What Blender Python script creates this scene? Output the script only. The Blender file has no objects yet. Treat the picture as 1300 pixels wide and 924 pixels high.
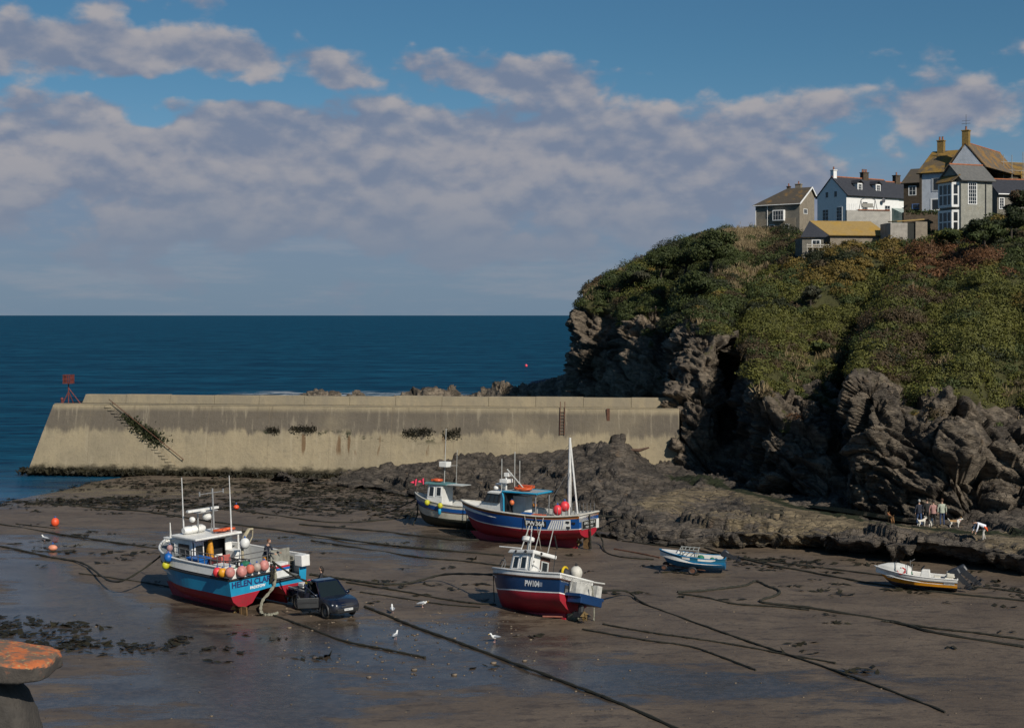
import bpy, math, random
import numpy as np
from mathutils import Vector, Matrix, Euler
random.seed(7)
RNG = np.random.default_rng(11)
scene = bpy.context.scene
COL = scene.collection
R = math.radians
# ---------------------------------------------------------------- survey: eye height and lens of the photographer
H = 16.0          # eye above the sand (m)
F = 1786.0        # focal length in units of a 1300 wide picture
K = H / 14.0
def ray(px, py, D):
    return Vector(((px - 650.0) / F * D, D, H - (py - 400.0) / F * D))
def G(px, py, z=0.0):
    D = (H - z) * F / (py - 400.0)
    return Vector(((px - 650.0) / F * D, D, z))

# ---------------------------------------------------------------- tags
def tag(o, label=None, cat=None, group=None, kind=None):
    if label: o['label'] = label
    if cat: o['category'] = cat
    if group: o['group'] = group
    if kind: o['kind'] = kind
    return o
def thing(name, label, cat, loc=(0, 0, 0), rz=0.0, group=None, rot=None):
    o = bpy.data.objects.new(name, None); COL.objects.link(o)
    o.empty_display_size = 0.3
    o.location = loc
    if rot is not None: o.matrix_world = Matrix.Translation(Vector(loc)) @ rot
    else: o.rotation_euler = (0, 0, rz)
    return tag(o, label, cat, group)
def copy_tree(o, parent=None):
    c = o.copy(); COL.objects.link(c)
    if parent is not None: c.parent = parent
    for ch in list(o.children): copy_tree(ch, c)
    return c

# ---------------------------------------------------------------- mesh builder
class MB:
    def __init__(s): s.v = []; s.f = []; s.m = []
    def add(s, vs, fs, mi=0, M=None):
        b = len(s.v)
        for p in vs:
            p = Vector(p)
            s.v.append(M @ p if M is not None else p)
        for f in fs:
            s.f.append([b + i for i in f]); s.m.append(mi)
        return s
    def poly(s, pts, mi=0): return s.add(pts, [list(range(len(pts)))], mi)
    def hexa(s, c, mi=0):
        # eight corners: bottom 0-3 counter clockwise, top 4-7
        return s.add(c, [(3, 2, 1, 0), (4, 5, 6, 7), (0, 1, 5, 4), (1, 2, 6, 5), (2, 3, 7, 6), (3, 0, 4, 7)], mi)
    def box(s, c, d, mi=0, M=None):
        x, y, z = c; a, b, e = d[0] / 2, d[1] / 2, d[2] / 2
        pts = [(x-a, y-b, z-e), (x+a, y-b, z-e), (x+a, y+b, z-e), (x-a, y+b, z-e), (x-a, y-b, z+e), (x+a, y-b, z+e), (x+a, y+b, z+e), (x-a, y+b, z+e)]
        if M is not None: pts = [M @ Vector(p) for p in pts]
        return s.hexa(pts, mi)
    def tube(s, pts, r, n=8, mi=0, cap=True):
        pts = [Vector(p) for p in pts]
        rs = r if isinstance(r, (list, tuple)) else [r] * len(pts)
        b = len(s.v); up = None
        for i, p in enumerate(pts):
            d = (pts[min(i + 1, len(pts) - 1)] - pts[max(i - 1, 0)])
            if d.length < 1e-9: d = Vector((0, 0, 1))
            d.normalize()
            if up is None:
                up = Vector((0, 0, 1)) if abs(d.z) < .9 else Vector((1, 0, 0))
            a = d.cross(up)
            if a.length < 1e-6: a = d.orthogonal()
            a.normalize(); c = a.cross(d).normalized(); up = c
            for k in range(n):
                t = 2 * math.pi * k / n
                s.v.append(p + (a * math.cos(t) + c * math.sin(t)) * rs[i])
        for i in range(len(pts) - 1):
            for k in range(n):
                s.f.append([b + i*n + k, b + i*n + (k+1) % n, b + (i+1)*n + (k+1) % n, b + (i+1)*n + k]); s.m.append(mi)
        if cap:
            s.f.append([b + k for k in range(n)][::-1]); s.m.append(mi)
            e = b + (len(pts) - 1) * n
            s.f.append([e + k for k in range(n)]); s.m.append(mi)
        return s
    def ball(s, c, r, mi=0, nu=14, nv=9, sc=(1, 1, 1), M=None):
        b = len(s.v); c = Vector(c)
        def P(a, e): return Vector((math.cos(a)*math.cos(e)*sc[0], math.sin(a)*math.cos(e)*sc[1], math.sin(e)*sc[2])) * r
        vs = [P(0, -math.pi/2)]
        for j in range(1, nv):
            e = -math.pi/2 + math.pi*j/nv
            for i in range(nu): vs.append(P(2*math.pi*i/nu, e))
        vs.append(P(0, math.pi/2))
        for p in vs: s.v.append(c + (M @ p if M is not None else p))
        for i in range(nu):
            s.f.append([b, b+1+(i+1) % nu, b+1+i]); s.m.append(mi)
            t = b + 1 + (nv-2)*nu
            s.f.append([t+i, t+(i+1) % nu, b+len(vs)-1]); s.m.append(mi)
        for j in range(nv-2):
            for i in range(nu):
                q = b+1+j*nu
                s.f.append([q+i, q+(i+1) % nu, q+nu+(i+1) % nu, q+nu+i]); s.m.append(mi)
        return s
    def cyl(s, p0, p1, r, n=14, mi=0, r1=None): return s.tube([p0, p1], [r, r if r1 is None else r1], n, mi)
    def ring(s, c, axis, r0, r1, n=20, mi=0, w=8):
        # torus round c
        axis = Vector(axis).normalized(); a = axis.orthogonal().normalized(); q = axis.cross(a); b = len(s.v); c = Vector(c)
        for i in range(n):
            t = 2*math.pi*i/n; d = a*math.cos(t) + q*math.sin(t)
            for k in range(w):
                u = 2*math.pi*k/w
                s.v.append(c + d*(r0 + r1*math.cos(u)) + axis*r1*math.sin(u))
        for i in range(n):
            for k in range(w):
                s.f.append([b+i*w+k, b+((i+1) % n)*w+k, b+((i+1) % n)*w+(k+1) % w, b+i*w+(k+1) % w]); s.m.append(mi)
        return s
    def build(s, name, mats, parent=None, smooth=None, bevel=None, label=None):
        me = bpy.data.meshes.new(name)
        me.from_pydata([tuple(p) for p in s.v], [], s.f)
        if not isinstance(mats, (list, tuple)): mats = [mats]
        for m in mats: me.materials.append(m)
        if len(mats) > 1: me.polygons.foreach_set('material_index', s.m)
        me.update()
        if smooth is not None:
            me.polygons.foreach_set('use_smooth', [True]*len(me.polygons)); me.set_sharp_from_angle(angle=R(smooth))
        o = bpy.data.objects.new(name, me); COL.objects.link(o)
        if parent is not None: o.parent = parent
        if bevel:
            b = o.modifiers.new('edge', 'BEVEL'); b.width = bevel; b.segments = 2; b.limit_method = 'ANGLE'; b.angle_limit = R(40)
        if label: o['label'] = label
        return o

def np_mesh(name, V, Fq, mats, mi=None, parent=None, smooth=False, attrs=None):
    """big mesh from arrays: V (n,3), Fq (m,k)"""
    me = bpy.data.meshes.new(name)
    V = np.asarray(V, dtype=np.float32); Fq = np.asarray(Fq, dtype=np.int32)
    k = Fq.shape[1]; m = len(Fq)
    me.vertices.add(len(V)); me.vertices.foreach_set('co', V.ravel())
    me.loops.add(m*k); me.loops.foreach_set('vertex_index', Fq.ravel())
    me.polygons.add(m)
    me.polygons.foreach_set('loop_start', np.arange(0, m*k, k, dtype=np.int32))
    for x in mats: me.materials.append(x)
    if mi is not None: me.polygons.foreach_set('material_index', np.asarray(mi, dtype=np.int32))
    if smooth: me.polygons.foreach_set('use_smooth', np.ones(m, dtype=bool))
    if attrs:
        for an, arr in attrs.items():
            a = me.attributes.new(an, 'FLOAT', 'POINT'); a.data.foreach_set('value', np.asarray(arr, dtype=np.float32))
    me.update(calc_edges=True); me.validate()
    o = bpy.data.objects.new(name, me); COL.objects.link(o)
    if parent is not None: o.parent = parent
    return o

# ---------------------------------------------------------------- noise on arrays
def _h(ix, iy, iz, s):
    h = (ix.astype(np.int64)*374761393 + iy.astype(np.int64)*668265263 + iz.astype(np.int64)*2147483647 + s*1274126177) & 0xffffffff
    h = ((h ^ (h >> 13)) * 1274126177) & 0xffffffff
    h = ((h ^ (h >> 16)) * 2246822519) & 0xffffffff
    return (h ^ (h >> 15)) & 0xffffffff
def _r(ix, iy, iz, s): return _h(ix, iy, iz, s) / 4294967295.0
def pnoise(p, seed=0):
    i = np.floor(p).astype(np.int64); f = p - i
    u = f*f*f*(f*(f*6-15)+10)
    out = np.zeros(len(p))
    for dx in (0, 1):
        for dy in (0, 1):
            for dz in (0, 1):
                h = _h(i[:, 0]+dx, i[:, 1]+dy, i[:, 2]+dz, seed)
                a = (h & 1023)/1023.0*2*np.pi; b = ((h >> 10) & 1023)/1023.0*2-1
                c = np.sqrt(1-b*b)
                g = np.cos(a)*c*(f[:, 0]-dx) + np.sin(a)*c*(f[:, 1]-dy) + b*(f[:, 2]-dz)
                w = (u[:, 0] if dx else 1-u[:, 0])*(u[:, 1] if dy else 1-u[:, 1])*(u[:, 2] if dz else 1-u[:, 2])
                out += g*w
    return out*1.5
def fbm(p, seed=0, o=4, gain=.5, lac=2.03):
    a = 1.0; t = np.zeros(len(p)); q = p.copy()
    for k in range(o):
        t += a*pnoise(q, seed+k*17); q = q*lac+3.1; a *= gain
    return t
def facet(p, seed=0, tilt=.6, off=.5):
    """broken-rock field: a tilted plane in every Voronoi cell"""
    i = np.floor(p).astype(np.int64)
    best = np.full(len(p), 1e9); second = np.full(len(p), 1e9); val = np.zeros(len(p))
    for dx in (-1, 0, 1):
        for dy in (-1, 0, 1):
            for dz in (-1, 0, 1):
                jx, jy, jz = i[:, 0]+dx, i[:, 1]+dy, i[:, 2]+dz
                c = np.stack([jx+_r(jx, jy, jz, seed+1), jy+_r(jx, jy, jz, seed+2), jz+_r(jx, jy, jz, seed+3)], 1)
                d = p-c; dd = (d*d).sum(1)
                n = np.stack([_r(jx, jy, jz, seed+4), _r(jx, jy, jz, seed+5), _r(jx, jy, jz, seed+6)], 1)*2-1
                v = (d*n).sum(1)*tilt+(_r(jx, jy, jz, seed+7)*2-1)*off
                m = dd < best
                second = np.where(m, best, np.minimum(second, dd))
                val = np.where(m, v, val); best = np.where(m, dd, best)
    crack = np.sqrt(second)-np.sqrt(best)
    return val, crack
def sstep(a, b, x):
    t = np.clip((x-a)/(b-a), 0, 1); return t*t*(3-2*t)
def catmull(Pc, ts):
    """Pc (n,...) control values, ts parameters 0..n-1"""
    n = len(Pc); i = np.clip(np.floor(ts).astype(int), 0, n-2); t = ts-i
    sh = (-1,)+(1,)*(Pc.ndim-1); t = t.reshape(sh)
    p0 = Pc[np.clip(i-1, 0, n-1)]; p1 = Pc[i]; p2 = Pc[i+1]; p3 = Pc[np.clip(i+2, 0, n-1)]
    return .5*((2*p1)+(-p0+p2)*t+(2*p0-5*p1+4*p2-p3)*t*t+(-p0+3*p1-3*p2+p3)*t**3)
def grid_faces(nu, nv):
    a = np.arange((nu-1)*(nv-1)); i = a//(nv-1); j = a % (nv-1); q = i*nv+j
    return np.stack([q, q+nv, q+nv+1, q+1], 1)
def grid_normals(Pg):
    du = np.gradient(Pg, axis=0); dv = np.gradient(Pg, axis=1)
    n = np.cross(du, dv); n /= np.linalg.norm(n, axis=2, keepdims=True)+1e-9
    return n
# ---------------------------------------------------------------- materials
class NT:
    def __init__(s, mat):
        mat.use_nodes = True; s.t = mat.node_tree; s.t.nodes.clear(); s.out = None
    def n(s, typ, props=None, **inp):
        x = s.t.nodes.new(typ)
        for k, v in (props or {}).items(): setattr(x, k, v)
        for k, v in inp.items():
            key = int(k[1:]) if k[0] == 'i' and k[1:].isdigit() else k.replace('_', ' ')
            s.set(x.inputs[key], v)
        return x
    def set(s, sock, v):
        if isinstance(v, bpy.types.NodeSocket): s.t.links.new(v, sock)
        else:
            if sock.type == 'RGBA' and len(v) == 3: v = (*v, 1)
            sock.default_value = v
    def math(s, op, a, b=0.0, c=0.0, clamp=False):
        x = s.n('ShaderNodeMath', {'operation': op, 'use_clamp': clamp}, i0=a, i1=b, i2=c); return x.outputs[0]
    def mix(s, f, a, b, blend='MIX'):
        x = s.n('ShaderNodeMix', {'data_type': 'RGBA', 'blend_type': blend}, i0=f, i6=a, i7=b); return x.outputs[2]
    def mixf(s, f, a, b):
        x = s.n('ShaderNodeMix', {'data_type': 'FLOAT'}, i0=f, i2=a, i3=b); return x.outputs[0]
    def ss(s, x, a, b, lo=0.0, hi=1.0):
        y = s.n('ShaderNodeMapRange', {'interpolation_type': 'SMOOTHSTEP'}, i0=x, i1=a, i2=b, i3=lo, i4=hi); return y.outputs[0]
    def noise(s, vec, scale, detail=4, rough=.55, dist=0.0):
        return s.n('ShaderNodeTexNoise', None, Vector=vec, Scale=scale, Detail=detail, Roughness=rough, Distortion=dist).outputs[0]
    def map(s, vec, scale=(1, 1, 1), rot=(0, 0, 0), loc=(0, 0, 0)):
        return s.n('ShaderNodeMapping', None, Vector=vec, Scale=scale, Rotation=rot, Location=loc).outputs[0]
    def pos(s): return s.n('ShaderNodeNewGeometry').outputs['Position']
    def obj(s): return s.n('ShaderNodeTexCoord').outputs['Object']
    def attr(s, a): return s.n('ShaderNodeAttribute', {'attribute_name': a}).outputs['Fac']
    def xyz(s, v): return s.n('ShaderNodeSeparateXYZ', None, Vector=v).outputs
    def bump(s, h, strength=.5, dist=.05):
        return s.n('ShaderNodeBump', None, Height=h, Strength=strength, Distance=dist).outputs[0]
    def bsdf(s, **kw):
        b = s.n('ShaderNodeBsdfPrincipled', None, **kw)
        o = s.n('ShaderNodeOutputMaterial'); s.t.links.new(b.outputs[0], o.inputs[0]); return b
MATS = {}
def pm(name, c, rough=.5, var=.18, scale=4.0, bump=.15, metal=0.0, c2=None, dirt=0.0, dirtc=(.06, .05, .035), bs=30.0, spec=.5, streak=0.0):
    """painted / plain surface: base colour broken by wear and grime"""
    if name in MATS: return MATS[name]
    m = bpy.data.materials.new(name); t = NT(m); o = t.obj()
    n1 = t.noise(o, scale, 5); n2 = t.noise(o, scale*5, 3)
    c2 = c2 or tuple(x*(1-var) for x in c)
    col = t.mix(t.ss(n1, .35, .68), c, c2)
    if dirt > 0:
        f = t.math('MULTIPLY', t.ss(t.noise(o, scale*1.7, 6, .65), .5, .72), dirt)
        col = t.mix(f, col, dirtc)
    if streak > 0:
        sv = t.noise(t.map(o, (6, 6, .5)), 1.3, 5, .65)
        col = t.mix(t.math('MULTIPLY', t.ss(sv, .52, .75), streak), col, dirtc)
    rr = t.mixf(n2, rough*.75, min(1, rough*1.25))
    kw = dict(Base_Color=col, Roughness=rr, Metallic=metal)
    b = t.bsdf(**kw); b.inputs['Specular IOR Level'].default_value = spec
    if bump > 0: t.set(b.inputs['Normal'], t.bump(t.noise(o, bs, 4), bump, .02))
    MATS[name] = m; return m
def rock_material(name, base, light, mossz=None, patha=False, wetz=None, tan=(.22, .17, .1)):
    m = bpy.data.materials.new(name); t = NT(m); p = t.pos()
    tilt = t.map(p, (.55, .55, 2.2), (R(9), R(-40), 0))
    s1 = t.noise(tilt, 1.1, 8, .68); s2 = t.noise(p, .35, 5); s3 = t.noise(tilt, 4.5, 6, .7); s4 = t.noise(p, 1.6, 6, .6)
    col = t.mix(t.ss(s2, .35, .65), base, light)
    col = t.mix(t.ss(s1, .42, .66, 0, .8), col, tuple(x*.5 for x in base))
    col = t.mix(t.ss(s4, .52, .74, 0, .85), col, tuple(x*1.22 for x in light))
    col = t.mix(t.ss(t.noise(p, .8, 5, .6), .60, .72, 0, .5), col, (.16, .10, .055))
    col = t.mix(t.ss(s3, .58, .70, 0, .7), col, tuple(x*.35 for x in base))
    z = t.xyz(p)[2]
    rough = .8
    if wetz is not None:
        f = t.math('MULTIPLY', t.ss(t.math('ADD', z, t.math('MULTIPLY', s4, 1.5)), wetz+1.6, wetz, 0, 1), .5)
        col = t.mix(f, col, (.028, .027, .022))
        rough = t.mixf(f, .8, .45)
    if patha:
        pf = t.attr('path')
        sandc = t.mix(t.ss(t.noise(p, .7, 5), .4, .62), tan, tuple(x*.55 for x in tan))
        pm_ = t.ss(t.math('ADD', pf, t.math('MULTIPLY', t.math('SUBTRACT', t.noise(t.map(p, (.7, 1.6, 1)), .9, 6, .65), .5), 1.7)), .5, .8)
        col = t.mix(pm_, col, sandc)
        gr = t.attr('algae')
        gm = t.ss(t.math('ADD', gr, t.math('MULTIPLY', t.math('SUBTRACT', t.noise(t.map(p, (.5, 1.8, 1)), 1.1, 6, .65), .5), 1.8)), .55, .85)
        col = t.mix(gm, col, (.022, .028, .012))
    else:
        col = t.mix(t.math('MULTIPLY', t.attr('tan'), t.ss(s4, .35, .6, .35, .85)), col, (.27, .21, .15))
        g = t.attr('veg')
        soil = t.mix(t.noise(p, .9, 5), (.075, .07, .022), (.05, .052, .018))
        nv = t.math('MULTIPLY', t.math('SUBTRACT', t.noise(p, 1.3, 6, .65), .5), 1.1)
        gm = t.ss(t.math('ADD', g, nv), .42, .62)
        col = t.mix(gm, col, soil)
    vgf = t.math('SUBTRACT', 1.0, t.attr('veg')) if not patha else 1.0
    vw = t.n('ShaderNodeVectorMath', {'operation': 'ADD'}, i0=tilt, i1=t.n('ShaderNodeVectorMath', {'operation': 'SCALE'}, i0=t.n('ShaderNodeTexNoise', None, Vector=p, Scale=.8, Detail=3).outputs[1], Scale=.6).outputs[0]).outputs[0]
    vo = t.n('ShaderNodeTexVoronoi', {'feature': 'DISTANCE_TO_EDGE'}, Vector=vw, Scale=1.1).outputs[0]
    vo2 = t.n('ShaderNodeTexVoronoi', {'feature': 'DISTANCE_TO_EDGE'}, Vector=vw, Scale=3.4).outputs[0]
    ck = t.math('ADD', t.math('MULTIPLY', t.ss(vo, .0, .06), .7), t.math('MULTIPLY', t.ss(vo2, .0, .09), .35))
    col = t.mix(t.ss(vo, .035, .0, 0, .6), col, tuple(x*.3 for x in base))
    s1 = t.math('ADD', s1, t.math('MULTIPLY', ck, t.math('MULTIPLY', vgf, .6)))
    h = t.math('ADD', t.math('MULTIPLY', s1, .6), t.math('ADD', t.math('MULTIPLY', s3, .5), t.math('MULTIPLY', t.noise(p, 5, 6, .7), .3)))
    b = t.bsdf(Base_Color=col, Roughness=rough); b.inputs['Specular IOR Level'].default_value = .25
    t.set(b.inputs['Normal'], t.bump(h, .9, .35))
    return m
def leaf_material(name, a, b_, scale=.8, trans=.0):
    m = bpy.data.materials.new(name); t = NT(m); p = t.pos()
    col = t.mix(t.ss(t.noise(p, scale, 5, .65), .35, .65), a, b_)
    col = t.mix(t.ss(t.noise(p, 6, 3), .55, .7, 0, .45), col, tuple(x*.55 for x in a))
    b = t.bsdf(Base_Color=col, Roughness=.65); b.inputs['Specular IOR Level'].default_value = .25
    return m
# ---------------------------------------------------------------- daylight
SUN_EL, SUN_AZ = R(36), R(31)       # sun behind the viewer's right shoulder
sdir = Vector((math.sin(SUN_AZ)*math.cos(SUN_EL), -math.cos(SUN_AZ)*math.cos(SUN_EL), math.sin(SUN_EL)))
sl = bpy.data.lights.new('sun', 'SUN'); sl.energy = 4.3; sl.angle = R(.5); sl.color = (1.0, .93, .82)
so = bpy.data.objects.new('sun', sl); COL.objects.link(so)
so.rotation_euler = sdir.to_track_quat('Z', 'Y').to_euler(); so.location = (60, -60, 90)
w = bpy.data.worlds.new('World'); scene.world = w; w.use_nodes = True; w.cycles.sampling_method = 'MANUAL'; w.cycles.sample_map_resolution = 256
class WN(NT):
    def __init__(s, world): s.t = world.node_tree; s.t.nodes.clear()
t = WN(w)
sky = t.n('ShaderNodeTexSky', {'sky_type': 'NISHITA', 'sun_disc': False, 'sun_elevation': SUN_EL, 'altitude': 0, 'air_density': 1.0, 'dust_density': .6, 'ozone_density': 2.0})
sky.sun_rotation = math.atan2(sdir.x, sdir.y)
d = t.n('ShaderNodeTexCoord').outputs['Generated']
nd = t.n('ShaderNodeVectorMath', {'operation': 'NORMALIZE'}, i0=d).outputs[0]
x, y, z = t.xyz(nd)
az = t.math('ARCTAN2', x, y)
el = t.math('ARCSINE', z)
def blob(px, py, rx, ry, amp, soft=1.0):
    a = (px-650)/F; e = (400-py)/F
    u = t.math('DIVIDE', t.math('SUBTRACT', az, a), rx/F); v = t.math('DIVIDE', t.math('SUBTRACT', el, e), ry/F)
    q = t.math('ADD', t.math('MULTIPLY', u, u), t.math('MULTIPLY', v, v))
    return t.math('MULTIPLY', t.math('EXPONENT', t.math('MULTIPLY', q, -1.0)), amp)
BLOBS = [(120, 205, 330, 62, .62), (520, 190, 330, 62, .62), (760, 185, 190, 52, .50), (930, 205, 85, 30, .50), (330, 80, 130, 24, .40),
         (130, 78, 230, 30, .58), (640, 100, 170, 30, .50), (560, 75, 60, 26, .22), (1090, 145, 150, 34, .44), (1270, 150, 140, 28, .36), (1230, 80, 190, 22, .27),
         (200, 18, 150, 20, .30), (500, 290, 900, 70, .42), (250, 124, 190, 9, -.42), (610, 128, 60, 9, -.25), (930, 40, 280, 60, -.30), (520, 25, 110, 26, -.3), (205, 163, 34, 13, -.55),
         (1000, 260, 170, 34, .34), (-200, 130, 260, 90, .5), (1650, 130, 260, 90, .4)]
mask = None
for b_ in BLOBS:
    q = blob(*b_); mask = q if mask is None else t.math('ADD', mask, q)
ev = t.math('MULTIPLY', el, 1.0)
def cvec(dz):
    c = t.n('ShaderNodeCombineXYZ', None, X=t.math('MULTIPLY', az, 1.0), Y=t.math('MULTIPLY', t.math('ADD', el, dz), 1.7), Z=0.37).outputs[0]
    return c
def cl(dz):
    c = cvec(dz)
    a = t.noise(c, 11, 8, .58); wv = t.n('ShaderNodeTexNoise', None, Vector=c, Scale=26, Detail=3).outputs[1]
    cw = t.n('ShaderNodeVectorMath', {'operation': 'ADD'}, i0=c, i1=t.n('ShaderNodeVectorMath', {'operation': 'SCALE'}, i0=wv, Scale=.035).outputs[0]).outputs[0]
    p1 = t.n('ShaderNodeTexVoronoi', {'feature': 'SMOOTH_F1', 'voronoi_dimensions': '2D'}, Vector=cw, Scale=24, Smoothness=.6).outputs[0]; p2 = t.n('ShaderNodeTexVoronoi', {'feature': 'SMOOTH_F1', 'voronoi_dimensions': '2D'}, Vector=cw, Scale=60, Smoothness=.7).outputs[0]
    pf_ = t.math('ADD', t.math('MULTIPLY', t.math('SUBTRACT', .55, p1), .21), t.math('MULTIPLY', t.math('SUBTRACT', .55, p2), .11))
    return t.math('ADD', t.math('ADD', t.math('MULTIPLY', a, .85), .10), pf_)
c0 = cl(0.0); c1 = cl(.010)
dens = t.math('ADD', t.math('MULTIPLY', t.math('SUBTRACT', c0, .53), 1.75), t.math('SUBTRACT', mask, .24))
# elsewhere in the sky: scattered clouds, no placed banks
cover = t.ss(dens, .01, .28)
hz = t.ss(el, .0, .075)                          # thins into haze at the horizon
lit = t.ss(t.math('ADD', t.math('SUBTRACT', c0, c1), t.math('MULTIPLY', t.math('SUBTRACT', t.noise(cvec(0), 9, 5), .5), .42)), -.14, .19)
core = t.ss(dens, .25, .85)
ccol = t.mix(lit, (.172, .213, .305), (.395, .374, .385))
ccol = t.mix(t.math('MULTIPLY', core, .30), ccol, (.215, .235, .305))
low = t.ss(el, .03, .115)
ccol = t.mix(low, (.20, .240, .315), ccol)
SKYS = .085
tint = t.mix(t.ss(el, .0, .2), (.52, .62, .80), (.315, .55, .66))
skyc = t.mix(1.0, sky.outputs[0], tint, 'MULTIPLY')
skys = t.n('ShaderNodeVectorMath', {'operation': 'SCALE'}, i0=skyc, Scale=SKYS).outputs[0]
opac = t.math('MULTIPLY', cover, t.mixf(hz, .45, .93))
band = t.math('MULTIPLY', t.ss(t.math('ADD', el, t.math('MULTIPLY', t.math('SUBTRACT', c0, .5), .10)), .145, .055), .86)
lowc = t.mix(t.ss(t.noise(t.n('ShaderNodeCombineXYZ', None, X=az, Y=t.math('MULTIPLY', el, 7.0), Z=1.7).outputs[0], 9, 6, .6), .45, .68, 0, .55), t.mix(t.ss(el, .0, .09), (.155, .230, .325), (.170, .222, .322)), (.255, .280, .345))
skyb = t.mix(band, skys, lowc)
fin = t.mix(opac, skyb, ccol)
bg = t.n('ShaderNodeBackground', None, Color=fin, Strength=1.0)
o = t.n('ShaderNodeOutputWorld'); t.t.links.new(bg.outputs[0], o.inputs[0])
scene.view_settings.view_transform = 'Standard'; scene.view_settings.look = 'None'
scene.view_settings.gamma = 1; scene.view_settings.exposure = 0.0; scene.view_settings.use_curve_mapping = False
scene.render.engine = 'CYCLES'
scene.cycles.max_bounces = 5; scene.cycles.diffuse_bounces = 2; scene.cycles.glossy_bounces = 3; scene.cycles.transparent_max_bounces = 4; scene.cycles.transmission_bounces = 2
scene.cycles.use_denoising = True
scene.cycles.caustics_reflective = False; scene.cycles.caustics_refractive = False
# ---------------------------------------------------------------- camera
cam = bpy.data.cameras.new('camera'); co = bpy.data.objects.new('camera', cam); COL.objects.link(co)
cam.sensor_width = 36; cam.lens = 36*F/1300.0
cam.shift_y = -62.0/1300.0
co.location = (0, 0, H); co.rotation_euler = (R(90), 0, 0)
cam.clip_start = .5; cam.clip_end = 90000
scene.camera = co
# ---------------------------------------------------------------- sea
def sea_mat():
    m = bpy.data.materials.new('sea_water'); t = NT(m); p = t.pos()
    far = t.map(p, (.02, .075, .05)); mid = t.map(p, (.10, .34, .1)); nr = t.map(p, (.5, 1.5, .5))
    n1 = t.noise(far, 1.0, 6, .6); n2 = t.noise(mid, 1.0, 6, .62); n3 = t.noise(nr, 1.0, 5, .6)
    col = t.mix(t.ss(n1, .35, .65), (.0030, .045, .088), (.0065, .078, .140))
    col = t.mix(t.ss(n2, .46, .62, 0, .75), col, (.0015, .017, .048))
    y = t.xyz(p)[1]; x = t.xyz(p)[0]
    n4 = t.noise(t.map(p, (.045, .55, .1)), 1.0, 7, .68)
    col = t.mix(t.ss(n4, .54, .70, 0, .55), col, (.012, .085, .165))
    # broken white water off the rocks behind the wall
    foamz = t.math('MULTIPLY', t.ss(y, 264, 276), t.ss(y, 306, 292))
    foamx = t.math('MULTIPLY', t.ss(x, -62, -50), t.ss(x, -6, -20))
    fm = t.math('MULTIPLY', t.math('MULTIPLY', foamz, foamx), t.ss(t.noise(t.map(p, (.12, .30, 1)), 1, 6, .7), .50, .58))
    fl = t.math('MULTIPLY', t.ss(t.noise(t.map(p, (.06, .25, 1)), 1, 8, .75), .70, .74), .5)
    fl = t.math('MULTIPLY', fl, t.ss(y, 130, 160))
    col = t.mix(t.math('MAXIMUM', fm, fl), col, (.45, .47, .48))
    h = t.math('ADD', t.math('MULTIPLY', n2, 1.0), t.math('ADD', t.math('MULTIPLY', n3, .35), t.math('MULTIPLY', n1, 1.6)))
    cal = t.ss(y, 118, 150, .10, 1.0)
    bn = t.n('ShaderNodeBump', None, Height=h, Strength=t.math('MULTIPLY', cal, .9), Distance=1.6).outputs[0]
    df = t.n('ShaderNodeBsdfDiffuse', None, Color=col, Normal=bn); gl = t.n('ShaderNodeBsdfGlossy', None, Color=(.9, .95, 1), Roughness=.18, Normal=bn)
    fac = t.ss(y, 112, 165, .34, .055)
    mx = t.n('ShaderNodeMixShader', None, i0=fac, i1=df.outputs[0], i2=gl.outputs[0])
    o = t.n('ShaderNodeOutputMaterial'); t.t.links.new(mx.outputs[0], o.inputs[0])
    return m
SEAZ = -.30
mb = MB(); mb.poly([(-30000, -200, SEAZ), (30000, -200, SEAZ), (30000, 60000, SEAZ), (-30000, 60000, SEAZ)])
tag(mb.build('sea', sea_mat()), 'dark blue sea reaching the horizon', 'sea', kind='structure')

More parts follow.
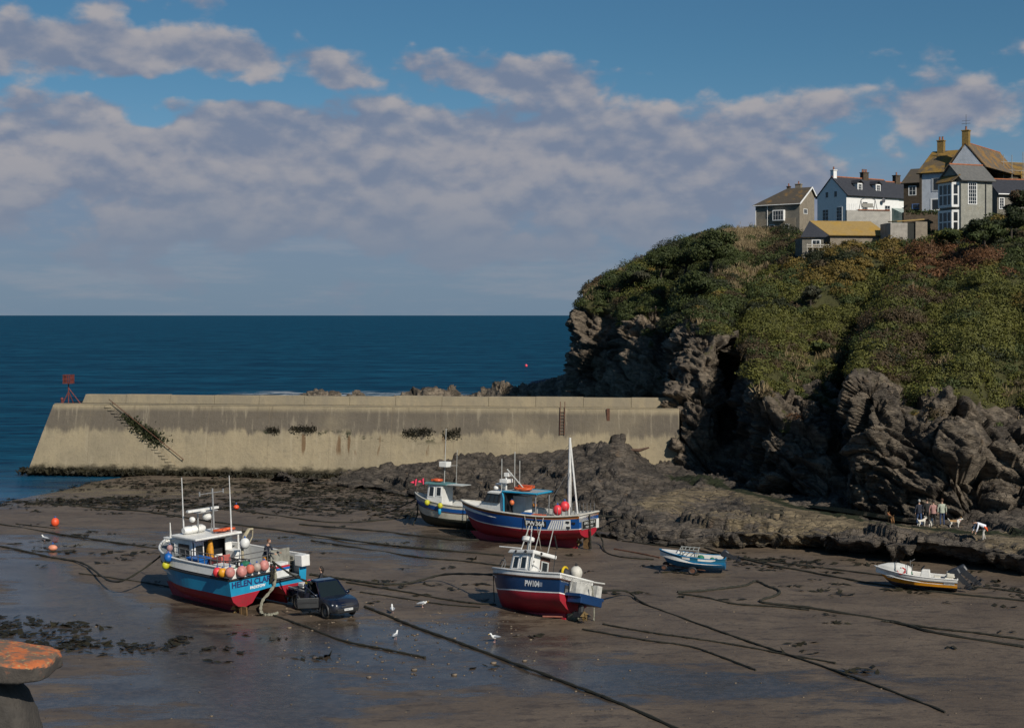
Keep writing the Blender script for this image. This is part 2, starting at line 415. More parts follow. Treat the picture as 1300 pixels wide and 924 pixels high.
# ---------------------------------------------------------------- sand
def sand_mat():
    m = bpy.data.materials.new('wet_sand'); t = NT(m); p = t.pos()
    wet = t.attr('wet'); weed = t.attr('weed'); stream = t.attr('stream')
    n1 = t.noise(t.map(p, (.35, .5, 1)), .5, 6, .6); n2 = t.noise(p, 2.2, 6, .65); n3 = t.noise(p, 9, 4, .6)
    wv = t.math('ADD', wet, t.math('MULTIPLY', t.math('SUBTRACT', t.noise(t.map(p, (.30, .8, 1)), .7, 9, .74), .5), 1.5))
    wm = t.ss(wv, .46, .70)
    dry = t.mix(t.ss(n1, .35, .65), (.098, .072, .050), (.140, .105, .073))
    dry = t.mix(t.ss(n2, .5, .7, 0, .55), dry, (.055, .040, .029))
    dry = t.mix(t.ss(t.noise(t.map(p, (.5, 1.3, 1)), .9, 8, .75), .50, .64, 0, .75), dry, (.046, .034, .026))
    dry = t.mix(t.ss(n3, .62, .72, 0, .4), dry, (.15, .115, .08))
    dry = t.mix(t.ss(t.noise(p, 3.2, 3, .5), .66, .70, 0, .7), dry, (.022, .019, .014))
    wc = t.mix(t.ss(n2, .4, .65), (.048, .037, .028), (.078, .059, .043))
    col = t.mix(wm, dry, wc)
    wd = t.ss(t.math('ADD', weed, t.math('MULTIPLY', t.math('SUBTRACT', t.noise(t.map(p, (.30, 1.1, 1)), .85, 7, .72), .5), 2.0)), .66, .80)
    col = t.mix(wd, col, (.013, .0125, .009))
    rough = t.mixf(wm, .58, .20)
    rough = t.mixf(wd, rough, .6)
    rip = t.noise(t.map(p, (1.2, 3.2, 1), (0, 0, R(18))), 1.6, 5, .6, .6)
    h = t.math('ADD', t.math('MULTIPLY', rip, .5), t.math('ADD', t.math('MULTIPLY', n2, .6), t.math('MULTIPLY', n3, .25)))
    st = t.math('SUBTRACT', 1.0, t.math('MULTIPLY', wm, .80))
    st = t.math('ADD', st, t.math('MULTIPLY', stream, .45))
    b = t.bsdf(Base_Color=col, Roughness=rough); b.inputs['Specular IOR Level'].default_value = .5
    bn = t.n('ShaderNodeBump', None, Height=h, Strength=t.math('MULTIPLY', st, .75), Distance=.10)
    t.set(b.inputs['Normal'], bn.outputs[0])
    return m
def seg_dist(xy, pts):
    d = np.full(len(xy), 1e9)
    for a, b in zip(pts[:-1], pts[1:]):
        a = np.array(a[:2]); b = np.array(b[:2]); ab = b-a
        t_ = np.clip(((xy-a)@ab)/(ab@ab), 0, 1)
        d = np.minimum(d, np.linalg.norm(xy-(a+t_[:, None]*ab), axis=1))
    return d
def gpoly(pts): return [tuple(G(*p)[:2]) for p in pts]
def ell(xy, px, py, rx, ry):
    """soft oval patch centred on a surveyed spot; radii in metres"""
    c = G(px, py); return np.exp(-(((xy[:, 0]-c.x)/rx)**2+((xy[:, 1]-c.y)/ry)**2))
ux = np.linspace(-80, 80, 420); uy = np.concatenate([np.linspace(8, 60, 150), np.linspace(60.3, 150, 240)])
X, Y = np.meshgrid(ux, uy, indexing='ij'); XY = np.stack([X.ravel(), Y.ravel()], 1)
P3 = np.stack([XY[:, 0], XY[:, 1], np.zeros(len(XY))], 1)
zs = .09*fbm(P3*.12, 3, 3) + .03*fbm(P3*.6, 9, 3)
shore = np.where(XY[:, 1] > 95, sstep(-41, -56, XY[:, 0]+ (118-XY[:, 1])*.25), sstep(-38, -62, XY[:, 0]))
zs = zs - 1.3*shore - .10*sstep(120, 150, XY[:, 1])
wet = .27 + .30*fbm(P3*np.array([.055, .085, 1]), 21, 4)
for e in [(60, 770, 7, 10, .55), (200, 800, 9, 8, .5), (560, 705, 9, 9, .55), (560, 800, 8, 7, .5), (480, 680, 14, 8, .30), (130, 690, 10, 8, .35), (905, 790, 8, 5, .45), (300, 815, 6, 4, .4), (120, 625, 14, 9, .6), (20, 700, 8, 8, .4), (540, 690, 5, 5, .4),
          (640, 770, 3, 4, .4), (1010, 800, 8, 4, .35), (650, 860, 20, 5, .35), (200, 890, 12, 4, .4), (1100, 880, 12, 4, .3)]:
    wet += .72*e[4]*ell(XY, e[0], e[1], e[2], e[3])
for e in [(180, 725, 5, 5, .5), (280, 745, 5, 7, .4), (1100, 740, 16, 9, .55), (930, 715, 12, 8, .45), (620, 745, 5, 4, .35), (660, 715, 6, 5, .4), (330, 790, 4, 3, .3), (1190, 790, 12, 8, .45), (830, 700, 9, 5, .4)]:
    wet -= e[4]*ell(XY, e[0], e[1], e[2], e[3])
stl = [(-30, 722), (50, 722), (95, 755), (120, 785), (175, 805), (240, 830), (330, 880), (380, 930)]
sd = seg_dist(XY, gpoly(stl)); streamv = np.exp(-(sd/2.2)**2)
wet += .6*streamv; zs -= .05*streamv
weed = np.zeros(len(XY))
for e in [(250, 612, 13, 4, .6), (420, 625, 12, 6, .52), (330, 640, 14, 5, .40), (90, 637, 9, 3.5, .38), (200, 645, 12, 3, .3), (480, 645, 8, 6, .42), (600, 665, 5, 3, .2), (1000, 713, 7, 3, .36), (1240, 740, 7, 4, .36), (950, 700, 6, 2, .36), (20, 800, 4, 3, .36), (130, 822, 6, 2, .34)]:
    weed += e[4]*ell(XY, e[0], e[1], e[2], e[3])
weed += .12*fbm(P3*.15, 41, 3)
dry_in = np.clip(weed, 0, 1)
zs += .05*dry_in*fbm(P3*1.3, 51, 3)
so_ = np_mesh('sand', np.stack([XY[:, 0], XY[:, 1], zs], 1), grid_faces(len(ux), len(uy)), [sand_mat()], smooth=True, attrs={'wet': wet, 'weed': weed, 'stream': streamv})
tag(so_, 'wet brown harbour sand left by the tide', 'sand', kind='structure')
from mathutils.bvhtree import BVHTree
def bvh_of(o):
    me = o.data
    return BVHTree.FromPolygons([v.co[:] for v in me.vertices], [p.vertices[:] for p in me.polygons])
SANDZ = zs.reshape(X.shape)
def sand_z(x, y):
    i = np.clip(np.searchsorted(ux, x)-1, 0, len(ux)-2); j = np.clip(np.searchsorted(uy, y)-1, 0, len(uy)-2)
    a = (x-ux[i])/(ux[i+1]-ux[i]); b = (y-uy[j])/(uy[j+1]-uy[j])
    return float((1-a)*(1-b)*SANDZ[i, j]+a*(1-b)*SANDZ[i+1, j]+(1-a)*b*SANDZ[i, j+1]+a*b*SANDZ[i+1, j+1])
def GS(px, py, up=0.0):
    p = G(px, py)
    return Vector((p.x, p.y, sand_z(p.x, p.y)+up))

# ---------------------------------------------------------------- headland and cliff: sculpted from surveyed profiles
# every column: foot ... rock top ... vegetated slope ... skyline, each (px, py, distance)
CLIFF = [
 [(900, 590, 262), (905, 500, 262), (910, 430, 262), (915, 400, 262), (918, 385, 262), (921, 370, 262), (924, 350, 262), (928, 345, 262)],
 [(772, 560, 214), (775, 500, 214), (778, 440, 214), (782, 405, 214), (784, 395, 214), (786, 385, 214), (788, 378, 214), (792, 372, 214)],
 [(716, 556, 177), (722, 500, 177), (730, 440, 177), (738, 400, 178), (742, 388, 179), (745, 379, 181), (748, 373, 183), (752, 368, 186)],
 [(752, 560, 166), (758, 500, 167), (764, 445, 168), (770, 400, 171), (772, 387, 173), (775, 373, 176), (779, 362, 181), (787, 350, 187)],
 [(808, 562, 152), (814, 500, 154), (818, 445, 157), (822, 402, 161), (825, 385, 165), (830, 366, 171), (836, 345, 180), (842, 323, 190)],
 [(846, 575, 146), (848, 500, 150), (850, 445, 155), (852, 405, 161), (857, 383, 167), (864, 358, 174), (872, 332, 184), (882, 306, 196)],
 [(838, 606, 120.5), (852, 545, 122), (858, 470, 126), (866, 410, 132), (880, 388, 142), (892, 360, 155), (906, 330, 172), (918, 297, 200)],
 [(888, 612, 116), (897, 560, 117.5), (902, 490, 120.5), (913, 430, 124), (925, 398, 134), (932, 367, 150), (943, 332, 172), (956, 295, 210)],
 [(918, 616, 113), (925, 560, 120), (930, 500, 130), (937, 432, 139), (944, 402, 146), (955, 367, 157), (968, 333, 178), (985, 296, 214)],
 [(958, 618, 106), (955, 572, 108), (955, 512, 110), (951, 455, 114), (960, 420, 123), (975, 380, 140), (998, 340, 160), (1018, 310, 178)],
 [(1003, 624, 102), (1000, 582, 104), (1000, 540, 107), (1003, 500, 112), (1010, 455, 119), (1028, 400, 134), (1048, 350, 146), (1066, 317, 157)],
 [(1044, 632, 99), (1040, 587, 102), (1045, 545, 106), (1050, 503, 112), (1060, 458, 120), (1077, 405, 133), (1097, 350, 146), (1116, 315, 157)],
 [(1074, 636, 98), (1075, 590, 103), (1078, 540, 110), (1083, 492, 119), (1092, 450, 126), (1107, 402, 138), (1130, 347, 147), (1150, 312, 157)],
 [(1098, 644, 94), (1096, 592, 95), (1094, 540, 96), (1094, 482, 98.5), (1108, 440, 106), (1133, 390, 119), (1163, 341, 137), (1188, 304, 160)],
 [(1150, 652, 92), (1150, 602, 93), (1150, 560, 94.5), (1150, 515, 97), (1160, 460, 104), (1185, 402, 116), (1205, 347, 134), (1226, 300, 158)],
 [(1215, 660, 89), (1215, 612, 90.5), (1218, 560, 92.5), (1222, 508, 95.5), (1230, 450, 102), (1245, 396, 113), (1258, 337, 130), (1270, 287, 153)],
 [(1280, 660, 88), (1280, 604, 91), (1282, 548, 95), (1285, 497, 99.5), (1290, 442, 106), (1300, 386, 116), (1310, 327, 130), (1320, 278, 150)],
 [(1400, 668, 86), (1400, 612, 89), (1400, 552, 92), (1400, 500, 96), (1405, 447, 102), (1410, 392, 112), (1420, 332, 126), (1430, 270, 147)],
 [(1640, 690, 80), (1640, 630, 83), (1640, 560, 86), (1640, 500, 90), (1645, 445, 96), (1650, 392, 106), (1660, 332, 120), (1670, 268, 142)],
 [(2300, 760, 68), (2300, 680, 71), (2300, 590, 74), (2300, 500, 78), (2305, 445, 84), (2310, 392, 94), (2320, 332, 108), (2330, 262, 130)],
]
def cliff_ctrl():
    out = []
    for c in CLIFF:
        pts = [ray(px, py, D*K) for px, py, D in c]
        foot = pts[0].copy(); foot.z -= 3.0; foot.y -= .6
        cr = pts[-1]; hx = Vector((cr.x, cr.y, 0)).normalized()
        b1 = cr + hx*22 + Vector((0, 0, -.2)); b1.z = max(b1.z, cr.z*.96+.6) if cr.y < 215*K else cr.z-1.0
        slope = (cr.z-H)/max(cr.y, 1)
        ex_ = .0065 if len(out) >= 10 else 0.0
        b1 = cr+hx*25; b1.z = H+(slope+ex_)*b1.y-.8
        b2 = cr+hx*110; b2.z = H+(slope+ex_)*min(b2.y, 270)-2.0
        out.append([foot]+pts+[b1, b2])
    return np.array([[list(p) for p in c] for c in out])
CC = cliff_ctrl()
nc, nr, _ = CC.shape
NSUB_C = 24
# finer columns in view
cs = []
for i in range(nc-1):
    n_ = 40 if 1 <= i <= 16 else 10
    cs += list(i+np.arange(n_)/n_)
cs = np.array(cs+[nc-1.0])
rsub = [10, 44, 48, 44, 26, 24, 24, 24, 14, 8]
rs = []
for j in range(nr-1): rs += list(j+np.arange(rsub[j])/rsub[j])
rs = np.array(rs+[nr-1.0])
A1 = catmull(CC, cs)                                   # (ncs, nr, 3)
PG = np.transpose(catmull(np.transpose(A1, (1, 0, 2)), rs), (1, 0, 2))
NG = grid_normals(PG)
shape2 = PG.shape[:2]; pf = PG.reshape(-1, 3); nf = NG.reshape(-1, 3)
def blur(Gd, k):
    for ax in (0, 1):
        c = np.cumsum(np.pad(Gd, [(k+1, k) if a == ax else (0, 0) for a in (0, 1, 2)], mode='edge'), axis=ax)
        n_ = Gd.shape[ax]
        Gd = (np.take(c, range(2*k+1, 2*k+1+n_), axis=ax)-np.take(c, range(0, n_), axis=ax))/(2*k+1)
    return Gd
NS = blur(NG, 18); NS /= np.linalg.norm(NS, axis=2, keepdims=True)+1e-9
nsm = NS.reshape(-1, 3).copy()
# make normals face outwards (towards the viewer)
flip = ((nf*(np.array([0, 0, H+10])-pf)).sum(1) < 0); nf[flip] *= -1; nsm[(nsm*nf).sum(1) < 0] *= -1
dirn = .55*nsm+.50*np.array([-.30, -.93, .20]); dirn /= np.linalg.norm(dirn, axis=1, keepdims=True)
rowp = np.repeat(rs[None, :], shape2[0], 0).ravel()     # 4 = top of the bare rock
colp = np.repeat(cs[:, None], shape2[1], 1).ravel()
edge = fbm(pf*.09, 61, 4)*1.0 + fbm(pf*.4, 62, 3)*.35
head = sstep(9.5, 6.5, colp)
vegw = sstep(3.75, 4.35, rowp+edge*.9 + .25*sstep(12.5, 15, colp) - .1*head)
gr_ledge = sstep(.35, .75, nf[:, 2])*sstep(2.4, 3.4, rowp+edge)*.6
vegw = np.clip(vegw+gr_ledge*sstep(.0, .5, fbm(pf*.25, 64, 3)+.2), 0, 1)
rockw = (1-vegw)*sstep(9.2, 8.6, rowp)
# bedding frame
a_, b_ = R(32), R(-30)
Rm = np.array(Euler((R(9), R(-40), 0)).to_matrix())
warp = np.stack([fbm(pf*.07, 66, 3), fbm(pf*.07, 67, 3), fbm(pf*.07, 68, 3)], 1)*.9
q = (pf+warp)@Rm.T
f1, c1_ = facet(q*np.array([.13, .16, .24]), 71, .9, .7)
f2, c2_ = facet(q*np.array([.30, .36, .62])+5, 72, .9, .6)
f4, c4_ = facet(q*np.array([1.7, 2.0, 3.2])+13, 74, .9, .6)
f3, c3_ = facet(q*np.array([.8, 1.0, 1.9])+9, 73, .9, .6)
disp = f1*1.75 + f2*1.05 + f3*.34 + f4*.13 - .9*np.exp(-(c1_/.05)**2)-.4*np.exp(-(c2_/.06)**2)
def saw(v): f_ = v-np.floor(v); return np.where(f_ < .82, f_/.82, (1-f_)/.18)
bed = saw(q[:, 2]*.55+fbm(pf*.16, 111, 3)*.35)*.42+saw(q[:, 2]*1.3+fbm(pf*.3, 112, 3)*.35)*.20
strata = fbm(q*np.array([.2, .25, 1.5]), 75, 4)*.13+(bed-.5)*sstep(-.35, .15, fbm(pf*.1, 113, 3))
disp = (disp+strata)*rockw + (fbm(pf*.22, 77, 4)*.7+fbm(pf*.9, 78, 3)*.22)*(1-rockw)*sstep(9.3, 8.7, rowp)
disp -= 1.25*sstep(3.0, 1.2, rowp)*rockw
disp *= sstep(0, .8, rowp)
hh = nf.copy(); hh[:, 2] *= .35
pf2 = pf+(dirn*rockw[:, None]+nsm*(1-rockw)[:, None])*disp[:, None]
cliff = np_mesh('cliff', pf2, grid_faces(*shape2), [rock_material('cliff_rock', (.084, .070, .057), (.218, .176, .130), wetz=1.2)], smooth=False, attrs={'veg': vegw, 'tan': sstep(7.4, 5.0, colp)*sstep(-.1, .45, .3+fbm(pf*.1, 65, 3))})
tag(cliff, 'dark slate cliff and headland under green scrub', 'cliff', kind='structure')

# ---------------------------------------------------------------- rock shelf at the foot
SH = [  # px front edge y ; inner ...; back (px, py, z)
 (340, 609, [(345, 607, .1), (350, 606, .15)], (352, 604, .35)),
 (400, 613, [(400, 610, .25), (405, 607, .4)], (408, 603, .6)),
 (450, 617, [(450, 610, .5), (452, 602, .8)], (455, 593, 1.1)),
 (500, 626, [(498, 613, .6), (498, 600, 1.0)], (500, 588, 1.5)),
 (560, 640, [(560, 618, .8), (558, 598, 1.5)], (560, 579, 2.2)),
 (620, 652, [(620, 625, .9), (618, 600, 1.6)], (616, 576, 2.5)),
 (680, 665, [(680, 635, 1.0), (675, 602, 1.8)], (672, 571, 2.9)),
 (735, 675, [(735, 640, 1.1), (735, 600, 2.2)], (735, 560, 3.8)),
 (790, 686, [(790, 650, 1.4), (788, 605, 2.3)], (788, 556, 4.2)),
 (835, 693, [(830, 655, 1.6), (830, 618, 1.6)], (828, 582, 2.2)),
 (890, 694, [(890, 660, 1.6), (885, 628, 1.4)], (885, 600, 1.6)),
 (950, 692, [(945, 668, 1.5), (945, 640, 1.3)], (940, 614, 1.3)),
 (1010, 692, [(1010, 672, 1.3), (1010, 648, 1.2)], (1005, 626, 1.2)),
 (1080, 699, [(1080, 680, 1.4), (1080, 658, 1.2)], (1075, 640, 1.1)),
 (1150, 706, [(1150, 685, 1.5), (1150, 665, 1.2)], (1150, 652, 1.2)),
 (1220, 713, [(1220, 690, 1.5), (1220, 672, 1.2)], (1220, 660, 1.2)),
 (1300, 725, [(1300, 700, 1.5), (1300, 678, 1.3)], (1300, 664, 1.3)),
 (1450, 745, [(1450, 715, 1.5), (1450, 692, 1.3)], (1450, 675, 1.3)),
 (1800, 790, [(1800, 750, 1.5), (1800, 720, 1.3)], (1800, 700, 1.3))]
sc_ = []
for px, py, ins, bk in SH:
    f0 = G(px, py+1, -.5); f1_ = G(px, py-2.5, .15)
    i1 = G(*ins[0]); i2 = G(*ins[1]); b0 = G(*bk); hx = Vector((b0.x, b0.y, 0)).normalized()
    sc_.append([f0, f1_, i1, i2, b0, b0+hx*5+Vector((0, 0, .2))])
SC = np.array([[list(p) for p in c] for c in sc_])
cs2 = []
for i in range(len(SH)-1):
    n_ = 26 if i < 17 else 10
    cs2 += list(i+np.arange(n_)/n_)
cs2 = np.array(cs2+[len(SH)-1.0])
rs2 = []
for j, n_ in enumerate([5, 40, 44, 44, 10]): rs2 += list(j+np.arange(n_)/n_)
rs2 = np.array(rs2+[5.0])
A2 = catmull(SC, cs2); PS = np.transpose(catmull(np.transpose(A2, (1, 0, 2)), rs2), (1, 0, 2))
s2 = PS.shape[:2]; ps = PS.reshape(-1, 3); ns = grid_normals(PS).reshape(-1, 3); ns[ns[:, 2] < 0] *= -1
rp2 = np.repeat(rs2[None, :], s2[0], 0).ravel()
pathl = [(835, 640), (880, 622), (935, 622), (985, 637), (1050, 655), (1110, 664), (1170, 668), (1240, 676), (1310, 690), (1420, 705)]
pl = [tuple(G(px, py, 1.3)[:2]) for px, py in pathl]
pd = seg_dist(ps[:, :2], pl)
pathw = np.exp(-(pd/3.4)**2)
algae_l = [tuple(G(px, py, 1.3)[:2]) for px, py in [(860, 606), (930, 618), (1000, 636), (1070, 650), (1140, 664), (1210, 672), (1320, 682)]]
algae = np.exp(-(seg_dist(ps[:, :2], algae_l)/1.5)**2)
extra = np.zeros(len(ps))
for e in [(925, 660, 5, 4), (1010, 660, 7, 4), (885, 650, 4, 3), (1060, 672, 5, 3), (965, 672, 5, 3), (1285, 700, 3, 3)]:
    c_ = G(e[0], e[1], 1.3); extra += .36*np.exp(-(((ps[:, 0]-c_.x)/e[2])**2+((ps[:, 1]-c_.y)/e[3])**2))
q2 = ps@Rm.T
g1, k1 = facet(q2*np.array([.22, .30, .35])+31, 81, .8, .55)
g2, k2 = facet(q2*np.array([.35, .75, 1.2])+37, 82, .9, .6)
g3, k3 = facet(q2*np.array([.9, 1.8, 3.0])+41, 83, .9, .6)
w2 = fbm(ps*.18, 121, 3)
slab = saw(ps[:, 0]*.30-ps[:, 1]*.22+ps[:, 2]*.5+w2*1.6)*.42+saw(ps[:, 0]*.9-ps[:, 1]*.62+w2*2.5)*.2
strat2 = fbm(q2*np.array([.3, .3, 2.0]), 85, 4)*.18+(slab-.3)*.9
rgh = sstep(-.45, .5, fbm(ps*.11, 131, 3))
g1b, k1b = facet(q2*np.array([.10, .14, .2])+51, 84, .9, .6)
d2 = (g1b*.75+(g1*.55+g2*.22+g3*.09)*(.30+.85*rgh)+strat2*(.55+.5*rgh)-.3*np.exp(-(k1/.06)**2))
flat = 1-.86*np.clip(np.exp(-(pd/2.6)**2), 0, 1)
fade = sstep(.6, 1.15, rp2)
rough_amp = 1.0+.35*sstep(.1, -.6, np.abs(rp2-1.6)-.5)
d2 = d2*flat*fade*rough_amp*.82
d2 -= .62*fade*flat*(ps[:, 2] > .3)*sstep(20, 12, ps[:, 0])
d2 -= .25*fade*flat*(ps[:, 2] > .3)*sstep(12, 20, ps[:, 0])
d2 += .25*fade*fbm(ps*.3, 86, 3)*flat
ps2 = ps+ns*d2[:, None]
# a dark tide pool between the path and the cliff foot
PL0 = [G(px, py, 1.25) for px, py in [(1015, 634), (1060, 640), (1110, 648), (1150, 656), (1180, 661), (1130, 659), (1070, 652), (1030, 645)]]
pool_c = [tuple(p[:2]) for p in [G(1025, 640, 1.25), G(1075, 646, 1.25), G(1130, 655, 1.25), G(1170, 660, 1.25)]]
pool = np.exp(-(seg_dist(ps[:, :2], pool_c)/1.5)**2)
ps2[:, 2] = ps2[:, 2]*(1-pool)+pool*.95
# steep dark faces along the seaward lip of the platform on the right
shelf = np_mesh('rock_shelf', ps2, grid_faces(*s2), [rock_material('shelf_rock', (.068, .058, .049), (.150, .124, .098), patha=True, wetz=.1, tan=(.25, .195, .12))], smooth=False,
                attrs={'path': np.clip(pathw*.78+extra, 0, 1), 'algae': algae})
tag(shelf, 'rough slate rock shelf between the sand and the cliff', 'rock shelf', kind='structure')
SHELF_BVH = bvh_of(shelf)
def shelf_z(x, y, default=0.0):
    hit = SHELF_BVH.ray_cast(Vector((x, y, 40)), Vector((0, 0, -1)))
    return hit[0].z if hit[0] is not None else default
mw = bpy.data.materials.new('pool_water'); t = NT(mw)
b = t.bsdf(Base_Color=(.012, .016, .014), Roughness=.07); t.set(b.inputs['Normal'], t.bump(t.noise(t.pos(), 3, 3), .12, .05))
mb = MB()
cpool = [Vector((p[0], p[1], 1.13)) for p in pool_c]
L_, R_ = [], []
for i in range(25):
    u = i/24*(len(cpool)-1); k = min(int(u), len(cpool)-2); p = cpool[k].lerp(cpool[k+1], u-k); w_ = 1.6*math.sin(math.pi*min(1, max(0, (i+1.0)/26)))**.5
    L_.append(p+Vector((0, w_, 0))); R_.append(p-Vector((0, w_, 0)))
mb.poly(R_+L_[::-1])
tag(mb.build('tide_pool', mw), 'dark tide pool lying under the cliff foot', 'pool', kind='structure')

# ---------------------------------------------------------------- rocks out behind the wall
def sea_rock(pts, label, seed):
    """ridge of (px, top y, D, half depth)"""
    C = []
    for px, py, D, hw in pts:
        tp = ray(px, py, D)+Vector((0, 0, .9)); hw = hw*1.5; z0 = -1.0
        C.append([[tp.x, tp.y-hw, z0], [tp.x, tp.y-hw*.6, z0+(tp.z-z0)*.62], [tp.x, tp.y, tp.z], [tp.x, tp.y+hw*.6, z0+(tp.z-z0)*.55], [tp.x, tp.y+hw, z0]])
    C = np.array(C); u = np.linspace(0, len(C)-1, (len(C)-1)*16+1); v = np.linspace(0, 4, 33)
    A = catmull(C, u); Pq = np.transpose(catmull(np.transpose(A, (1, 0, 2)), v), (1, 0, 2)); sh = Pq.shape[:2]
    n_ = grid_normals(Pq).reshape(-1, 3); n_[n_[:, 2] < 0] *= -1; p_ = Pq.reshape(-1, 3); qq = p_@Rm.T
    a, ka = facet(qq*np.array([.25, .3, .5])+seed, 91, .9, .6); b_, kb = facet(qq*np.array([.8, .9, 1.6])+seed, 92, .9, .6)
    p_ = p_+n_*(a*.8+b_*.35-.4*np.exp(-(ka/.06)**2))[:, None]
    o = np_mesh('sea_rock', p_, grid_faces(*sh), [rock_material('sea_rock_stone', (.11, .092, .072), (.28, .225, .165), wetz=.6)], attrs={'veg': np.zeros(len(p_))})
    return tag(o, label, 'rock', 'rocks in the sea behind the wall')
sea_rock([(584, 510, 232, 1), (600, 503, 232, 4), (628, 494, 232, 6), (640, 496, 230, 6), (652, 499, 228, 6), (672, 493, 225, 7), (700, 487, 220, 8), (722, 482, 214, 8), (745, 480, 208, 8)],
         'long brown ridge of rock running out from the headland foot', 3)
sea_rock([(500, 509, 236, 1), (515, 502, 236, 3), (535, 500, 236, 4), (560, 499, 236, 4), (574, 500, 236, 3), (582, 508, 236, 1)], 'low detached reef showing over the middle of the breakwater', 8)
sea_rock([(436, 508, 240, 1), (444, 502, 240, 2.5), (456, 503, 240, 2.5), (462, 509, 240, 1)], 'smallest lone rock showing over the breakwater, left of the reef', 14)
sea_rock([(380, 508, 244, 1), (392, 502.5, 244, 3), (408, 502, 244, 3), (425, 504, 244, 2.5), (434, 510, 244, 1)], 'flat wave-washed rock showing over the breakwater amid white water', 19)
# ---------------------------------------------------------------- breakwater
def concrete_mat(name, dark=True):
    m = bpy.data.materials.new(name); t = NT(m); p = t.obj(); x, y, z = t.xyz(p)
    drip = t.noise(t.map(p, (.9, .9, .10)), 1.0, 7, .7); n1 = t.noise(p, .25, 6, .6); n2 = t.noise(p, 2.2, 6, .65)
    col = t.mix(t.ss(n1, .35, .65), (.335, .275, .178), (.265, .222, .150))
    col = t.mix(t.ss(n2, .48, .72, 0, .55), col, (.215, .182, .125))
    fine = t.noise(p, 8, 5, .7)
    col = t.mix(t.ss(fine, .5, .75, 0, .35), col, (.15, .128, .09))
    if dark:
        # weathered upper band with runs down the face
        top = t.math('ADD', z, t.math('MULTIPLY', t.math('SUBTRACT', drip, .5), 3.2))
        band = t.math('MULTIPLY', t.ss(top, 3.9, 4.6), t.ss(z, 6.75, 6.1))
        band = t.math('MULTIPLY', band, t.ss(t.noise(t.map(p, (.35, .35, .3)), .35, 5), .25, .5, .55, 1))
        col = t.mix(t.math('MULTIPLY', band, .92), col, t.mix(n2, (.085, .073, .060), (.150, .127, .100)))
        # black spots of weed just under the band and rust runs
        bz = t.math('MULTIPLY', t.ss(z, 3.0, 3.7), t.ss(z, 4.7, 4.1))
        bx = t.math('MULTIPLY', t.ss(x, 22, 25), t.ss(x, 44, 41))
        bl = t.math('MULTIPLY', t.math('MULTIPLY', bz, bx), t.ss(t.noise(t.map(p, (.55, 1, .8)), 1.0, 6, .7), .55, .62))
        col = t.mix(bl, col, (.03, .033, .018))
        rz = t.math('MULTIPLY', t.ss(z, 1.8, 2.6), t.ss(z, 4.2, 3.9))
        rx = t.math('MULTIPLY', t.ss(x, 27, 29), t.ss(x, 46, 42))
        rs_ = t.math('MULTIPLY', t.math('MULTIPLY', rz, rx), t.ss(t.noise(t.map(p, (1.1, 1, .02)), 1.0, 3, .5), .60, .66))
        col = t.mix(t.math('MULTIPLY', rs_, .75), col, (.12, .06, .025))
        stv = t.noise(t.map(p, (1.6, 1, .05)), 1.0, 6, .7)
        col = t.mix(t.math('MULTIPLY', t.ss(stv, .54, .70), t.ss(z, 6.6, 2.0, .6, .15)), col, (.12, .098, .070))
        col = t.mix(t.math('MULTIPLY', t.ss(stv, .46, .34), .35), col, (.40, .34, .24))
        # casting joints
        lift = t.math('ABSOLUTE', t.math('SUBTRACT', t.math('FRACT', t.math('DIVIDE', z, 1.15)), .5))
        col = t.mix(t.ss(lift, .485, .497, 0, .35), col, (.17, .135, .085))
        bay = t.math('ABSOLUTE', t.math('SUBTRACT', t.math('FRACT', t.math('DIVIDE', x, 6.3)), .5))
        col = t.mix(t.ss(bay, .492, .498, 0, .45), col, (.19, .15, .1))
        low = t.ss(t.math('ADD', z, t.math('MULTIPLY', t.math('SUBTRACT', t.noise(t.map(p, (.6, 1, 1)), 1.4, 6, .7), .5), 1.6)), .95, .35)
        col = t.mix(low, col, (.045, .038, .024))
    else:
        col = t.mix(t.ss(drip, .4, .65, .15, .6), col, (.20, .175, .135))
    b = t.bsdf(Base_Color=col, Roughness=.85); b.inputs['Specular IOR Level'].default_value = .2
    t.set(b.inputs['Normal'], t.bump(t.math('ADD', n2, t.math('MULTIPLY', fine, .6)), .45, .12))
    return m
JA = ray(35, 598, 144); JA.z = 0; JB = ray(862, 590, 135.5); JB.z = 0
ju = (JB-JA); JL = ju.length; ju.normalize()
jang = math.atan2(ju.y, ju.x)
jt = thing('breakwater', 'long pale concrete breakwater across the harbour mouth', 'breakwater', JA, jang)
jx = Vector((math.cos(jang), math.sin(jang), 0)); jy = Vector((-math.sin(jang), math.cos(jang), 0))
def jloc(px, py, w):
    """local (s, z) of a surveyed spot on the plane w metres behind the foot line"""
    o_ = JA+jy*w; dr = ray(px, py, 1.0)-Vector((0, 0, H))
    n = jy; tt = (o_-Vector((0, 0, H))).dot(n)/dr.dot(n); p = Vector((0, 0, H))+dr*tt-JA
    return p.dot(jx), p.z
def face_w(z): return 1.2*z/6.8
LIP = 6.8
mb = MB()
ns_, nz_ = 150, 26
rows = []
def wall_pt(s, z, w): return (s, w, z)
V = []; 
for i in range(ns_+1):
    for j in range(nz_+1):
        zf = j/nz_; z = -1.2+zf*(LIP+1.2)
        s0 = 2.2*max(0, z)/LIP; s = s0+(JL-s0)*i/ns_
        V.append((s, face_w(z), z))
V = np.array(V); P_ = V*np.array([1, 1, 1.0])
bump_ = .05*fbm(P_*.5, 101, 3)+.02*fbm(P_*2.5, 102, 3)
V[:, 1] += bump_*sstep(LIP, LIP-.4, V[:, 2])
FA = grid_faces(ns_+1, nz_+1)
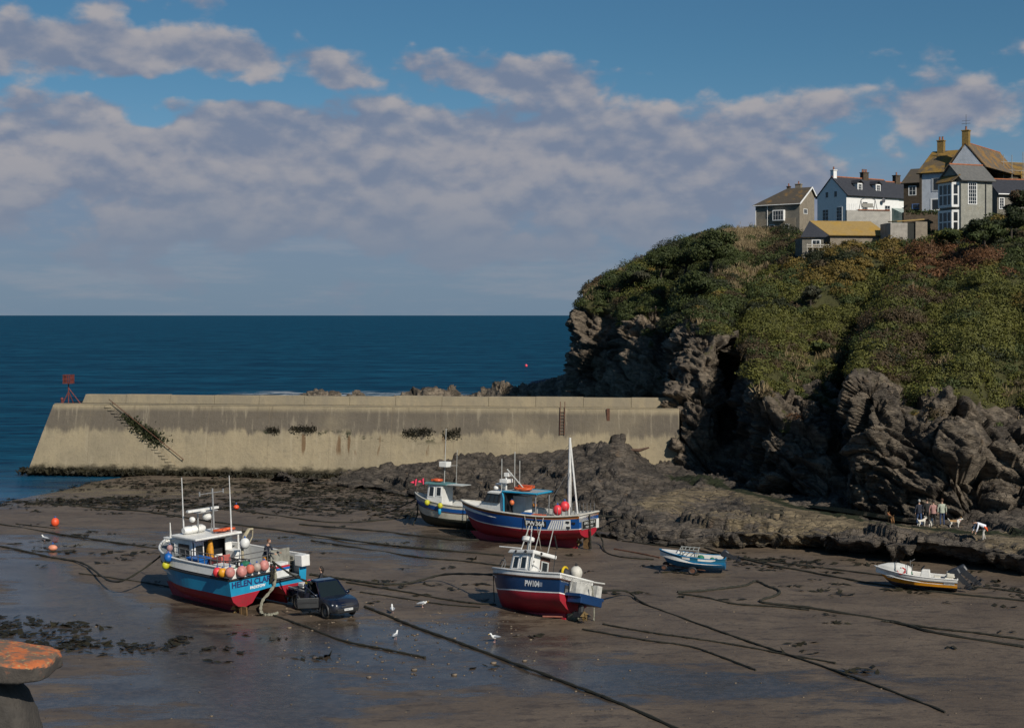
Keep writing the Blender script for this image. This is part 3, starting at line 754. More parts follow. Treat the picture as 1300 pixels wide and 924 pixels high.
# end face, top, back
nb = len(V); ex = [(0-.35, 0, -1.2), (0, 9.5, -1.2), (2.2, 8.6, LIP), (2.2, 1.2, LIP), (JL, 1.2, LIP), (JL, 8.6, LIP), (JL, 9.5, -1.2), (JL, -.2, -1.2)]
V = np.vstack([V, np.array(ex)]); V[nb] = V[0]
FA = np.vstack([FA, [[nb+0, nb+3, nb+2, nb+1], [nb+3, nb+4, nb+5, nb+2], [nb+1, nb+2, nb+5, nb+6], [nb+4, nb+7, nb+6, nb+5]]])
CONC = concrete_mat('sea_wall_concrete'); CONCP = concrete_mat('parapet_concrete', False)
np_mesh('wall', V, FA, [CONC], parent=jt)
mb = MB()
s0, _ = jloc(104, 508, 3.8)
# kerb along the lip, parapet with joints every few metres
mb2 = MB(); mb2.box(((2.25+JL)/2, 1.52, LIP+.055), (JL-2.3, .55, .10)); mb2.build('lip_kerb', CONCP, jt, bevel=.03)
n_ = 13; ln = (JL-s0)/n_
for i in range(n_):
    a = s0+i*ln; h = .92+.03*math.sin(i*2.1)+(.06 if i > 6 else 0)
    mb.hexa([(a+.01, 3.8, LIP), (a+ln-.012, 3.8, LIP), (a+ln-.012, 4.75, LIP), (a+.01, 4.75, LIP), (a+.01+(.35 if i == 0 else 0), 3.92, LIP+h), (a+ln-.012, 3.92, LIP+h), (a+ln-.012, 4.65, LIP+h), (a+.01+(.35 if i == 0 else 0), 4.65, LIP+h)])
mb.build('parapet', CONCP, jt, bevel=.04)
# stairs let into the face, with a rail and the weed that hides them
RUST = pm('rust_iron', (.13, .055, .03), .8, .4, 3, .3)
WEEDM = leaf_material('wall_weed', (.020, .026, .010), (.040, .044, .016), 2)
WEEDD = leaf_material('dark_seaweed', (.014, .013, .008), (.028, .024, .012), 1.2)
sA, zA = jloc(136, 512, .9); sB, zB = jloc(232, 596, .1)
mb = MB(); nst = 22
for i in range(nst):
    f = (i+.5)/nst; s = sA+(sB-sA)*f; z = zA+(zB-zA)*f
    if z < .15: continue
    w = face_w(z)
    mb.hexa([(s-.55, w-.16, z-.30), (s+.13, w-.16, z-.30), (s+.13, w+.2, z-.30), (s-.55, w+.2, z-.30), (s-.55, w-.10, z-.06), (s+.13, w-.10, z-.06), (s+.13, w+.25, z-.06), (s-.55, w+.25, z-.06)])
mb.build('steps', CONC, jt)
r0, rz0 = jloc(137, 507, .7); r1, rz1 = jloc(234, 583, .15)
mb = MB(); mb.tube([(r0, .95, rz0), (r0+(r1-r0)*.5, .42, rz0+(rz1-rz0)*.5), (r1, -.05, rz1)], .038, 6)
for f in (.04, .3, .55, .8, .98):
    s = r0+(r1-r0)*f; z = rz0+(rz1-rz0)*f; mb.cyl((s, face_w(z)-.25, z), (s, face_w(z)+.05, z-.35), .03, 6)
mb.build('handrail', RUST, jt)
def leaf_cloud(pts, nrm_jit, size, rng, mats, mi=None, parent=None, name='foliage', elong=1.6, up=.0):
    """many small leaf quads at pts (n,3)"""
    n = len(pts); a = rng.normal(size=(n, 3)); a[:, 2] += up*np.sign(rng.random(n)-.15); a /= np.linalg.norm(a, axis=1, keepdims=True)
    b = rng.normal(size=(n, 3)); b -= (b*a).sum(1, keepdims=True)*a; b /= np.linalg.norm(b, axis=1, keepdims=True)
    sz = np.asarray(size)*(.6+.8*rng.random(n)); sz = sz[:, None]
    u = a*sz*.5*elong; v = b*sz*.5
    V_ = np.stack([pts-u, pts+v*.9-u*.1, pts+u, pts-v*.9-u*.1], 1).reshape(-1, 3)
    F_ = np.arange(4*n).reshape(n, 4)
    return np_mesh(name, V_, F_, mats, mi, parent)
def wall_cloud(n, fs, thick=.25):
    pts = np.array([fs() for _ in range(n)]); return pts
def along():
    f = RNG.beta(3.0, 2.2)*.52+.14; s = sA+(sB-sA)*f+RNG.normal()*.25; z = zA+(zB-zA)*f+.15+RNG.normal()*.16*(1 if f < .35 else 2.0)
    if f > .42: s += abs(RNG.normal())*.7
    return (s, face_w(z)-abs(RNG.normal())*.12, z)
leaf_cloud(wall_cloud(1300, along), 1, .17, RNG, [WEEDM], parent=jt, name='ivy')
for (pxa, pxb, pya, pyb, n, nm) in [(338, 354, 540, 549, 160, 'weed_tuft'), (368, 400, 538, 548, 300, 'weed_tuft'), (512, 548, 541, 553, 420, 'weed_tuft'), (562, 584, 541, 555, 330, 'weed_tuft')]:
    CL = [.12, .3, .38, .6, .66, .9]
    def sp():
        cx_ = CL[RNG.integers(0, len(CL))]
        s, z = jloc(pxa+(pxb-pxa)*(cx_+.10*RNG.normal()), (pya+pyb)/2+(pyb-pya)*(.20*RNG.normal()+.5*(cx_-.5)*(1 if pxa < 500 else -1)*.4+.25*abs(RNG.normal())), .7); return (s, face_w(z)-abs(RNG.normal())*.06, z)
    leaf_cloud(wall_cloud(n*2, sp), 1, .10, RNG, [WEEDD], parent=jt, name=nm); jt.children[-1]['kind'] = 'stuff'
# rusty ladder
sl_, zt = jloc(714, 508, 1.0); _, zb_ = jloc(714, 552, .6)
mb = MB()
for dx in (-.22, .22): mb.tube([(sl_+dx, 1.25, LIP+.7), (sl_+dx, face_w(zt-.8)-.12, LIP-.1), (sl_+dx, face_w(zb_)-.12, zb_)], .04, 6)
k = int((LIP-zb_)/.3)
for i in range(k):
    z = zb_+.1+i*.3; mb.cyl((sl_-.22, face_w(z)-.12, z), (sl_+.22, face_w(z)-.12, z), .03, 6)
mb.build('ladder', RUST, jt)
mb = MB()
s, z = jloc(772, 520, .9)
mb.box((s, face_w(z-.6)-.02, z-.5), (.3, .1, 1.2)); mb.build('rust_stain_plate', RUST, jt)
# weed along the foot
def footweed():
    s = RNG.random()**.8*36-.6; return (s, -.2-abs(RNG.normal())*.5, max(-.25, .35*RNG.random()*(1.15-s/40)+RNG.normal()*.06-.05))
leaf_cloud(wall_cloud(6500, footweed), 1, .32, RNG, [WEEDD], parent=jt, name='seaweed_skirt')
jt.children[-1]['kind'] = 'stuff'
# driftwood stuck by the root of the wall
mb = MB(); pA = ray(799, 571, 133.5); pB = ray(824, 568, 133.0); pM = (pA+pB)/2+Vector((0, 0, -.15))
mb.tube([pA, pM, pB], [.10, .16, .07], 8)
tag(mb.build('driftwood', pm('drift_wood', (.13, .075, .05), .8, .4, 2, .3)), 'reddish driftwood log lodged against the foot of the breakwater', 'log')
# beacon
bs_, _ = jloc(87, 512, 2.6)
bp = JA+jx*bs_+jy*2.6+Vector((0, 0, LIP))
bc = thing('beacon', 'rusty red beacon on a tripod at the seaward end of the wall', 'beacon', bp, jang)
bc.scale = (.88, .88, .93)
RED = pm('beacon_red', (.17, .036, .03), .7, .4, 3, .2, dirt=.6, dirtc=(.10, .04, .03))
mb = MB(); mb.cyl((0, 0, 0), (0, 0, 2.35), .07, 8); mb.build('pole', RED, bc)
for (ex_, ey_) in ((-.62, -.25), (.35, .6), (1.55, -.1)):
    mb = MB(); mb.cyl((0, 0, 1.75 if ex_ > 1 else 1.35), (ex_, ey_, 0), .06, 6); mb.box((ex_, ey_, .03), (.24, .24, .05)); mb.build('leg', RED, bc)
mb = MB(); 
for zz in (2.3, 2.75, 3.2): mb.box((0, 0, zz), (1.02, 1.02, .10))
for i in range(5):
    for sx, sy in ((1, 0), (-1, 0), (0, 1), (0, -1)):
        o_ = -.42+.21*i
        mb.box((sx*.47+(o_ if sx == 0 else 0), sy*.47+(o_ if sy == 0 else 0), 2.75), ((.12 if sy else .05), (.12 if sx else .05), .8))
mb.build('topmark', RED, bc)
mb = MB(); mb.cyl((-.9, .2, 0), (-.9, .2, .45), .14, 8); mb.ball((-.9, .2, .5), .18); mb.build('bollard', RED, bc)
# ---------------------------------------------------------------- scrub on the hill
SPEC = {
 'gorse_scrub': ('yellow green gorse scrub over the hillside', (.108, .105, .020), (.062, .066, .016)),
 'green_scrub': ('mid green bramble scrub over the hillside', (.054, .068, .018), (.036, .046, .013)),
 'dark_scrub': ('dark green ivy and thorn scrub over the hillside', (.026, .030, .011), (.017, .021, .008)),
 'brown_scrub': ('brown dying scrub over the hillside', (.080, .055, .028), (.050, .036, .018)),
 'rust_bracken': ('rust red bracken on the brow of the nearer slope', (.130, .058, .024), (.075, .040, .018)),
 'ochre_bracken': ('ochre bracken below the terrace walls', (.155, .105, .022), (.09, .068, .018)),
 'dry_grass': ('straw coloured dry grass along the brow and ledges', (.26, .195, .105), (.16, .12, .065)),
 'green_grass': ('short green grass on the lower ledges', (.070, .090, .022), (.045, .058, .016))}
SN = list(SPEC)
def proj(p): return 650+F*p[:, 0]/p[:, 1], 400+F*(H-p[:, 2])/p[:, 1]
GRIDF = grid_faces(*shape2)
cen = pf2[GRIDF].mean(1); vw = vegw[GRIDF].mean(1); e1 = pf2[GRIDF[:, 1]]-pf2[GRIDF[:, 0]]; e2 = pf2[GRIDF[:, 3]]-pf2[GRIDF[:, 0]]
ar = np.linalg.norm(np.cross(e1, e2), axis=1)
fn = nsm[GRIDF].mean(1); fcol = colp[GRIDF].mean(1); frow = rowp[GRIDF].mean(1)
ppx, ppy = proj(cen)
wgt = ar*sstep(.35, .7, vw)*(ppx > 715)*(ppx < 1345)*(fcol > 1.0)*(frow < 9.25)*(1+.8*(cen[:, 1] < 150))
wgt *= np.where(frow > 8.1, .5, 1)
def bl(x, y, cx, cy, rx, ry): return np.exp(-((x-cx)/rx)**2-((y-cy)/ry)**2)
def species(p, rng):
    x, y = proj(p); n = len(x); L = np.zeros((n, len(SN)))
    nz = lambda k, s_: fbm(p*s_, 200+k*7, 3)
    right = sstep(930, 980, x)
    L[:, 0] = .15+.75*nz(0, .12)+.55*right*sstep(330, 370, y)*sstep(520, 440, y)+.25*bl(x, y, 1250, 400, 120, 60)+.35*bl(x, y, 1000, 410, 60, 45)
    L[:, 1] = .30+.75*nz(1, .12)+.2*(1-right)+.25*bl(x, y, 1060, 370, 120, 50)
    L[:, 2] = .12+.75*nz(2, .12)+.55*bl(x, y, 880, 345, 50, 45)+.5*bl(x, y, 1250, 318, 80, 14)+.5*bl(x, y, 1165, 420, 25, 50)+.35*bl(x, y, 1040, 335, 30, 15)
    L[:, 3] = .10+.80*nz(3, .15)+.85*bl(x, y, 1165, 400, 45, 55)+.6*bl(x, y, 1020, 440, 70, 25)+.30*bl(x, y, 960, 340, 40, 40)+.3*bl(x, y, 1200, 470, 80, 30)
    L[:, 4] = -.25+.40*nz(4, .15)+2.1*bl(x, y, 1215, 334, 55, 20)+.75*bl(x, y, 1150, 368, 60, 24)
    L[:, 5] = -.10+.5*nz(5, .12)+1.35*bl(x, y, 1105, 335, 85, 24)+.6*bl(x, y, 1050, 372, 60, 25)
    L[:, 6] = -.05+.55*nz(6, .18)+1.4*bl(x, y, 940, 300, 45, 16)+1.0*bl(x, y, 955, 345, 28, 32)+.85*bl(x, y, 1025, 458, 60, 15)+.35*bl(x, y, 790, 335, 50, 14)+.25*bl(x, y, 1230, 490, 70, 20)+.4*bl(x, y, 740, 395, 14, 20)
    L[:, 7] = -.05+.5*nz(7, .18)+.7*bl(x, y, 1040, 487, 50, 18)+.6*bl(x, y, 905, 440, 25, 25)+.6*bl(x, y, 1105, 540, 20, 20)+.35*bl(x, y, 820, 375, 60, 20)+.5*bl(x, y, 755, 400, 12, 20)
    L += .22*rng.normal(size=L.shape)
    return L.argmax(1)
NB = 6400
pick = RNG.choice(len(cen), NB, p=wgt/wgt.sum())
bp_ = cen[pick]+RNG.normal(size=(NB, 3))*.15; bn = fn[pick]; sp_ = species(bp_, RNG)
upv = bn*.45+np.array([0, 0, .75]); upv /= np.linalg.norm(upv, axis=1, keepdims=True)
leafV = {k: [] for k in range(8)}
rad = .38+.75*RNG.random(NB)**1.8
big = RNG.random(NB) < .05; rad = np.where(big & ~np.isin(sp_, [6, 7]), 1.25+.8*RNG.random(NB), rad)
rad *= np.where(np.isin(sp_, [6, 7]), .7, 1.0)*np.where(bp_[:, 1] > 150, 1.15, .95)
def quads(c, a, b):
    return np.stack([c-a, c+b, c+a, c-b], 1)
for k in range(8):
    id_ = np.where(sp_ == k)[0]
    if not len(id_): continue
    if k < 6:
        ii = np.repeat(id_, (np.clip((rad[id_]/.60)**2, .5, 10)*105).astype(int)); n = len(ii)
        dr = RNG.normal(size=(n, 3)); dr /= np.linalg.norm(dr, axis=1, keepdims=True)
        dot = (dr*upv[ii]).sum(1); dr = dr-np.minimum(dot, 0)[:, None]*1.9*upv[ii]     # dome above the ground
        lump = 1+.35*pnoise(dr*2.2+ii[:, None]*1.7, 301)
        c = bp_[ii]+dr*(rad[ii]*(.55+.5*RNG.random(n)**.5)*lump)[:, None]*np.array([1.05, 1.05, .8])
        sz = (.045+.055*RNG.random(n))*np.where(k == 5, 1.1, 1.0)*np.where(bp_[ii, 1] > 150, 1.25, 1.0)
        nn = dr*.9+RNG.normal(size=(n, 3))*.36; nn /= np.linalg.norm(nn, axis=1, keepdims=True)
        a = np.cross(nn, RNG.normal(size=(n, 3))); a /= np.linalg.norm(a, axis=1, keepdims=True); b = np.cross(nn, a)
        leafV[k].append(quads(c, a*sz[:, None]*1.3, b*sz[:, None]*.75))
    if k >= 6 or k in (3,):
        per = 46 if k >= 6 else 10
        ii = np.repeat(id_, per); n = len(ii)
        off = RNG.normal(size=(n, 3))*rad[ii][:, None]*.75; off -= (off*bn[ii]).sum(1, keepdims=True)*bn[ii]
        c0_ = bp_[ii]+off; hgt = (.28+.5*RNG.random(n))*(1.0 if k == 6 else .6 if k == 7 else 1.0)
        d_ = np.array([0, 0, 1.0])+RNG.normal(size=(n, 3))*.38; d_ /= np.linalg.norm(d_, axis=1, keepdims=True)
        sd_ = np.cross(d_, RNG.normal(size=(n, 3))); sd_ /= np.linalg.norm(sd_, axis=1, keepdims=True)
        wd_ = .03+.03*RNG.random(n)
        tip = c0_+d_*hgt[:, None]
        leafV[k].append(np.stack([c0_-sd_*wd_[:, None], c0_+sd_*wd_[:, None], tip+sd_*wd_[:, None]*.3, tip-sd_*wd_[:, None]*.3], 1))
for k, nm in enumerate(SN):
    if not leafV[k]: continue
    V_ = np.concatenate(leafV[k]).reshape(-1, 3); lab, ca, cb = SPEC[nm]
    o = np_mesh(nm, V_, np.arange(len(V_)).reshape(-1, 4), [leaf_material(nm, ca, cb, .7)])
    tag(o, lab, 'scrub' if 'scrub' in nm or 'bracken' in nm else 'grass', kind='stuff')
CLIFF_BVH = bvh_of(cliff)
def cliff_hit(px, py):
    d_ = (ray(px, py, 1.0)-Vector((0, 0, H))).normalized()
    h = CLIFF_BVH.ray_cast(Vector((0, 0, H)), d_); return h[0]
def cliff_z(x, y, default=25.0):
    h = CLIFF_BVH.ray_cast(Vector((x, y, 90)), Vector((0, 0, -1))); return h[0].z if h[0] is not None else default
# ---------------------------------------------------------------- trees and single shrubs
BARK = pm('bark', (.055, .042, .03), .9, .4, 5, .5)
TREE_A = leaf_material('pine_green', (.032, .044, .014), (.050, .060, .017), .9)
TREE_B = leaf_material('pine_green_light', (.055, .066, .018), (.034, .046, .014), .9)
SHR_A = leaf_material('shrub_green', (.036, .050, .016), (.056, .070, .020), 1.3)
SHR_B = leaf_material('shrub_dark', (.018, .026, .010), (.028, .036, .012), 1.3)
SHR_Y = leaf_material('shrub_yellow', (.115, .115, .022), (.070, .080, .020), 1.3)
SHR_G = leaf_material('shrub_grey', (.060, .058, .034), (.040, .042, .026), 1.3)
def tree(name, base, h, w, label, cat, group, mats, seed, lean=(.0, 0), nleaf=5200, leaf=.105, trunk_h=.35, flat=.62, nlimb=9):
    nleaf = int(nleaf*1.9); rng = np.random.default_rng(seed); t_ = thing(name, label, cat, base, 0, group)
    mb = MB(); tip = Vector((lean[0]*h, lean[1]*h, h*.8))
    mb.tube([(0, 0, -.8), (lean[0]*h*.2, lean[1]*h*.2, h*trunk_h), tip], [.05*h*.6+.06, .04*h*.6+.04, .04], 8)
    clumps = []
    for i in range(nlimb):
        a = rng.random()*6.283; f = .30+.65*rng.random(); s_ = Vector((tip.x*f, tip.y*f, h*(trunk_h*.6+f*(.78-trunk_h*.6))))
        L = w*.5*(.55+.5*rng.random())*(1.15-.55*f)
        e = s_+Vector((math.cos(a)*L+lean[0]*h*.35, math.sin(a)*L, h*(.05+.16*rng.random())))
        mb.tube([s_, (s_+e)/2+Vector((0, 0, -.04*h)), e], [.028*h, .018*h, .008*h], 6)
        clumps += [e, (s_+e)/2+Vector((0, 0, .06*h))]
    clumps += [tip+Vector((0, 0, .12*h)), tip*.85]
    mb.build('trunk', BARK, t_)
    C = np.array([list(c) for c in clumps]); nc_ = len(C)
    ci = rng.integers(0, nc_, nleaf); cr = (.16+.12*rng.random(nc_))*w
    dr = rng.normal(size=(nleaf, 3)); dr /= np.linalg.norm(dr, axis=1, keepdims=True)
    rr = (.45+.6*rng.random(nleaf)**.6)*(1+.4*pnoise(dr*2.5+ci[:, None]*3.3, seed))
    pts = C[ci]+dr*(cr[ci]*rr)[:, None]*np.array([1, 1, flat])
    nn = dr+rng.normal(size=(nleaf, 3))*.55; nn /= np.linalg.norm(nn, axis=1, keepdims=True)
    a_v = np.cross(nn, rng.normal(size=(nleaf, 3))); a_v /= np.linalg.norm(a_v, axis=1, keepdims=True); b_v = np.cross(nn, a_v)
    sz = leaf*(.6+.8*rng.random(nleaf))[:, None]
    V_ = quads(pts, a_v*sz*1.5, b_v*sz*.7).reshape(-1, 3)
    np_mesh('crown', V_, np.arange(len(V_)).reshape(-1, 4), mats, (rng.random(nc_) > .55).astype(int)[ci] if len(mats) > 1 else None, t_)
    return t_
def tree_at(px, py_base, py_top, wpx, *a, **k):
    p = cliff_hit(px, py_base)
    if p is None: return None
    s_ = F/p.y; h = (py_base-py_top)/s_
    return tree(a[0], Vector((p.x, p.y, p.z-.1)), h, wpx/s_, *a[1:], **k)
tree_at(868, 372, 304, 62, 'pine_tree', 'tallest dark wind-bent pine near the middle of the headland brow', 'tree', 'wind bent pines on the headland', [TREE_A, TREE_B], 401, lean=(.10, 0), nleaf=7000)
tree_at(902, 352, 294, 56, 'pine_tree', 'dark pine farthest inland on the headland brow, against the sky', 'tree', 'wind bent pines on the headland', [TREE_A, TREE_B], 402, lean=(.08, 0), nleaf=6500)
tree_at(838, 362, 316, 46, 'pine_tree', 'smaller pine on the seaward side of the tall pine', 'tree', 'wind bent pines on the headland', [TREE_B, TREE_A], 403, lean=(.12, 0), nleaf=5000)
tree_at(885, 392, 346, 56, 'pine_tree', 'low rounded dark pine hanging over the rock face', 'tree', 'wind bent pines on the headland', [TREE_A, TREE_A], 404, lean=(-.05, -.05), nleaf=5600)
tree_at(806, 372, 338, 40, 'thorn_bush', 'grey green thorn bush on the seaward brow', 'bush', None, [SHR_G, SHR_A], 405, nleaf=3200)
tree_at(775, 368, 350, 30, 'thorn_bush', 'lowest thorn bush at the tip of the headland', 'bush', None, [SHR_A, SHR_G], 406, nleaf=2400)
tree_at(1284, 306, 268, 36, 'shrub', 'tall dark shrub growing beside the slate house', 'shrub', None, [SHR_B, SHR_A], 407, nleaf=6500)
tree_at(1250, 318, 280, 44, 'shrub', 'rounded shrub in front of the slate house side wall', 'shrub', None, [SHR_A, SHR_B], 408, nleaf=4200)
tree_at(1232, 308, 290, 30, 'shrub', 'low shrub under the corner of the slate house', 'shrub', None, [SHR_B, SHR_A], 409, nleaf=2600)
tree_at(1205, 315, 292, 34, 'shrub', 'spiky green shrub beneath the white bay windows', 'shrub', None, [SHR_A, SHR_Y], 410, nleaf=3000)
tree_at(1029, 390, 362, 26, 'shrub', 'pale bare-stemmed thorn on the slope below the boat shed', 'shrub', None, [SHR_G], 411, nleaf=900)
tree_at(1088, 430, 412, 20, 'shrub', 'bright yellow flowering shrub on the lower slope', 'shrub', None, [SHR_Y], 412, nleaf=1500)
tree_at(1040, 452, 432, 22, 'shrub', 'fresh green clump of leaves above the dry grass ledge', 'shrub', None, [SHR_Y, SHR_A], 413, nleaf=1600)
tree_at(1072, 460, 444, 18, 'shrub', 'small green clump beside the gully head', 'shrub', None, [SHR_A, SHR_Y], 414, nleaf=1200)
tree_at(1290, 300, 240, 36, 'shrub', 'reddish brown feathery shrub at the edge of the dark slate roof', 'shrub', None, [leaf_material('shrub_red', (.075, .045, .022), (.05, .036, .02), 1.2), SHR_B], 415, nleaf=3600)
# ---------------------------------------------------------------- building kit
WHITE = pm('white_paint', (.80, .79, .76), .6, .08, 2, .12, dirt=.25, dirtc=(.5, .47, .42))
WFRAME = pm('white_frame', (.82, .81, .78), .45, .05, 4, 0)
GLASS = bpy.data.materials.new('window_glass'); t = NT(GLASS)
b = t.bsdf(Base_Color=t.mix(t.noise(t.obj(), .6, 2), (.012, .016, .02), (.035, .04, .045)), Roughness=.05)
def stone_mat(name, a, b_, sc=1.8, bump=.6, lich=0.0):
    if name in MATS: return MATS[name]
    m = bpy.data.materials.new(name); t = NT(m); o = t.obj(); x, y, z = t.xyz(o)
    v = t.n('ShaderNodeCombineXYZ', None, X=t.math('ADD', x, y), Y=z, Z=0).outputs[0]
    br = t.n('ShaderNodeTexBrick', None, Vector=v, Color1=(*a, 1), Color2=(*b_, 1), Mortar=(*[q*.62 for q in a], 1), Scale=sc)
    br.inputs['Mortar Size'].default_value = .018; br.inputs['Bias'].default_value = -.1
    n = t.noise(o, 1.2, 6, .65)
    col = t.mix(t.ss(n, .4, .7, 0, .5), br.outputs[0], tuple(q*.6 for q in a))
    if lich: col = t.mix(t.ss(t.noise(o, .8, 6), .55, .7, 0, lich), col, (.26, .17, .05))
    bs = t.bsdf(Base_Color=col, Roughness=.9); bs.inputs['Specular IOR Level'].default_value = .15
    t.set(bs.inputs['Normal'], t.bump(t.math('ADD', br.outputs[1], t.noise(o, 9, 4)), bump, .03)); MATS[name] = m
    return m
def slate_mat(name, a, b_, lich=(.34, .20, .045), amt=.5, sc=1.6):
    if name in MATS: return MATS[name]
    m = bpy.data.materials.new(name); t = NT(m); o = t.obj(); x, y, z = t.xyz(o)
    v = t.n('ShaderNodeCombineXYZ', None, X=x, Y=t.math('ADD', z, t.math('MULTIPLY', y, .6)), Z=0).outputs[0]
    br = t.n('ShaderNodeTexBrick', None, Vector=v, Color1=(*a, 1), Color2=(*b_, 1), Mortar=(*[q*.5 for q in a], 1), Scale=sc*1.4)
    br.inputs['Mortar Size'].default_value = .012
    n = t.noise(o, .55, 7, .66); n2 = t.noise(t.map(o, (1, 1, 1)), 2.6, 5, .65)
    col = t.mix(t.ss(n2, .45, .7, 0, .5), br.outputs[0], tuple(q*.65 for q in a))
    col = t.mix(t.ss(n, .66-.28*amt, .80-.28*amt, 0, min(1, amt+.25)), col, t.mix(n2, lich, tuple(q*.6 for q in lich)))
    bs = t.bsdf(Base_Color=col, Roughness=.75); bs.inputs['Specular IOR Level'].default_value = .3
    t.set(bs.inputs['Normal'], t.bump(br.outputs[1], .5, .03)); MATS[name] = m
    return m
def win(parent, p00, p10, p11, p01, u0, u1, v0, v1, nx=2, ny=2, fw=.09, proud=.05, frame=None, glass=None, single=False, name='window', bar=.035):
    """window set on the quad p00 p10 p11 p01 (bottom left, bottom right, top right, top left seen from outside)"""
    p00, p10, p11, p01 = map(Vector, (p00, p10, p11, p01)); frame = frame or WFRAME; glass = glass or GLASS
    def B(u, v): return (p00*(1-u)+p10*u)*(1-v)+(p01*(1-u)+p11*u)*v
    a, b_, c, d_ = B(u0, v0), B(u1, v0), B(u1, v1), B(u0, v1)
    W = ((b_-a).length+(c-d_).length)/2; Hh = (d_-a).length; n = (b_-a).cross(d_-a).normalized()
    def Q(s, r): return (a*(1-s)+b_*s)*(1-r)+(d_*(1-s)+c*s)*r
    def slab(mb, s0, s1, r0, r1, o0, o1, mi=0):
        q = [Q(s0, r0), Q(s1, r0), Q(s1, r1), Q(s0, r1)]
        mb.hexa([x+n*o0 for x in q]+[x+n*o1 for x in q], mi)
    mb = MB(); fx, fy = fw/W, fw/Hh
    slab(mb, -fx*.3, fx, 0, 1, -.04, proud); slab(mb, 1-fx, 1+fx*.3, 0, 1, -.04, proud)
    slab(mb, fx, 1-fx, 0, fy, -.04, proud); slab(mb, fx, 1-fx, 1-fy, 1, -.04, proud)
    bx, by = bar/W, bar/Hh
    for i in range(1, nx):
        s = i/nx; slab(mb, s-bx/2, s+bx/2, fy, 1-fy, -.03, proud*.75)
    for j in range(1, ny):
        r = j/ny
        for i in range(nx):
            s0 = fx if i == 0 else i/nx+bx/2; s1 = 1-fx if i == nx-1 else (i+1)/nx-bx/2
            slab(mb, s0, s1, r-by/2, r+by/2, -.03, proud*.6)
    if single:
        slab(mb, fx, 1-fx, fy, 1-fy, -.05, .012, 1); return mb.build(name, [frame, glass], parent)
    o = mb.build(name, frame, parent); g = MB(); slab(g, fx, 1-fx, fy, 1-fy, -.05, .012); g.build('pane', glass, o); return o
def roof_slab(mb, q, th=.14, mi=0):
    q = [Vector(p) for p in q]; n = (q[1]-q[0]).cross(q[-1]-q[0]).normalized()
    if n.z < 0: n = -n; 
    k = len(q); vs = [p+n*th for p in q]+[p for p in q]
    fs = [list(range(k)), list(range(2*k-1, k-1, -1))]+[[k+i, k+(i+1) % k, (i+1) % k, i] for i in range(k)]
    mb.add(vs, fs, mi)
def chimney(parent, x, y, z0, z1, w, dpt, mat, pots=2, potm=None, name='chimney'):
    mb = MB(); mb.box((x, y, (z0+z1)/2), (w, dpt, z1-z0)); mb.box((x, y, z1+.08), (w+.16, dpt+.16, .15))
    o = mb.build(name, mat, parent, bevel=.02); mb = MB()
    for i in range(pots):
        px_ = x+(i-(pots-1)/2)*.42; mb.tube([(px_, y, z1+.15), (px_, y, z1+.25), (px_, y, z1+.62), (px_, y, z1+.68)], [.17, .14, .12, .15], 10)
    if pots: mb.build('chimney_pot', potm or POT, o)
    return o
POT = pm('terracotta_pot', (.30, .12, .06), .8, .3, 3)
RIDGE = pm('ridge_tile', (.36, .125, .05), .8, .3, 2, .3)
SLATE_D = slate_mat('dark_slate', (.035, .038, .048), (.050, .052, .062), amt=-.3)
SLATE_B = slate_mat('brown_slate', (.105, .085, .062), (.075, .064, .05), (.30, .17, .05), .45)
SLATE_O = slate_mat('lichen_slate', (.15, .11, .065), (.105, .082, .055), (.31, .185, .045), .80)
SLATE_P = slate_mat('patched_slate', (.16, .12, .08), (.115, .09, .065), (.30, .165, .05), .72)
SLATE_G = slate_mat('grey_slate', (.125, .125, .12), (.165, .16, .15), (.30, .18, .05), .25)
OCHRE = slate_mat('ochre_roof', (.37, .245, .085), (.30, .205, .08), (.42, .26, .06), .7)
STONE_G = stone_mat('grey_rubble', (.20, .185, .155), (.26, .235, .195))
STONE_B = stone_mat('brown_stone', (.26, .22, .17), (.31, .265, .20))
STONE_D = stone_mat('dark_rubble', (.085, .066, .048), (.13, .10, .07), 2.2)
SLATEH = stone_mat('hung_slate', (.29, .285, .245), (.37, .36, .31), 2.6, .4, .18)
BLUEW = stone_mat('lime_wash_shade_blue', (.56, .60, .66), (.62, .65, .70), 1.6, .7)  # white lime wash, with the blue of its shaded walls put into the colour
def hz(px, py, D): return ray(px, py, D*K)
def frame_at(px, py, D, ang):
    """house frame: origin at surveyed base corner, +x along the front wall, +y back into the house"""
    p = hz(px, py, D); return p, ang
# ---- A far grey house: corner nearest the viewer is the right end of the front wall
p, a = hz(1015, 291, 235), R(-37)
hA = thing('stone_house', 'grey stone house nearest the sea, with a brown hipped roof', 'house', p, a)
L, W, E = 9.3, 6.6, 5.0
mb = MB()
mb.poly([(-L, 0, -2), (0, 0, -2), (0, 0, E), (-L, 0, E)], 0); mb.poly([(0, 0, -2), (0, W, -2), (0, W, E+1.6), (0, W*.74, E+3.1), (0, 0, E)], 1)
mb.poly([(0, W, -2), (-L, W, -2), (-L, W, E), (0, W, E+1.6)], 1); mb.poly([(-L, W, -2), (-L, 0, -2), (-L, 0, E), (-L, W, E)], 0)
mb.build('wall', [STONE_G, STONE_B], hA)
mb = MB(); mb.box((-L/2-.4, -.06, 1.0), (L-.9, .10, 2.4)); mb.build('rendered_base', STONE_B, hA)
rz_, ry_ = E+3.25, W*.74
mb = MB()
roof_slab(mb, [(-L-.4, -.45, E-.22), (.35, -.45, E-.22), (.35, ry_, rz_), (-L*.52, ry_, rz_)])
roof_slab(mb, [(-L-.4, W+.3, E-.22), (-L-.4, -.45, E-.22), (-L*.52, ry_, rz_)])
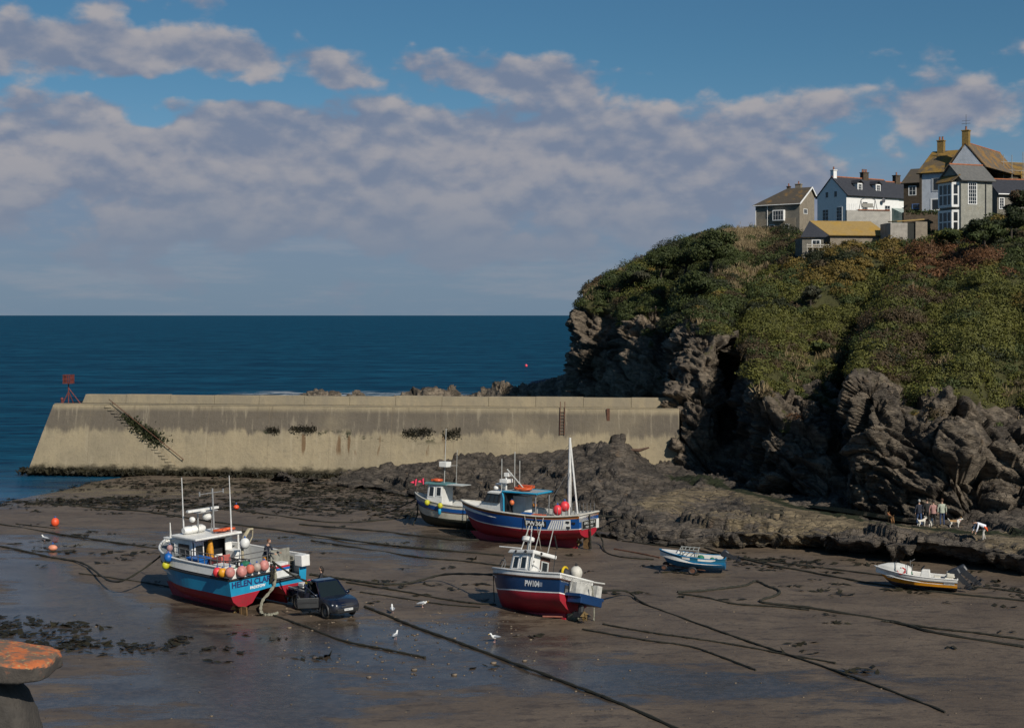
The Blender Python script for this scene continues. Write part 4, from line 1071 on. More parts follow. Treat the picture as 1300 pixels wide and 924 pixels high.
roof_slab(mb, [(.35, W+.4, E+1.5), (-L-.4, W+.4, E+.2), (-L*.52, ry_, rz_), (.35, ry_, rz_)])
rA = mb.build('roof', SLATE_B, hA)
mb = MB(); mb.cyl((-L-.3, -.52, E-.2), (.3, -.52, E-.2), .08, 8); mb.hexa([(.36, -.5, E-.35), (.44, -.5, E-.35), (.44, ry_, rz_-.15), (.36, ry_, rz_-.15), (.36, -.5, E-.02), (.44, -.5, E-.02), (.44, ry_, rz_+.2), (.36, ry_, rz_+.2)])
mb.hexa([(.36, ry_, rz_-.15), (.44, ry_, rz_-.15), (.44, W+.4, E+1.3), (.36, W+.4, E+1.3), (.36, ry_, rz_+.2), (.44, ry_, rz_+.2), (.44, W+.4, E+1.65), (.36, W+.4, E+1.65)])
mb.cyl((-L*.72, -.12, -1), (-L*.72, -.12, E-.2), .06, 8); mb.cyl((-L+.1, -.12, -1), (-L+.1, -.12, E-.2), .06, 8); mb.build('bargeboard', WFRAME, hA)
for (u0, u1, v0, v1, nx, ny) in [(.42, .68, .53, .83, 4, 2)]:
    mb = MB(); x0, x1 = -L*(1-u0), -L*(1-u1); z0, z1 = -2+7*v0, -2+7*v1
    mb.box(((x0+x1)/2, -.3, (z0+z1)/2), (x1-x0, .6, z1-z0)); bay = mb.build('bay', WFRAME, hA)
    win(bay, (x0, -.605, z0), (x1, -.605, z0), (x1, -.605, z1), (x0, -.605, z1), .03, .97, .06, .96, 4, 2, single=True)
win(hA, (-L, -.11, -2), (0, -.11, -2), (0, -.11, E), (-L, -.11, E), .33, .44, .24, .44, 1, 2); win(hA, (-L, -.11, -2), (0, -.11, -2), (0, -.11, E), (-L, -.11, E), .66, .77, .24, .44, 1, 2)
win(hA, (0, 0, -2), (0, W, -2), (0, W, E), (0, 0, E), .26, .52, .72, .86, 3, 1)
chimney(hA, -2.6, ry_+.2, rz_-.4, rz_+.75, 1.2, .7, STONE_B, 1); chimney(hA, -4.9, ry_+.6, rz_-.6, rz_+.45, .6, .6, STONE_D, 1)
# ---- B white house
p, a = hz(1074.5, 287, 205), R(31)
hB = thing('white_house', 'whitewashed house with dormers in a dark slate roof', 'house', p, a)
L, W, E = 12.2, 6.9, 5.3; rz_ = E+3.05
mb = MB(); mb.poly([(0, 0, -2.5), (L, 0, -2.5), (L, 0, E), (0, 0, E)]); mb.poly([(0, W, -2.5), (0, 0, -2.5), (0, 0, E), (0, W/2, rz_), (0, W, E)])
mb.poly([(L, 0, -2.5), (L, W, -2.5), (L, W, E), (L, W/2, rz_), (L, 0, E)]); mb.poly([(L, W, -2.5), (0, W, -2.5), (0, W, E), (L, W, E)])
mb.build('wall', WHITE, hB)
mb = MB(); sl = (rz_-E)/(W/2)
roof_slab(mb, [(-.12, -.35, E-.35*sl), (L+.1, -.35, E-.35*sl), (L+.1, W/2, rz_), (-.12, W/2, rz_)]); roof_slab(mb, [(L+.1, W+.35, E-.35*sl), (-.12, W+.35, E-.35*sl), (-.12, W/2, rz_), (L+.1, W/2, rz_)])
mb.build('roof', SLATE_D, hB)
mb = MB(); mb.tube([(0, W/2, rz_+.17), (L, W/2, rz_+.17)], .13, 8); mb.build('ridge', RIDGE, hB)
gq = ((0, W, 0), (0, 0, 0), (0, 0, E), (0, W, E))
for (u0, u1, v0, v1, nx, ny) in [(.18, .40, .14, .58, 2, 4), (.66, .86, .17, .62, 2, 4), (.28, .40, .93, 1.14, 1, 1), (.58, .70, .93, 1.14, 1, 1)]:
    win(hB, *gq, u0, u1, v0, v1, nx, ny)
fq = ((0, 0, 0), (L, 0, 0), (L, 0, E), (0, 0, E))
win(hB, *fq, .30, .40, .22, .80, 3, 4); win(hB, *fq, .72, .83, .28, .72, 2, 4); win(hB, *fq, .46, .56, -.25, .1, 2, 2)
for dx in (L*.33, L*.68):
    d_ = MB(); y0 = .95; z0 = E+.55; z1 = E+2.1; yb = (z1-E)/sl
    d_.hexa([(dx-.55, y0, z0-.3), (dx+.55, y0, z0-.3), (dx+.55, yb, z0-.3), (dx-.55, yb, z0-.3), (dx-.55, y0, z1), (dx+.55, y0, z1), (dx+.55, yb, z1), (dx-.55, yb, z1)])
    dm = d_.build('dormer', WHITE, hB)
    win(dm, (dx-.55, y0, z0), (dx+.55, y0, z0), (dx+.55, y0, z1), (dx-.55, y0, z1), .1, .9, .06, .94, 2, 3, single=True)
    r_ = MB(); zz = z1+.55; yy = (zz-E)/sl
    roof_slab(r_, [(dx-.8, y0-.2, z1-.06), (dx, y0-.2, zz), (dx, yy, zz), (dx-.8, yb, z1-.06)], .08); roof_slab(r_, [(dx+.8, y0-.2, z1-.06), (dx+.8, yb, z1-.06), (dx, yy, zz), (dx, y0-.2, zz)], .08)
    r_.build('dormer_roof', SLATE_D, dm)
chimney(hB, .45, W/2, rz_-.8, rz_+1.15, .75, .75, WHITE, 1, POT); chimney(hB, L*.62, W/2, rz_-.5, rz_+1.1, 1.25, .8, STONE_D, 3, POT)
mb = MB(); mb.ball((L*.66, -.55, E-.75), .42, 0, sc=(.9, .25, 1)); mb.cyl((L*.66, -.1, E-.8), (L*.66, -.5, E-.75), .04, 6); mb.build('satellite_dish', pm('dish_grey', (.10, .10, .11), .5), hB)
mb = MB(); mb.hexa([(L*.86, -2.6, 0), (L+1.4, -2.6, 0), (L+1.4, -.02, 0), (L*.86, -.02, 0), (L*.86, -2.6, 2.3), (L+1.4, -2.6, 2.3), (L+1.4, -.02, 3.4), (L*.86, -.02, 3.4)])
mb.build('conservatory', pm('green_glass', (.16, .24, .22), .15, .2, 1, 0), hB)
# second block of the terrace, carrying on behind
p2 = p+Vector((math.cos(a)*12.35, math.sin(a)*12.35, 0))
hB2 = thing('terrace_house', 'dark slate roofed house carrying on behind the white one, with a red chimney', 'house', p2, a)
mb = MB(); L2 = 6.4; mb.poly([(0, .4, -2.5), (L2, .4, -2.5), (L2, .4, E), (0, .4, E)]); mb.poly([(L2, .4, -2.5), (L2, W, -2.5), (L2, W, E), (L2, W/2, rz_-.3), (L2, .4, E)]); mb.poly([(0, W, -2.5), (0, .4, -2.5), (0, .4, E), (0, W/2, rz_-.3), (0, W, E)])
mb.build('wall', WHITE, hB2); mb = MB()
roof_slab(mb, [(.0, .0, E-.3), (L2+.2, .0, E-.3), (L2+.2, W/2, rz_-.25), (.0, W/2, rz_-.25)]); roof_slab(mb, [(L2+.2, W+.3, E-.3), (.0, W+.3, E-.3), (.0, W/2, rz_-.25), (L2+.2, W/2, rz_-.25)])
mb.build('roof', SLATE_D, hB2); mb = MB(); mb.tube([(0, W/2, rz_-.08), (L2, W/2, rz_-.08)], .13, 8); mb.build('ridge', RIDGE, hB2)
chimney(hB2, L2*.45, W/2, rz_-.8, rz_+1.0, 1.1, .8, STONE_D, 1, POT)
win(hB2, (0, .38, 0), (L2, .38, 0), (L2, .38, E), (0, .38, E), .15, .34, .3, .7, 2, 2)
# ---- C dark cottage
p, a = hz(1173, 268, 186), R(-33)
hC = thing('stone_cottage', 'small dark rubble cottage squeezed beside the lime washed house', 'cottage', p, a)
L, W, E = 3.1, 4.6, 4.4
mb = MB(); mb.poly([(-L, 0, -2.5), (0, 0, -2.5), (0, 0, E), (-L, 0, E)]); mb.poly([(0, 0, -2.5), (0, W, -2.5), (0, W, E+2.3), (0, 0, E)]); mb.poly([(-L, W, -2.5), (-L, 0, -2.5), (-L, 0, E), (-L, W, E+2.3)])
mb.build('wall', STONE_D, hC); mb = MB(); roof_slab(mb, [(-L-.3, -.4, E-.2), (.2, -.4, E-.2), (.2, W, E+2.4), (-L-.3, W, E+2.4)]); mb.build('roof', SLATE_B, hC)
cq = ((-L, 0, 0), (0, 0, 0), (0, 0, E), (-L, 0, E)); win(hC, *cq, .25, .62, .55, .88, 2, 2); win(hC, *cq, .42, .92, .08, .26, 2, 1, frame=pm('blue_frame', (.10, .19, .40), .5))
# ---- D lime washed house: tall wing and gabled main block
p, a = hz(1204.5, 268, 176), R(-36)
hD = thing('lime_washed_house', 'tall lime washed house coloured shade-blue with orange lichen roofs', 'house', p, a)
L, W, E = 4.2, 5.2, 5.75
mb = MB(); mb.poly([(-L, 0, -2.5), (0, 0, -2.5), (0, 0, E), (-L, 0, E)]); mb.poly([(-L, W, -2.5), (-L, 0, -2.5), (-L, 0, E), (-L, W, E+3.0)])
# main gable stands flush at the right, its ridge running back to the right
mb.poly([(.0, -.03, -2.5), (4.9, -.03, -2.5), (4.9, -.03, E+.4), (2.35, -.03, E+3.6), (0, -.03, E+.4)])
mb.build('wall', BLUEW, hD)
mb = MB(); mb.box((-L+.12, -.05, 1.6), (.32, .14, 8.2)); mb.build('quoins', STONE_D, hD)
mb = MB(); roof_slab(mb, [(-L-.35, -.4, E-.25), (.15, -.4, E-.25), (1.9, 3.6, E+3.2), (-L+.6, 3.6, E+3.2)])
roof_slab(mb, [(-L-.35, -.4, E-.25), (-L+.6, 3.6, E+3.2), (-L-.35, 7, E-.2)]); mb.build('roof', SLATE_O, hD)
mb = MB(); roof_slab(mb, [(5.3, -.1, E+.15), (5.3, 16, E+.15), (2.35, 16, E+3.75), (2.35, -.1, E+3.75)]); roof_slab(mb, [(-.5, -.1, E+.15), (2.35, -.1, E+3.75), (2.35, 16, E+3.75), (-.5, 16, E+.15)])
mb.build('main_roof', SLATE_P, hD)
mb = MB(); mb.tube([(2.35, 0, E+3.9), (2.35, 16, E+3.9)], .13, 8); mb.build('ridge', RIDGE, hD)
dq = ((-L, 0, 0), (0, 0, 0), (0, 0, E), (-L, 0, E)); win(hD, *dq, .42, .72, .50, .86, 1, 1, fw=.2, frame=pm('grey_frame', (.42, .44, .46), .6)); win(hD, *dq, .38, .98, .02, .33, 2, 1, fw=.18)
CHO = stone_mat('lichen_chimney', (.30, .20, .07), (.22, .15, .06), 2.4, .5, .6)
chimney(hD, -L+1.9, 3.5, E+2.2, E+4.7, .95, .85, CHO, 2, POT); chimney(hD, 2.35, .4, E+2.6, E+5.5, .95, .85, CHO, 1, POT)
mb = MB(); zt = E+6.3; mb.cyl((2.35, .4, E+5.6), (2.35, .4, zt+1.6), .035, 6)
for zz in (zt+.3, zt+.7): mb.cyl((1.75, .4, zz), (2.95, .4, zz), .025, 6)
for k in range(5): mb.cyl((1.8+k*.27, .1, zt+.3), (1.8+k*.27, .75, zt+.3), .02, 5)
mb.build('aerial', pm('aerial_metal', (.12, .12, .13), .5), hD)
# ---- E slate hung house with white bays
p, a = hz(1220, 296, 160), R(21)
hE = thing('slate_hung_house', 'slate hung house with two white bay windows one above the other', 'house', p, a)
L, W, E = 5.0, 4.3, 7.1; rz_ = E+1.9
mb = MB(); mb.poly([(0, 0, -3), (L, 0, -3), (L, 0, E), (0, 0, E)]); mb.poly([(0, W, -3), (0, 0, -3), (0, 0, E), (0, W/2, rz_), (0, W, E)]); mb.poly([(L, 0, -3), (L, W, -3), (L, W, E), (L, W/2, rz_), (L, 0, E)]); mb.poly([(L, W, -3), (0, W, -3), (0, W, E), (L, W, E)])
mb.build('wall', SLATEH, hE); mb = MB(); sl = (rz_-E)/(W/2)
roof_slab(mb, [(-.25, -.4, E-.4*sl), (L+.3, -.4, E-.4*sl), (L+.3, W/2, rz_), (-.25, W/2, rz_)]); roof_slab(mb, [(L+.3, W+.4, E-.4*sl), (-.25, W+.4, E-.4*sl), (-.25, W/2, rz_), (L+.3, W/2, rz_)])
mb.build('roof', SLATE_G, hE); mb = MB(); mb.tube([(-.2, W/2, rz_+.18), (L+.2, W/2, rz_+.18)], .12, 8); mb.build('ridge', RIDGE, hE)
win(hE, (0, 0, 0), (L, 0, 0), (L, 0, E), (0, 0, E), .22, .50, .53, .94, 4, 6); mb = MB(); mb.cyl((L*.78, -.1, -1), (L*.78, -.1, E-.2), .055, 8); mb.build('drainpipe', pm('black_pipe', (.03, .03, .03), .5), hE)
for nm, z0, z1 in (('bay_window', .1, 2.95), ('bay_window', 3.55, 6.55)):
    mb = MB(); bw = .8; mb.box((-.02, W/2, (z0+z1)/2), (.05, W-.8, z1-z0+.3))
    C0 = [(0, W-.35), (-bw, W-.8), (-bw, .8), (0, .35)]
    for z_a, z_b, o_ in ((z0-.85 if z0 < 1 else z0-.12, z0+.06, .05), (z1-.12, z1+.1, .06)):
        q = [(x-(o_ if x else 0), y+(o_ if y > W/2 else -o_)) for x, y in C0]; n_ = len(q)
        mb.add([(x, y, z_a) for x, y in q]+[(x, y, z_b) for x, y in q], [list(range(n_))[::-1], list(range(n_, 2*n_))]+[[i, (i+1) % n_, n_+(i+1) % n_, n_+i] for i in range(n_)])
    bay = mb.build(nm, WFRAME, hE)
    mb = MB(); q = [(x+.06 if x else 0, y) for x, y in C0]; mb.add([(x, y, z0) for x, y in q]+[(x, y, z1) for x, y in q], [[i, (i+1) % 4, 4+(i+1) % 4, 4+i] for i in range(3)]); mb.build('pane', GLASS, bay)
    for i in range(3):
        (xa, ya), (xb, yb) = C0[i], C0[i+1]
        win(bay, (xa, ya, z0), (xb, yb, z0), (xb, yb, z1), (xa, ya, z1), .0, 1, .0, 1, 3 if i == 1 else 1, 2, fw=.20, bar=.16, single=True, name='sash')
mb = MB(); roof_slab(mb, [(-1.05, W-.5, E-.45), (-1.05, .5, E-.45), (.05, .1, E+.5), (.05, W-.1, E+.5)], .1); mb.build('bay_roof', SLATE_O, hE)
# ---- F low dark roof, at the right edge
p, a = hz(1266, 272, 172), R(14)
hF = thing('low_house', 'low house with dark slate roof and red ridge behind the tall shrub', 'house', p, a)
L, W, E = 9, 5, 2.9
mb = MB(); mb.poly([(0, 0, -3), (L, 0, -3), (L, 0, E), (0, 0, E)]); mb.poly([(0, W, -3), (0, 0, -3), (0, 0, E), (0, W/2, E+2.0), (0, W, E)]); mb.build('wall', STONE_G, hF)
mb = MB(); roof_slab(mb, [(-.1, -.4, E-.2), (L, -.4, E-.2), (L, W/2, E+2.1), (-.1, W/2, E+2.1)]); mb.build('roof', SLATE_D, hF)
mb = MB(); mb.tube([(0, W/2, E+2.25), (L, W/2, E+2.25)], .12, 8); mb.build('ridge', RIDGE, hF)
win(hF, (0, -.02, 0), (L, -.02, 0), (L, -.02, E), (0, -.02, E), .03, .12, .25, .8, 2, 4); mb = MB(); mb.cyl((-.1, -.45, E-.12), (L, -.45, E-.12), .09, 8); mb.build('gutter', WFRAME, hF)
# ---- orange roof with scaffold poles behind it
p, a = hz(1266, 262, 182), R(20)
hG = thing('orange_roofed_house', 'orange lichen roof with scaffold poles at the right edge', 'house', p, a)
L, W, E = 10, 6, 5.0
mb = MB(); mb.poly([(0, 0, -3), (L, 0, -3), (L, 0, E), (0, 0, E)]); mb.poly([(0, W, -3), (0, 0, -3), (0, 0, E), (0, W, E+2.3)]); mb.build('wall', STONE_D, hG)
mb = MB(); roof_slab(mb, [(-.3, -.4, E-.3), (L, -.4, E-.3), (L, W, E+2.3), (-.3, W, E+2.3)]); roof_slab(mb, [(3.2, -1.4, E-1.6), (L, -1.4, E-1.6), (L, .6, E+.45), (4.6, .6, E+.45)]); mb.build('roof', SLATE_O, hG)
mb = MB()
for x_ in (.5, 2.0, 4.0, 5.9): mb.cyl((x_, -.8, 1), (x_, -.8, E+2.6-(x_ > 3)*-.5), .05, 6)
for z_ in (E+.3, E+1.5): mb.cyl((0, -.8, z_), (6.5, -.8, z_), .04, 6)
mb.build('scaffold', pm('scaffold_steel', (.32, .31, .28), .5), hG)
# ---- boat shed with ochre roof
p, a = hz(1054, 314, 158), R(8)
sh = thing('boat_shed', 'low shed with a bright ochre roof on the brow', 'shed', p, a)
L, W, E = 7.6, 5.0, 1.55
mb = MB(); mb.poly([(0, 0, -2.5), (L, 0, -2.5), (L, 0, E), (0, 0, E)]); mb.poly([(L, 0, -2.5), (L, W, -2.5), (L, W, E), (L, 0, E)]); mb.poly([(0, W, -2.5), (0, 0, -2.5), (0, 0, E), (0, W, E)]); mb.build('wall', STONE_B, sh)
mb = MB(); roof_slab(mb, [(-.3, -.35, E-.1), (L+.35, -.35, E-.1), (L-1.2, W*.5, E+1.9), (-1.9, W*.5, E+1.9)], .12); mb.build('roof', OCHRE, sh)
mb = MB(); roof_slab(mb, [(-3.9, .2, E-.35), (-.9, -.6, E-.35), (-1.85, W*.5, E+1.95)], .1); roof_slab(mb, [(-.9, -.6, E-.35), (-.3, -.3, E-.1), (-1.85, W*.5, E+1.9)], .1); mb.build('hipped_end', SLATE_D, sh)
mb = MB(); mb.hexa([(-3.6, .4, -2), (-1.0, -.3, -2), (-1.0, 3, -2), (-3.6, 3, -2), (-3.6, .4, E-.4), (-1.0, -.3, E-.4), (-1.0, 3, E-.4), (-3.6, 3, E-.4)]); mb.build('lean_to', STONE_G, sh)
win(sh, (-3.6, .39, -.9), (-1.0, -.31, -.9), (-1.0, -.31, E-.4), (-3.6, .39, E-.4), .45, .85, .2, .9, 2, 2)
mb = MB()
for i in range(5): mb.box((-3.4+i*.75, -.9, -.15), (.08, .08, 1.1))
for z_ in (-.05, .25): mb.box((-1.9, -.96, z_), (3.2, .03, .12))
mb.build('fence_rail', pm('bleached_wood', (.42, .38, .32), .8, .3), sh)
# ---- terrace wall, second shed
p, a = hz(1075, 281, 176), R(12)
tw = thing('terrace_wall', 'pale terrace wall with a red tiled coping below the white house', 'wall', p, a)
mb = MB(); mb.box((3.4, .25, -1.1), (6.8, .5, 5.4)); mb.build('masonry', stone_mat('pale_wall', (.42, .40, .36), (.48, .45, .40), 1.4), tw); mb = MB(); mb.box((4.2, .22, 1.66), (4.9, .7, .12)); mb.build('coping', RIDGE, tw)
mb = MB()
for i in range(6): mb.box((.3+i*.28, .2, 2.1), (.05, .05, 1.0))
for z_ in (1.9, 2.5): mb.box((1.0, .2, z_), (1.8, .04, .05))
mb.build('railing', WFRAME, tw)
sw = thing('garden_swing', 'dark framed garden swing seat standing on the terrace wall', 'swing', p+Vector((3.6, 2.2, 1.7)), a)
mb = MB()
for sx in (-1.1, 1.1): mb.tube([(sx*1.05, -.6, 0), (sx, 0, 1.55), (sx*1.05, .6, 0)], .05, 6)
mb.tube([(-1.1, 0, 1.55), (-.6, 0, 1.72), (.6, 0, 1.72), (1.1, 0, 1.55)], .06, 6); mb.build('frame', pm('swing_metal', (.12, .12, .12), .5), sw)
mb = MB(); mb.box((0, 0, .5), (1.8, .55, .12)); mb.box((0, .3, .8), (1.8, .1, .5)); mb.build('seat', pm('swing_seat', (.28, .27, .24), .8), sw)
p, a = hz(1131, 305, 156), R(10)
s2_ = thing('garden_store', 'flat roofed store with an ochre roof edge between shed and slate house', 'shed', p, a)
mb = MB(); mb.box((1.1, 1.5, -.8), (2.3, 3, 6.0)); mb.build('wall', pm('rendered_wall', (.34, .31, .27), .9, .25, 1.5, .3, streak=.5), s2_)
mb = MB(); mb.box((4.2, 1.6, -.6), (1.6, 3, 6.0)); mb.build('pier', STONE_B, s2_)
mb = MB(); mb.hexa([(1.0, .3, 2.35), (4.6, .1, 2.62), (4.6, 3, 2.7), (1.0, 3, 2.45), (1.0, .3, 2.47), (4.6, .1, 2.8), (4.6, 3, 2.85), (1.0, 3, 2.6)]); mb.build('roof', OCHRE, s2_)
mb = MB(); mb.box((2.85, 1.3, -.2), (1.2, 1.9, 4.9)); mb.build('doorway_shade_block', pm('doorway_shade', (.02, .022, .018), .9), s2_)  # solid near-black block in place of the shade between wall and pier
p, a = hz(1150, 277, 170), R(6)
gw = thing('garden_wall', 'old brown garden wall in front of the dark cottage', 'wall', p, a)
mb = MB(); mb.box((3.0, .3, -1.9), (6.6, .6, 5.4)); mb.build('masonry', STONE_D, gw); 
ivp = np.array([(RNG.random()*6.4, -.05+.6*RNG.random(), .55+.5*abs(RNG.normal())*.5) for _ in range(900)]); leaf_cloud(ivp, 1, .22, RNG, [SHR_A], parent=gw, name='ivy')
# ---------------------------------------------------------------- boats
def boat_paint(name, c, rough=.38, dirt=.35, streak=.35, dirtc=(.07, .06, .045)):
    return pm(name, c, rough, .16, 1.1, .06, dirt=dirt, dirtc=dirtc, streak=streak)
B_BLUE = boat_paint('sky_blue_hull', (.018, .285, .49), .35, .22, .35, (.04, .17, .27)); B_RED = boat_paint('red_antifoul', (.36, .012, .028), .55, .45, .5, (.13, .03, .025)); B_WHITE = boat_paint('white_gelcoat', (.78, .77, .73), .4, .28, .42, (.42, .37, .29))
B_DARK = pm('black_rubber', (.018, .018, .02), .6, .2, 4); B_ROYAL = boat_paint('royal_blue_hull', (.008, .078, .28), .35, .15, .3, (.03, .07, .17)); B_NAVY = boat_paint('navy_hull', (.007, .034, .105), .35, .15, .3, (.03, .05, .09))
B_DECK = pm('grey_deck', (.20, .22, .23), .8, .25, 2); B_GREY = pm('grey_gear', (.13, .13, .13), .7, .3, 5); STEEL = pm('galvanised_steel', (.42, .42, .41), .4, .2, 6, 0, metal=.5)
BROWN = pm('varnished_rail', (.32, .115, .03), .45, .25, 2); B_BROWND = pm('brown_strake', (.075, .035, .022), .6); WEEDH = boat_paint('weedy_bottom', (.035, .035, .02), .8, .5, .4)
B_CREAM = boat_paint('cream_hull', (.58, .54, .44), .5, .35, .4, (.22, .19, .13)); ORANGE = pm('orange_plastic', (.62, .10, .025), .5, .2, 3, .05); PINKF = pm('faded_pink_float', (.60, .24, .21), .55, .35, 4, .1, dirt=.5, dirtc=(.36, .27, .23))
REDF = pm('bright_red_float', (.74, .05, .06), .45, .15, 4, .05); YELF = pm('yellow_float', (.68, .30, .015), .45, .2, 4, .05); OILY = pm('yellow_oilskin', (.62, .27, .015), .6, .25, 5, .1); TEAL = pm('bright_blue_trim', (.02, .28, .46), .45)
BLUEP = pm('blue_plastic', (.01, .12, .42), .45); GREENP = pm('green_net', (.02, .16, .09), .8, .4, 8); ROPEM = pm('pale_rope', (.26, .25, .19), .9, .3, 9, .3); DROPE = pm('weedy_rope', (.022, .021, .013), .9, .4, 7, .5); LIMEF = pm('lime_float', (.55, .52, .03), .5)
def hull(L, B, S, rows, br=.6, sr=.15, rake=.7, tm=.45, tw=.15, foot=.5, footp=3, n=30, ru=0.0, b0=0.0, sternflat=True):
    """rows from keel to sheer: (breadth factor, height, bow power, band material). returns builder and surface function"""
    def pt(t, j, side=1, f=0.0):
        c, z, p, _ = rows[j]
        if f and j < len(rows)-1:
            c2, z2, p2, _ = rows[j+1]; c += (c2-c)*f; z += (z2-z)*f; p += (p2-p)*f
        h = z/S
        k = max(0, (t-tm)/(1-tm)); kk = max(0, (tm-t)/tm)
        y = B/2*c*max(0.0, 1-k**p)*(1-tw*kk**2)
        rise = br*max(0, (t-.2)/.8)**2+sr*max(0, (.35-t)/.35)**2
        zz = z+rise*max(0, h)**1.5+foot*max(0, (t-.72)/.28)**footp*max(0, 1-h*1.15)+ru*max(0, (.45-t)/.45)**1.6*max(0, 1-h*1.3)
        x = L*t-rake*max(0, 1-h)*t**3
        return Vector((x, side*y, zz+b0))
    mb = MB(); m = len(rows); ts = [1-(1-i/n)**1.25 for i in range(n+1)]
    for side in (1, -1):
        b = len(mb.v)
        for t_ in ts:
            for j in range(m): mb.v.append(pt(t_, j, side))
        for i in range(n):
            for j in range(m-1):
                q = [b+i*m+j, b+(i+1)*m+j, b+(i+1)*m+j+1, b+i*m+j+1]
                mb.f.append(q if side < 0 else q[::-1]); mb.m.append(rows[j][3])
    return mb, pt
def cap_transom(mb, pt, rows, xoff=0):
    m = len(rows)
    for j in range(m-1):
        mb.poly([pt(0, j, 1), pt(0, j+1, 1), pt(0, j+1, -1), pt(0, j, -1)], rows[j][3])
def rail(pt, j, r, mat, parent, name='gunwale', up=0.0, n=26, stern=True, tt=1.0, t0=0.0):
    mb = MB(); P = [pt(t0+(tt-t0)*i/n, j, 1)+Vector((0, 0, up)) for i in range(n+1)]; Q = [pt(t0+(tt-t0)*i/n, j, -1)+Vector((0, 0, up)) for i in range(n+1)]
    mb.tube(P+Q[::-1][1:], r, 8)
    if stern: mb.tube([P[0], Q[0]], r, 8)
    return mb.build(name, mat, parent, smooth=50)
def decking(pt, j, drop, mat, parent, inset=.06, t0=0.0, t1=.985, n=22, inner=True, imat=None, aft=True):
    mb = MB(); A, B_, C_, D_ = [], [], [], []
    for i in range(n+1):
        t_ = t0+(t1-t0)*i/n; p = pt(t_, j, 1); y = max(.0, p.y-inset)
        A.append(Vector((p.x, y, p.z-drop))); B_.append(Vector((p.x, -y, p.z-drop))); C_.append(Vector((p.x, y, p.z-.01))); D_.append(Vector((p.x, -y, p.z-.01)))
    for i in range(n):
        mb.poly([A[i], B_[i], B_[i+1], A[i+1]], 0)
        if inner: mb.poly([C_[i], A[i], A[i+1], C_[i+1]], 1); mb.poly([B_[i], D_[i], D_[i+1], B_[i+1]], 1)
    if inner and aft: mb.poly([A[0], C_[0], D_[0], B_[0]], 1)
    if inner and not aft: mb.poly([A[0], C_[0], Vector((.03, -.1, C_[0].z)), Vector((.03, -.1, A[0].z))], 1)
    return mb.build('deck', [mat, imat or B_WHITE], parent)
def text_on(body, size, place, mat, parent, name='lettering', depth=.012, align='CENTER', shear=0.0, bold=.0, sx=1.0):
    """lettering as thin solid mesh; place(u, v, d) maps text metres to the surface"""
    cu = bpy.data.curves.new('tmp', 'FONT'); cu.body = body; cu.size = size; cu.align_x = align; cu.align_y = 'CENTER'; cu.shear = shear; cu.offset = bold; cu.resolution_u = 3
    o = bpy.data.objects.new('tmp', cu); COL.objects.link(o); dg = bpy.context.evaluated_depsgraph_get(); dg.update()
    me = o.evaluated_get(dg).to_mesh()
    vs = [v.co.copy() for v in me.vertices]; fs = [list(p.vertices) for p in me.polygons]
    bpy.data.objects.remove(o); bpy.data.curves.remove(cu)
    mb = MB(); mb.add([place(v.x*sx, v.y, depth) for v in vs], fs)
    return mb.build(name, mat, parent)
def plane_place(o, ux_, uy_):
    o = Vector(o); ux_ = Vector(ux_).normalized(); uy_ = Vector(uy_).normalized(); n = ux_.cross(uy_)
    return lambda u, v, d: o+ux_*u+uy_*v+n*d
def side_place(pt, tc, L, zc, rowspan, side=1, flip=1):
    """wrap lettering on the hull side: u runs along the hull, v up"""
    def f(u, v, d):
        t_ = tc+flip*u/L; z = zc+v; best = None
        for j in range(rowspan[0], rowspan[1]):
            a, b_ = pt(t_, j, side), pt(t_, j+1, side)
            if a.z-1e-4 <= z <= b_.z+1e-4 or j == rowspan[1]-1:
                k = (z-a.z)/max(1e-6, b_.z-a.z); p = a.lerp(b_, k); tg = pt(min(1, t_+.01), j, side)-a; n = tg.cross(b_-a).normalized()
                if n.y*side < 0: n = -n
                return p+n*(d+.012)
    return f
def cabin_win(parent, quad, lst, frame=None, fw=.05):
    for (u0, u1, v0, v1, nx) in lst: win(parent, *quad, u0, u1, v0, v1, nx, 1, fw=fw, proud=.03, single=True, frame=frame or WFRAME)
def frustum(x0, x1, y0, y1, z0, z1, dx0=0, dx1=0, dy=0):
    b = [(x0, -y0, z0), (x1, -y1, z0), (x1, y1, z0), (x0, y0, z0)]; t_ = [(x0+dx0, -y0+dy, z1), (x1+dx1, -y1+dy, z1), (x1+dx1, y1-dy, z1), (x0+dx0, y0-dy, z1)]
    return [Vector(p) for p in b+t_]
def propeller(parent, c, r=.32, name='propeller'):
    mb = MB(); mb.cyl(Vector(c)-Vector((.12, 0, 0)), Vector(c)+Vector((.15, 0, 0)), .07, 8)
    for k in range(4):
        a = k*math.pi/2+.4; d_ = Vector((0, math.cos(a), math.sin(a))); s_ = Vector((0, -math.sin(a), math.cos(a)))
        mb.hexa([Vector(c)+d_*.05-s_*.05+Vector((-.04, 0, 0)), Vector(c)+d_*r-s_*.14+Vector((.05, 0, 0)), Vector(c)+d_*r+s_*.14+Vector((-.05, 0, 0)), Vector(c)+d_*.05+s_*.05+Vector((.04, 0, 0))]+[Vector(c)+d_*.05-s_*.05+Vector((-.06, 0, 0)), Vector(c)+d_*r-s_*.14+Vector((.03, 0, 0)), Vector(c)+d_*r+s_*.14+Vector((-.07, 0, 0)), Vector(c)+d_*.05+s_*.05+Vector((.02, 0, 0))])
    return mb.build(name, pm('bronze', (.20, .13, .05), .5, .3, 5, metal=.3), parent)
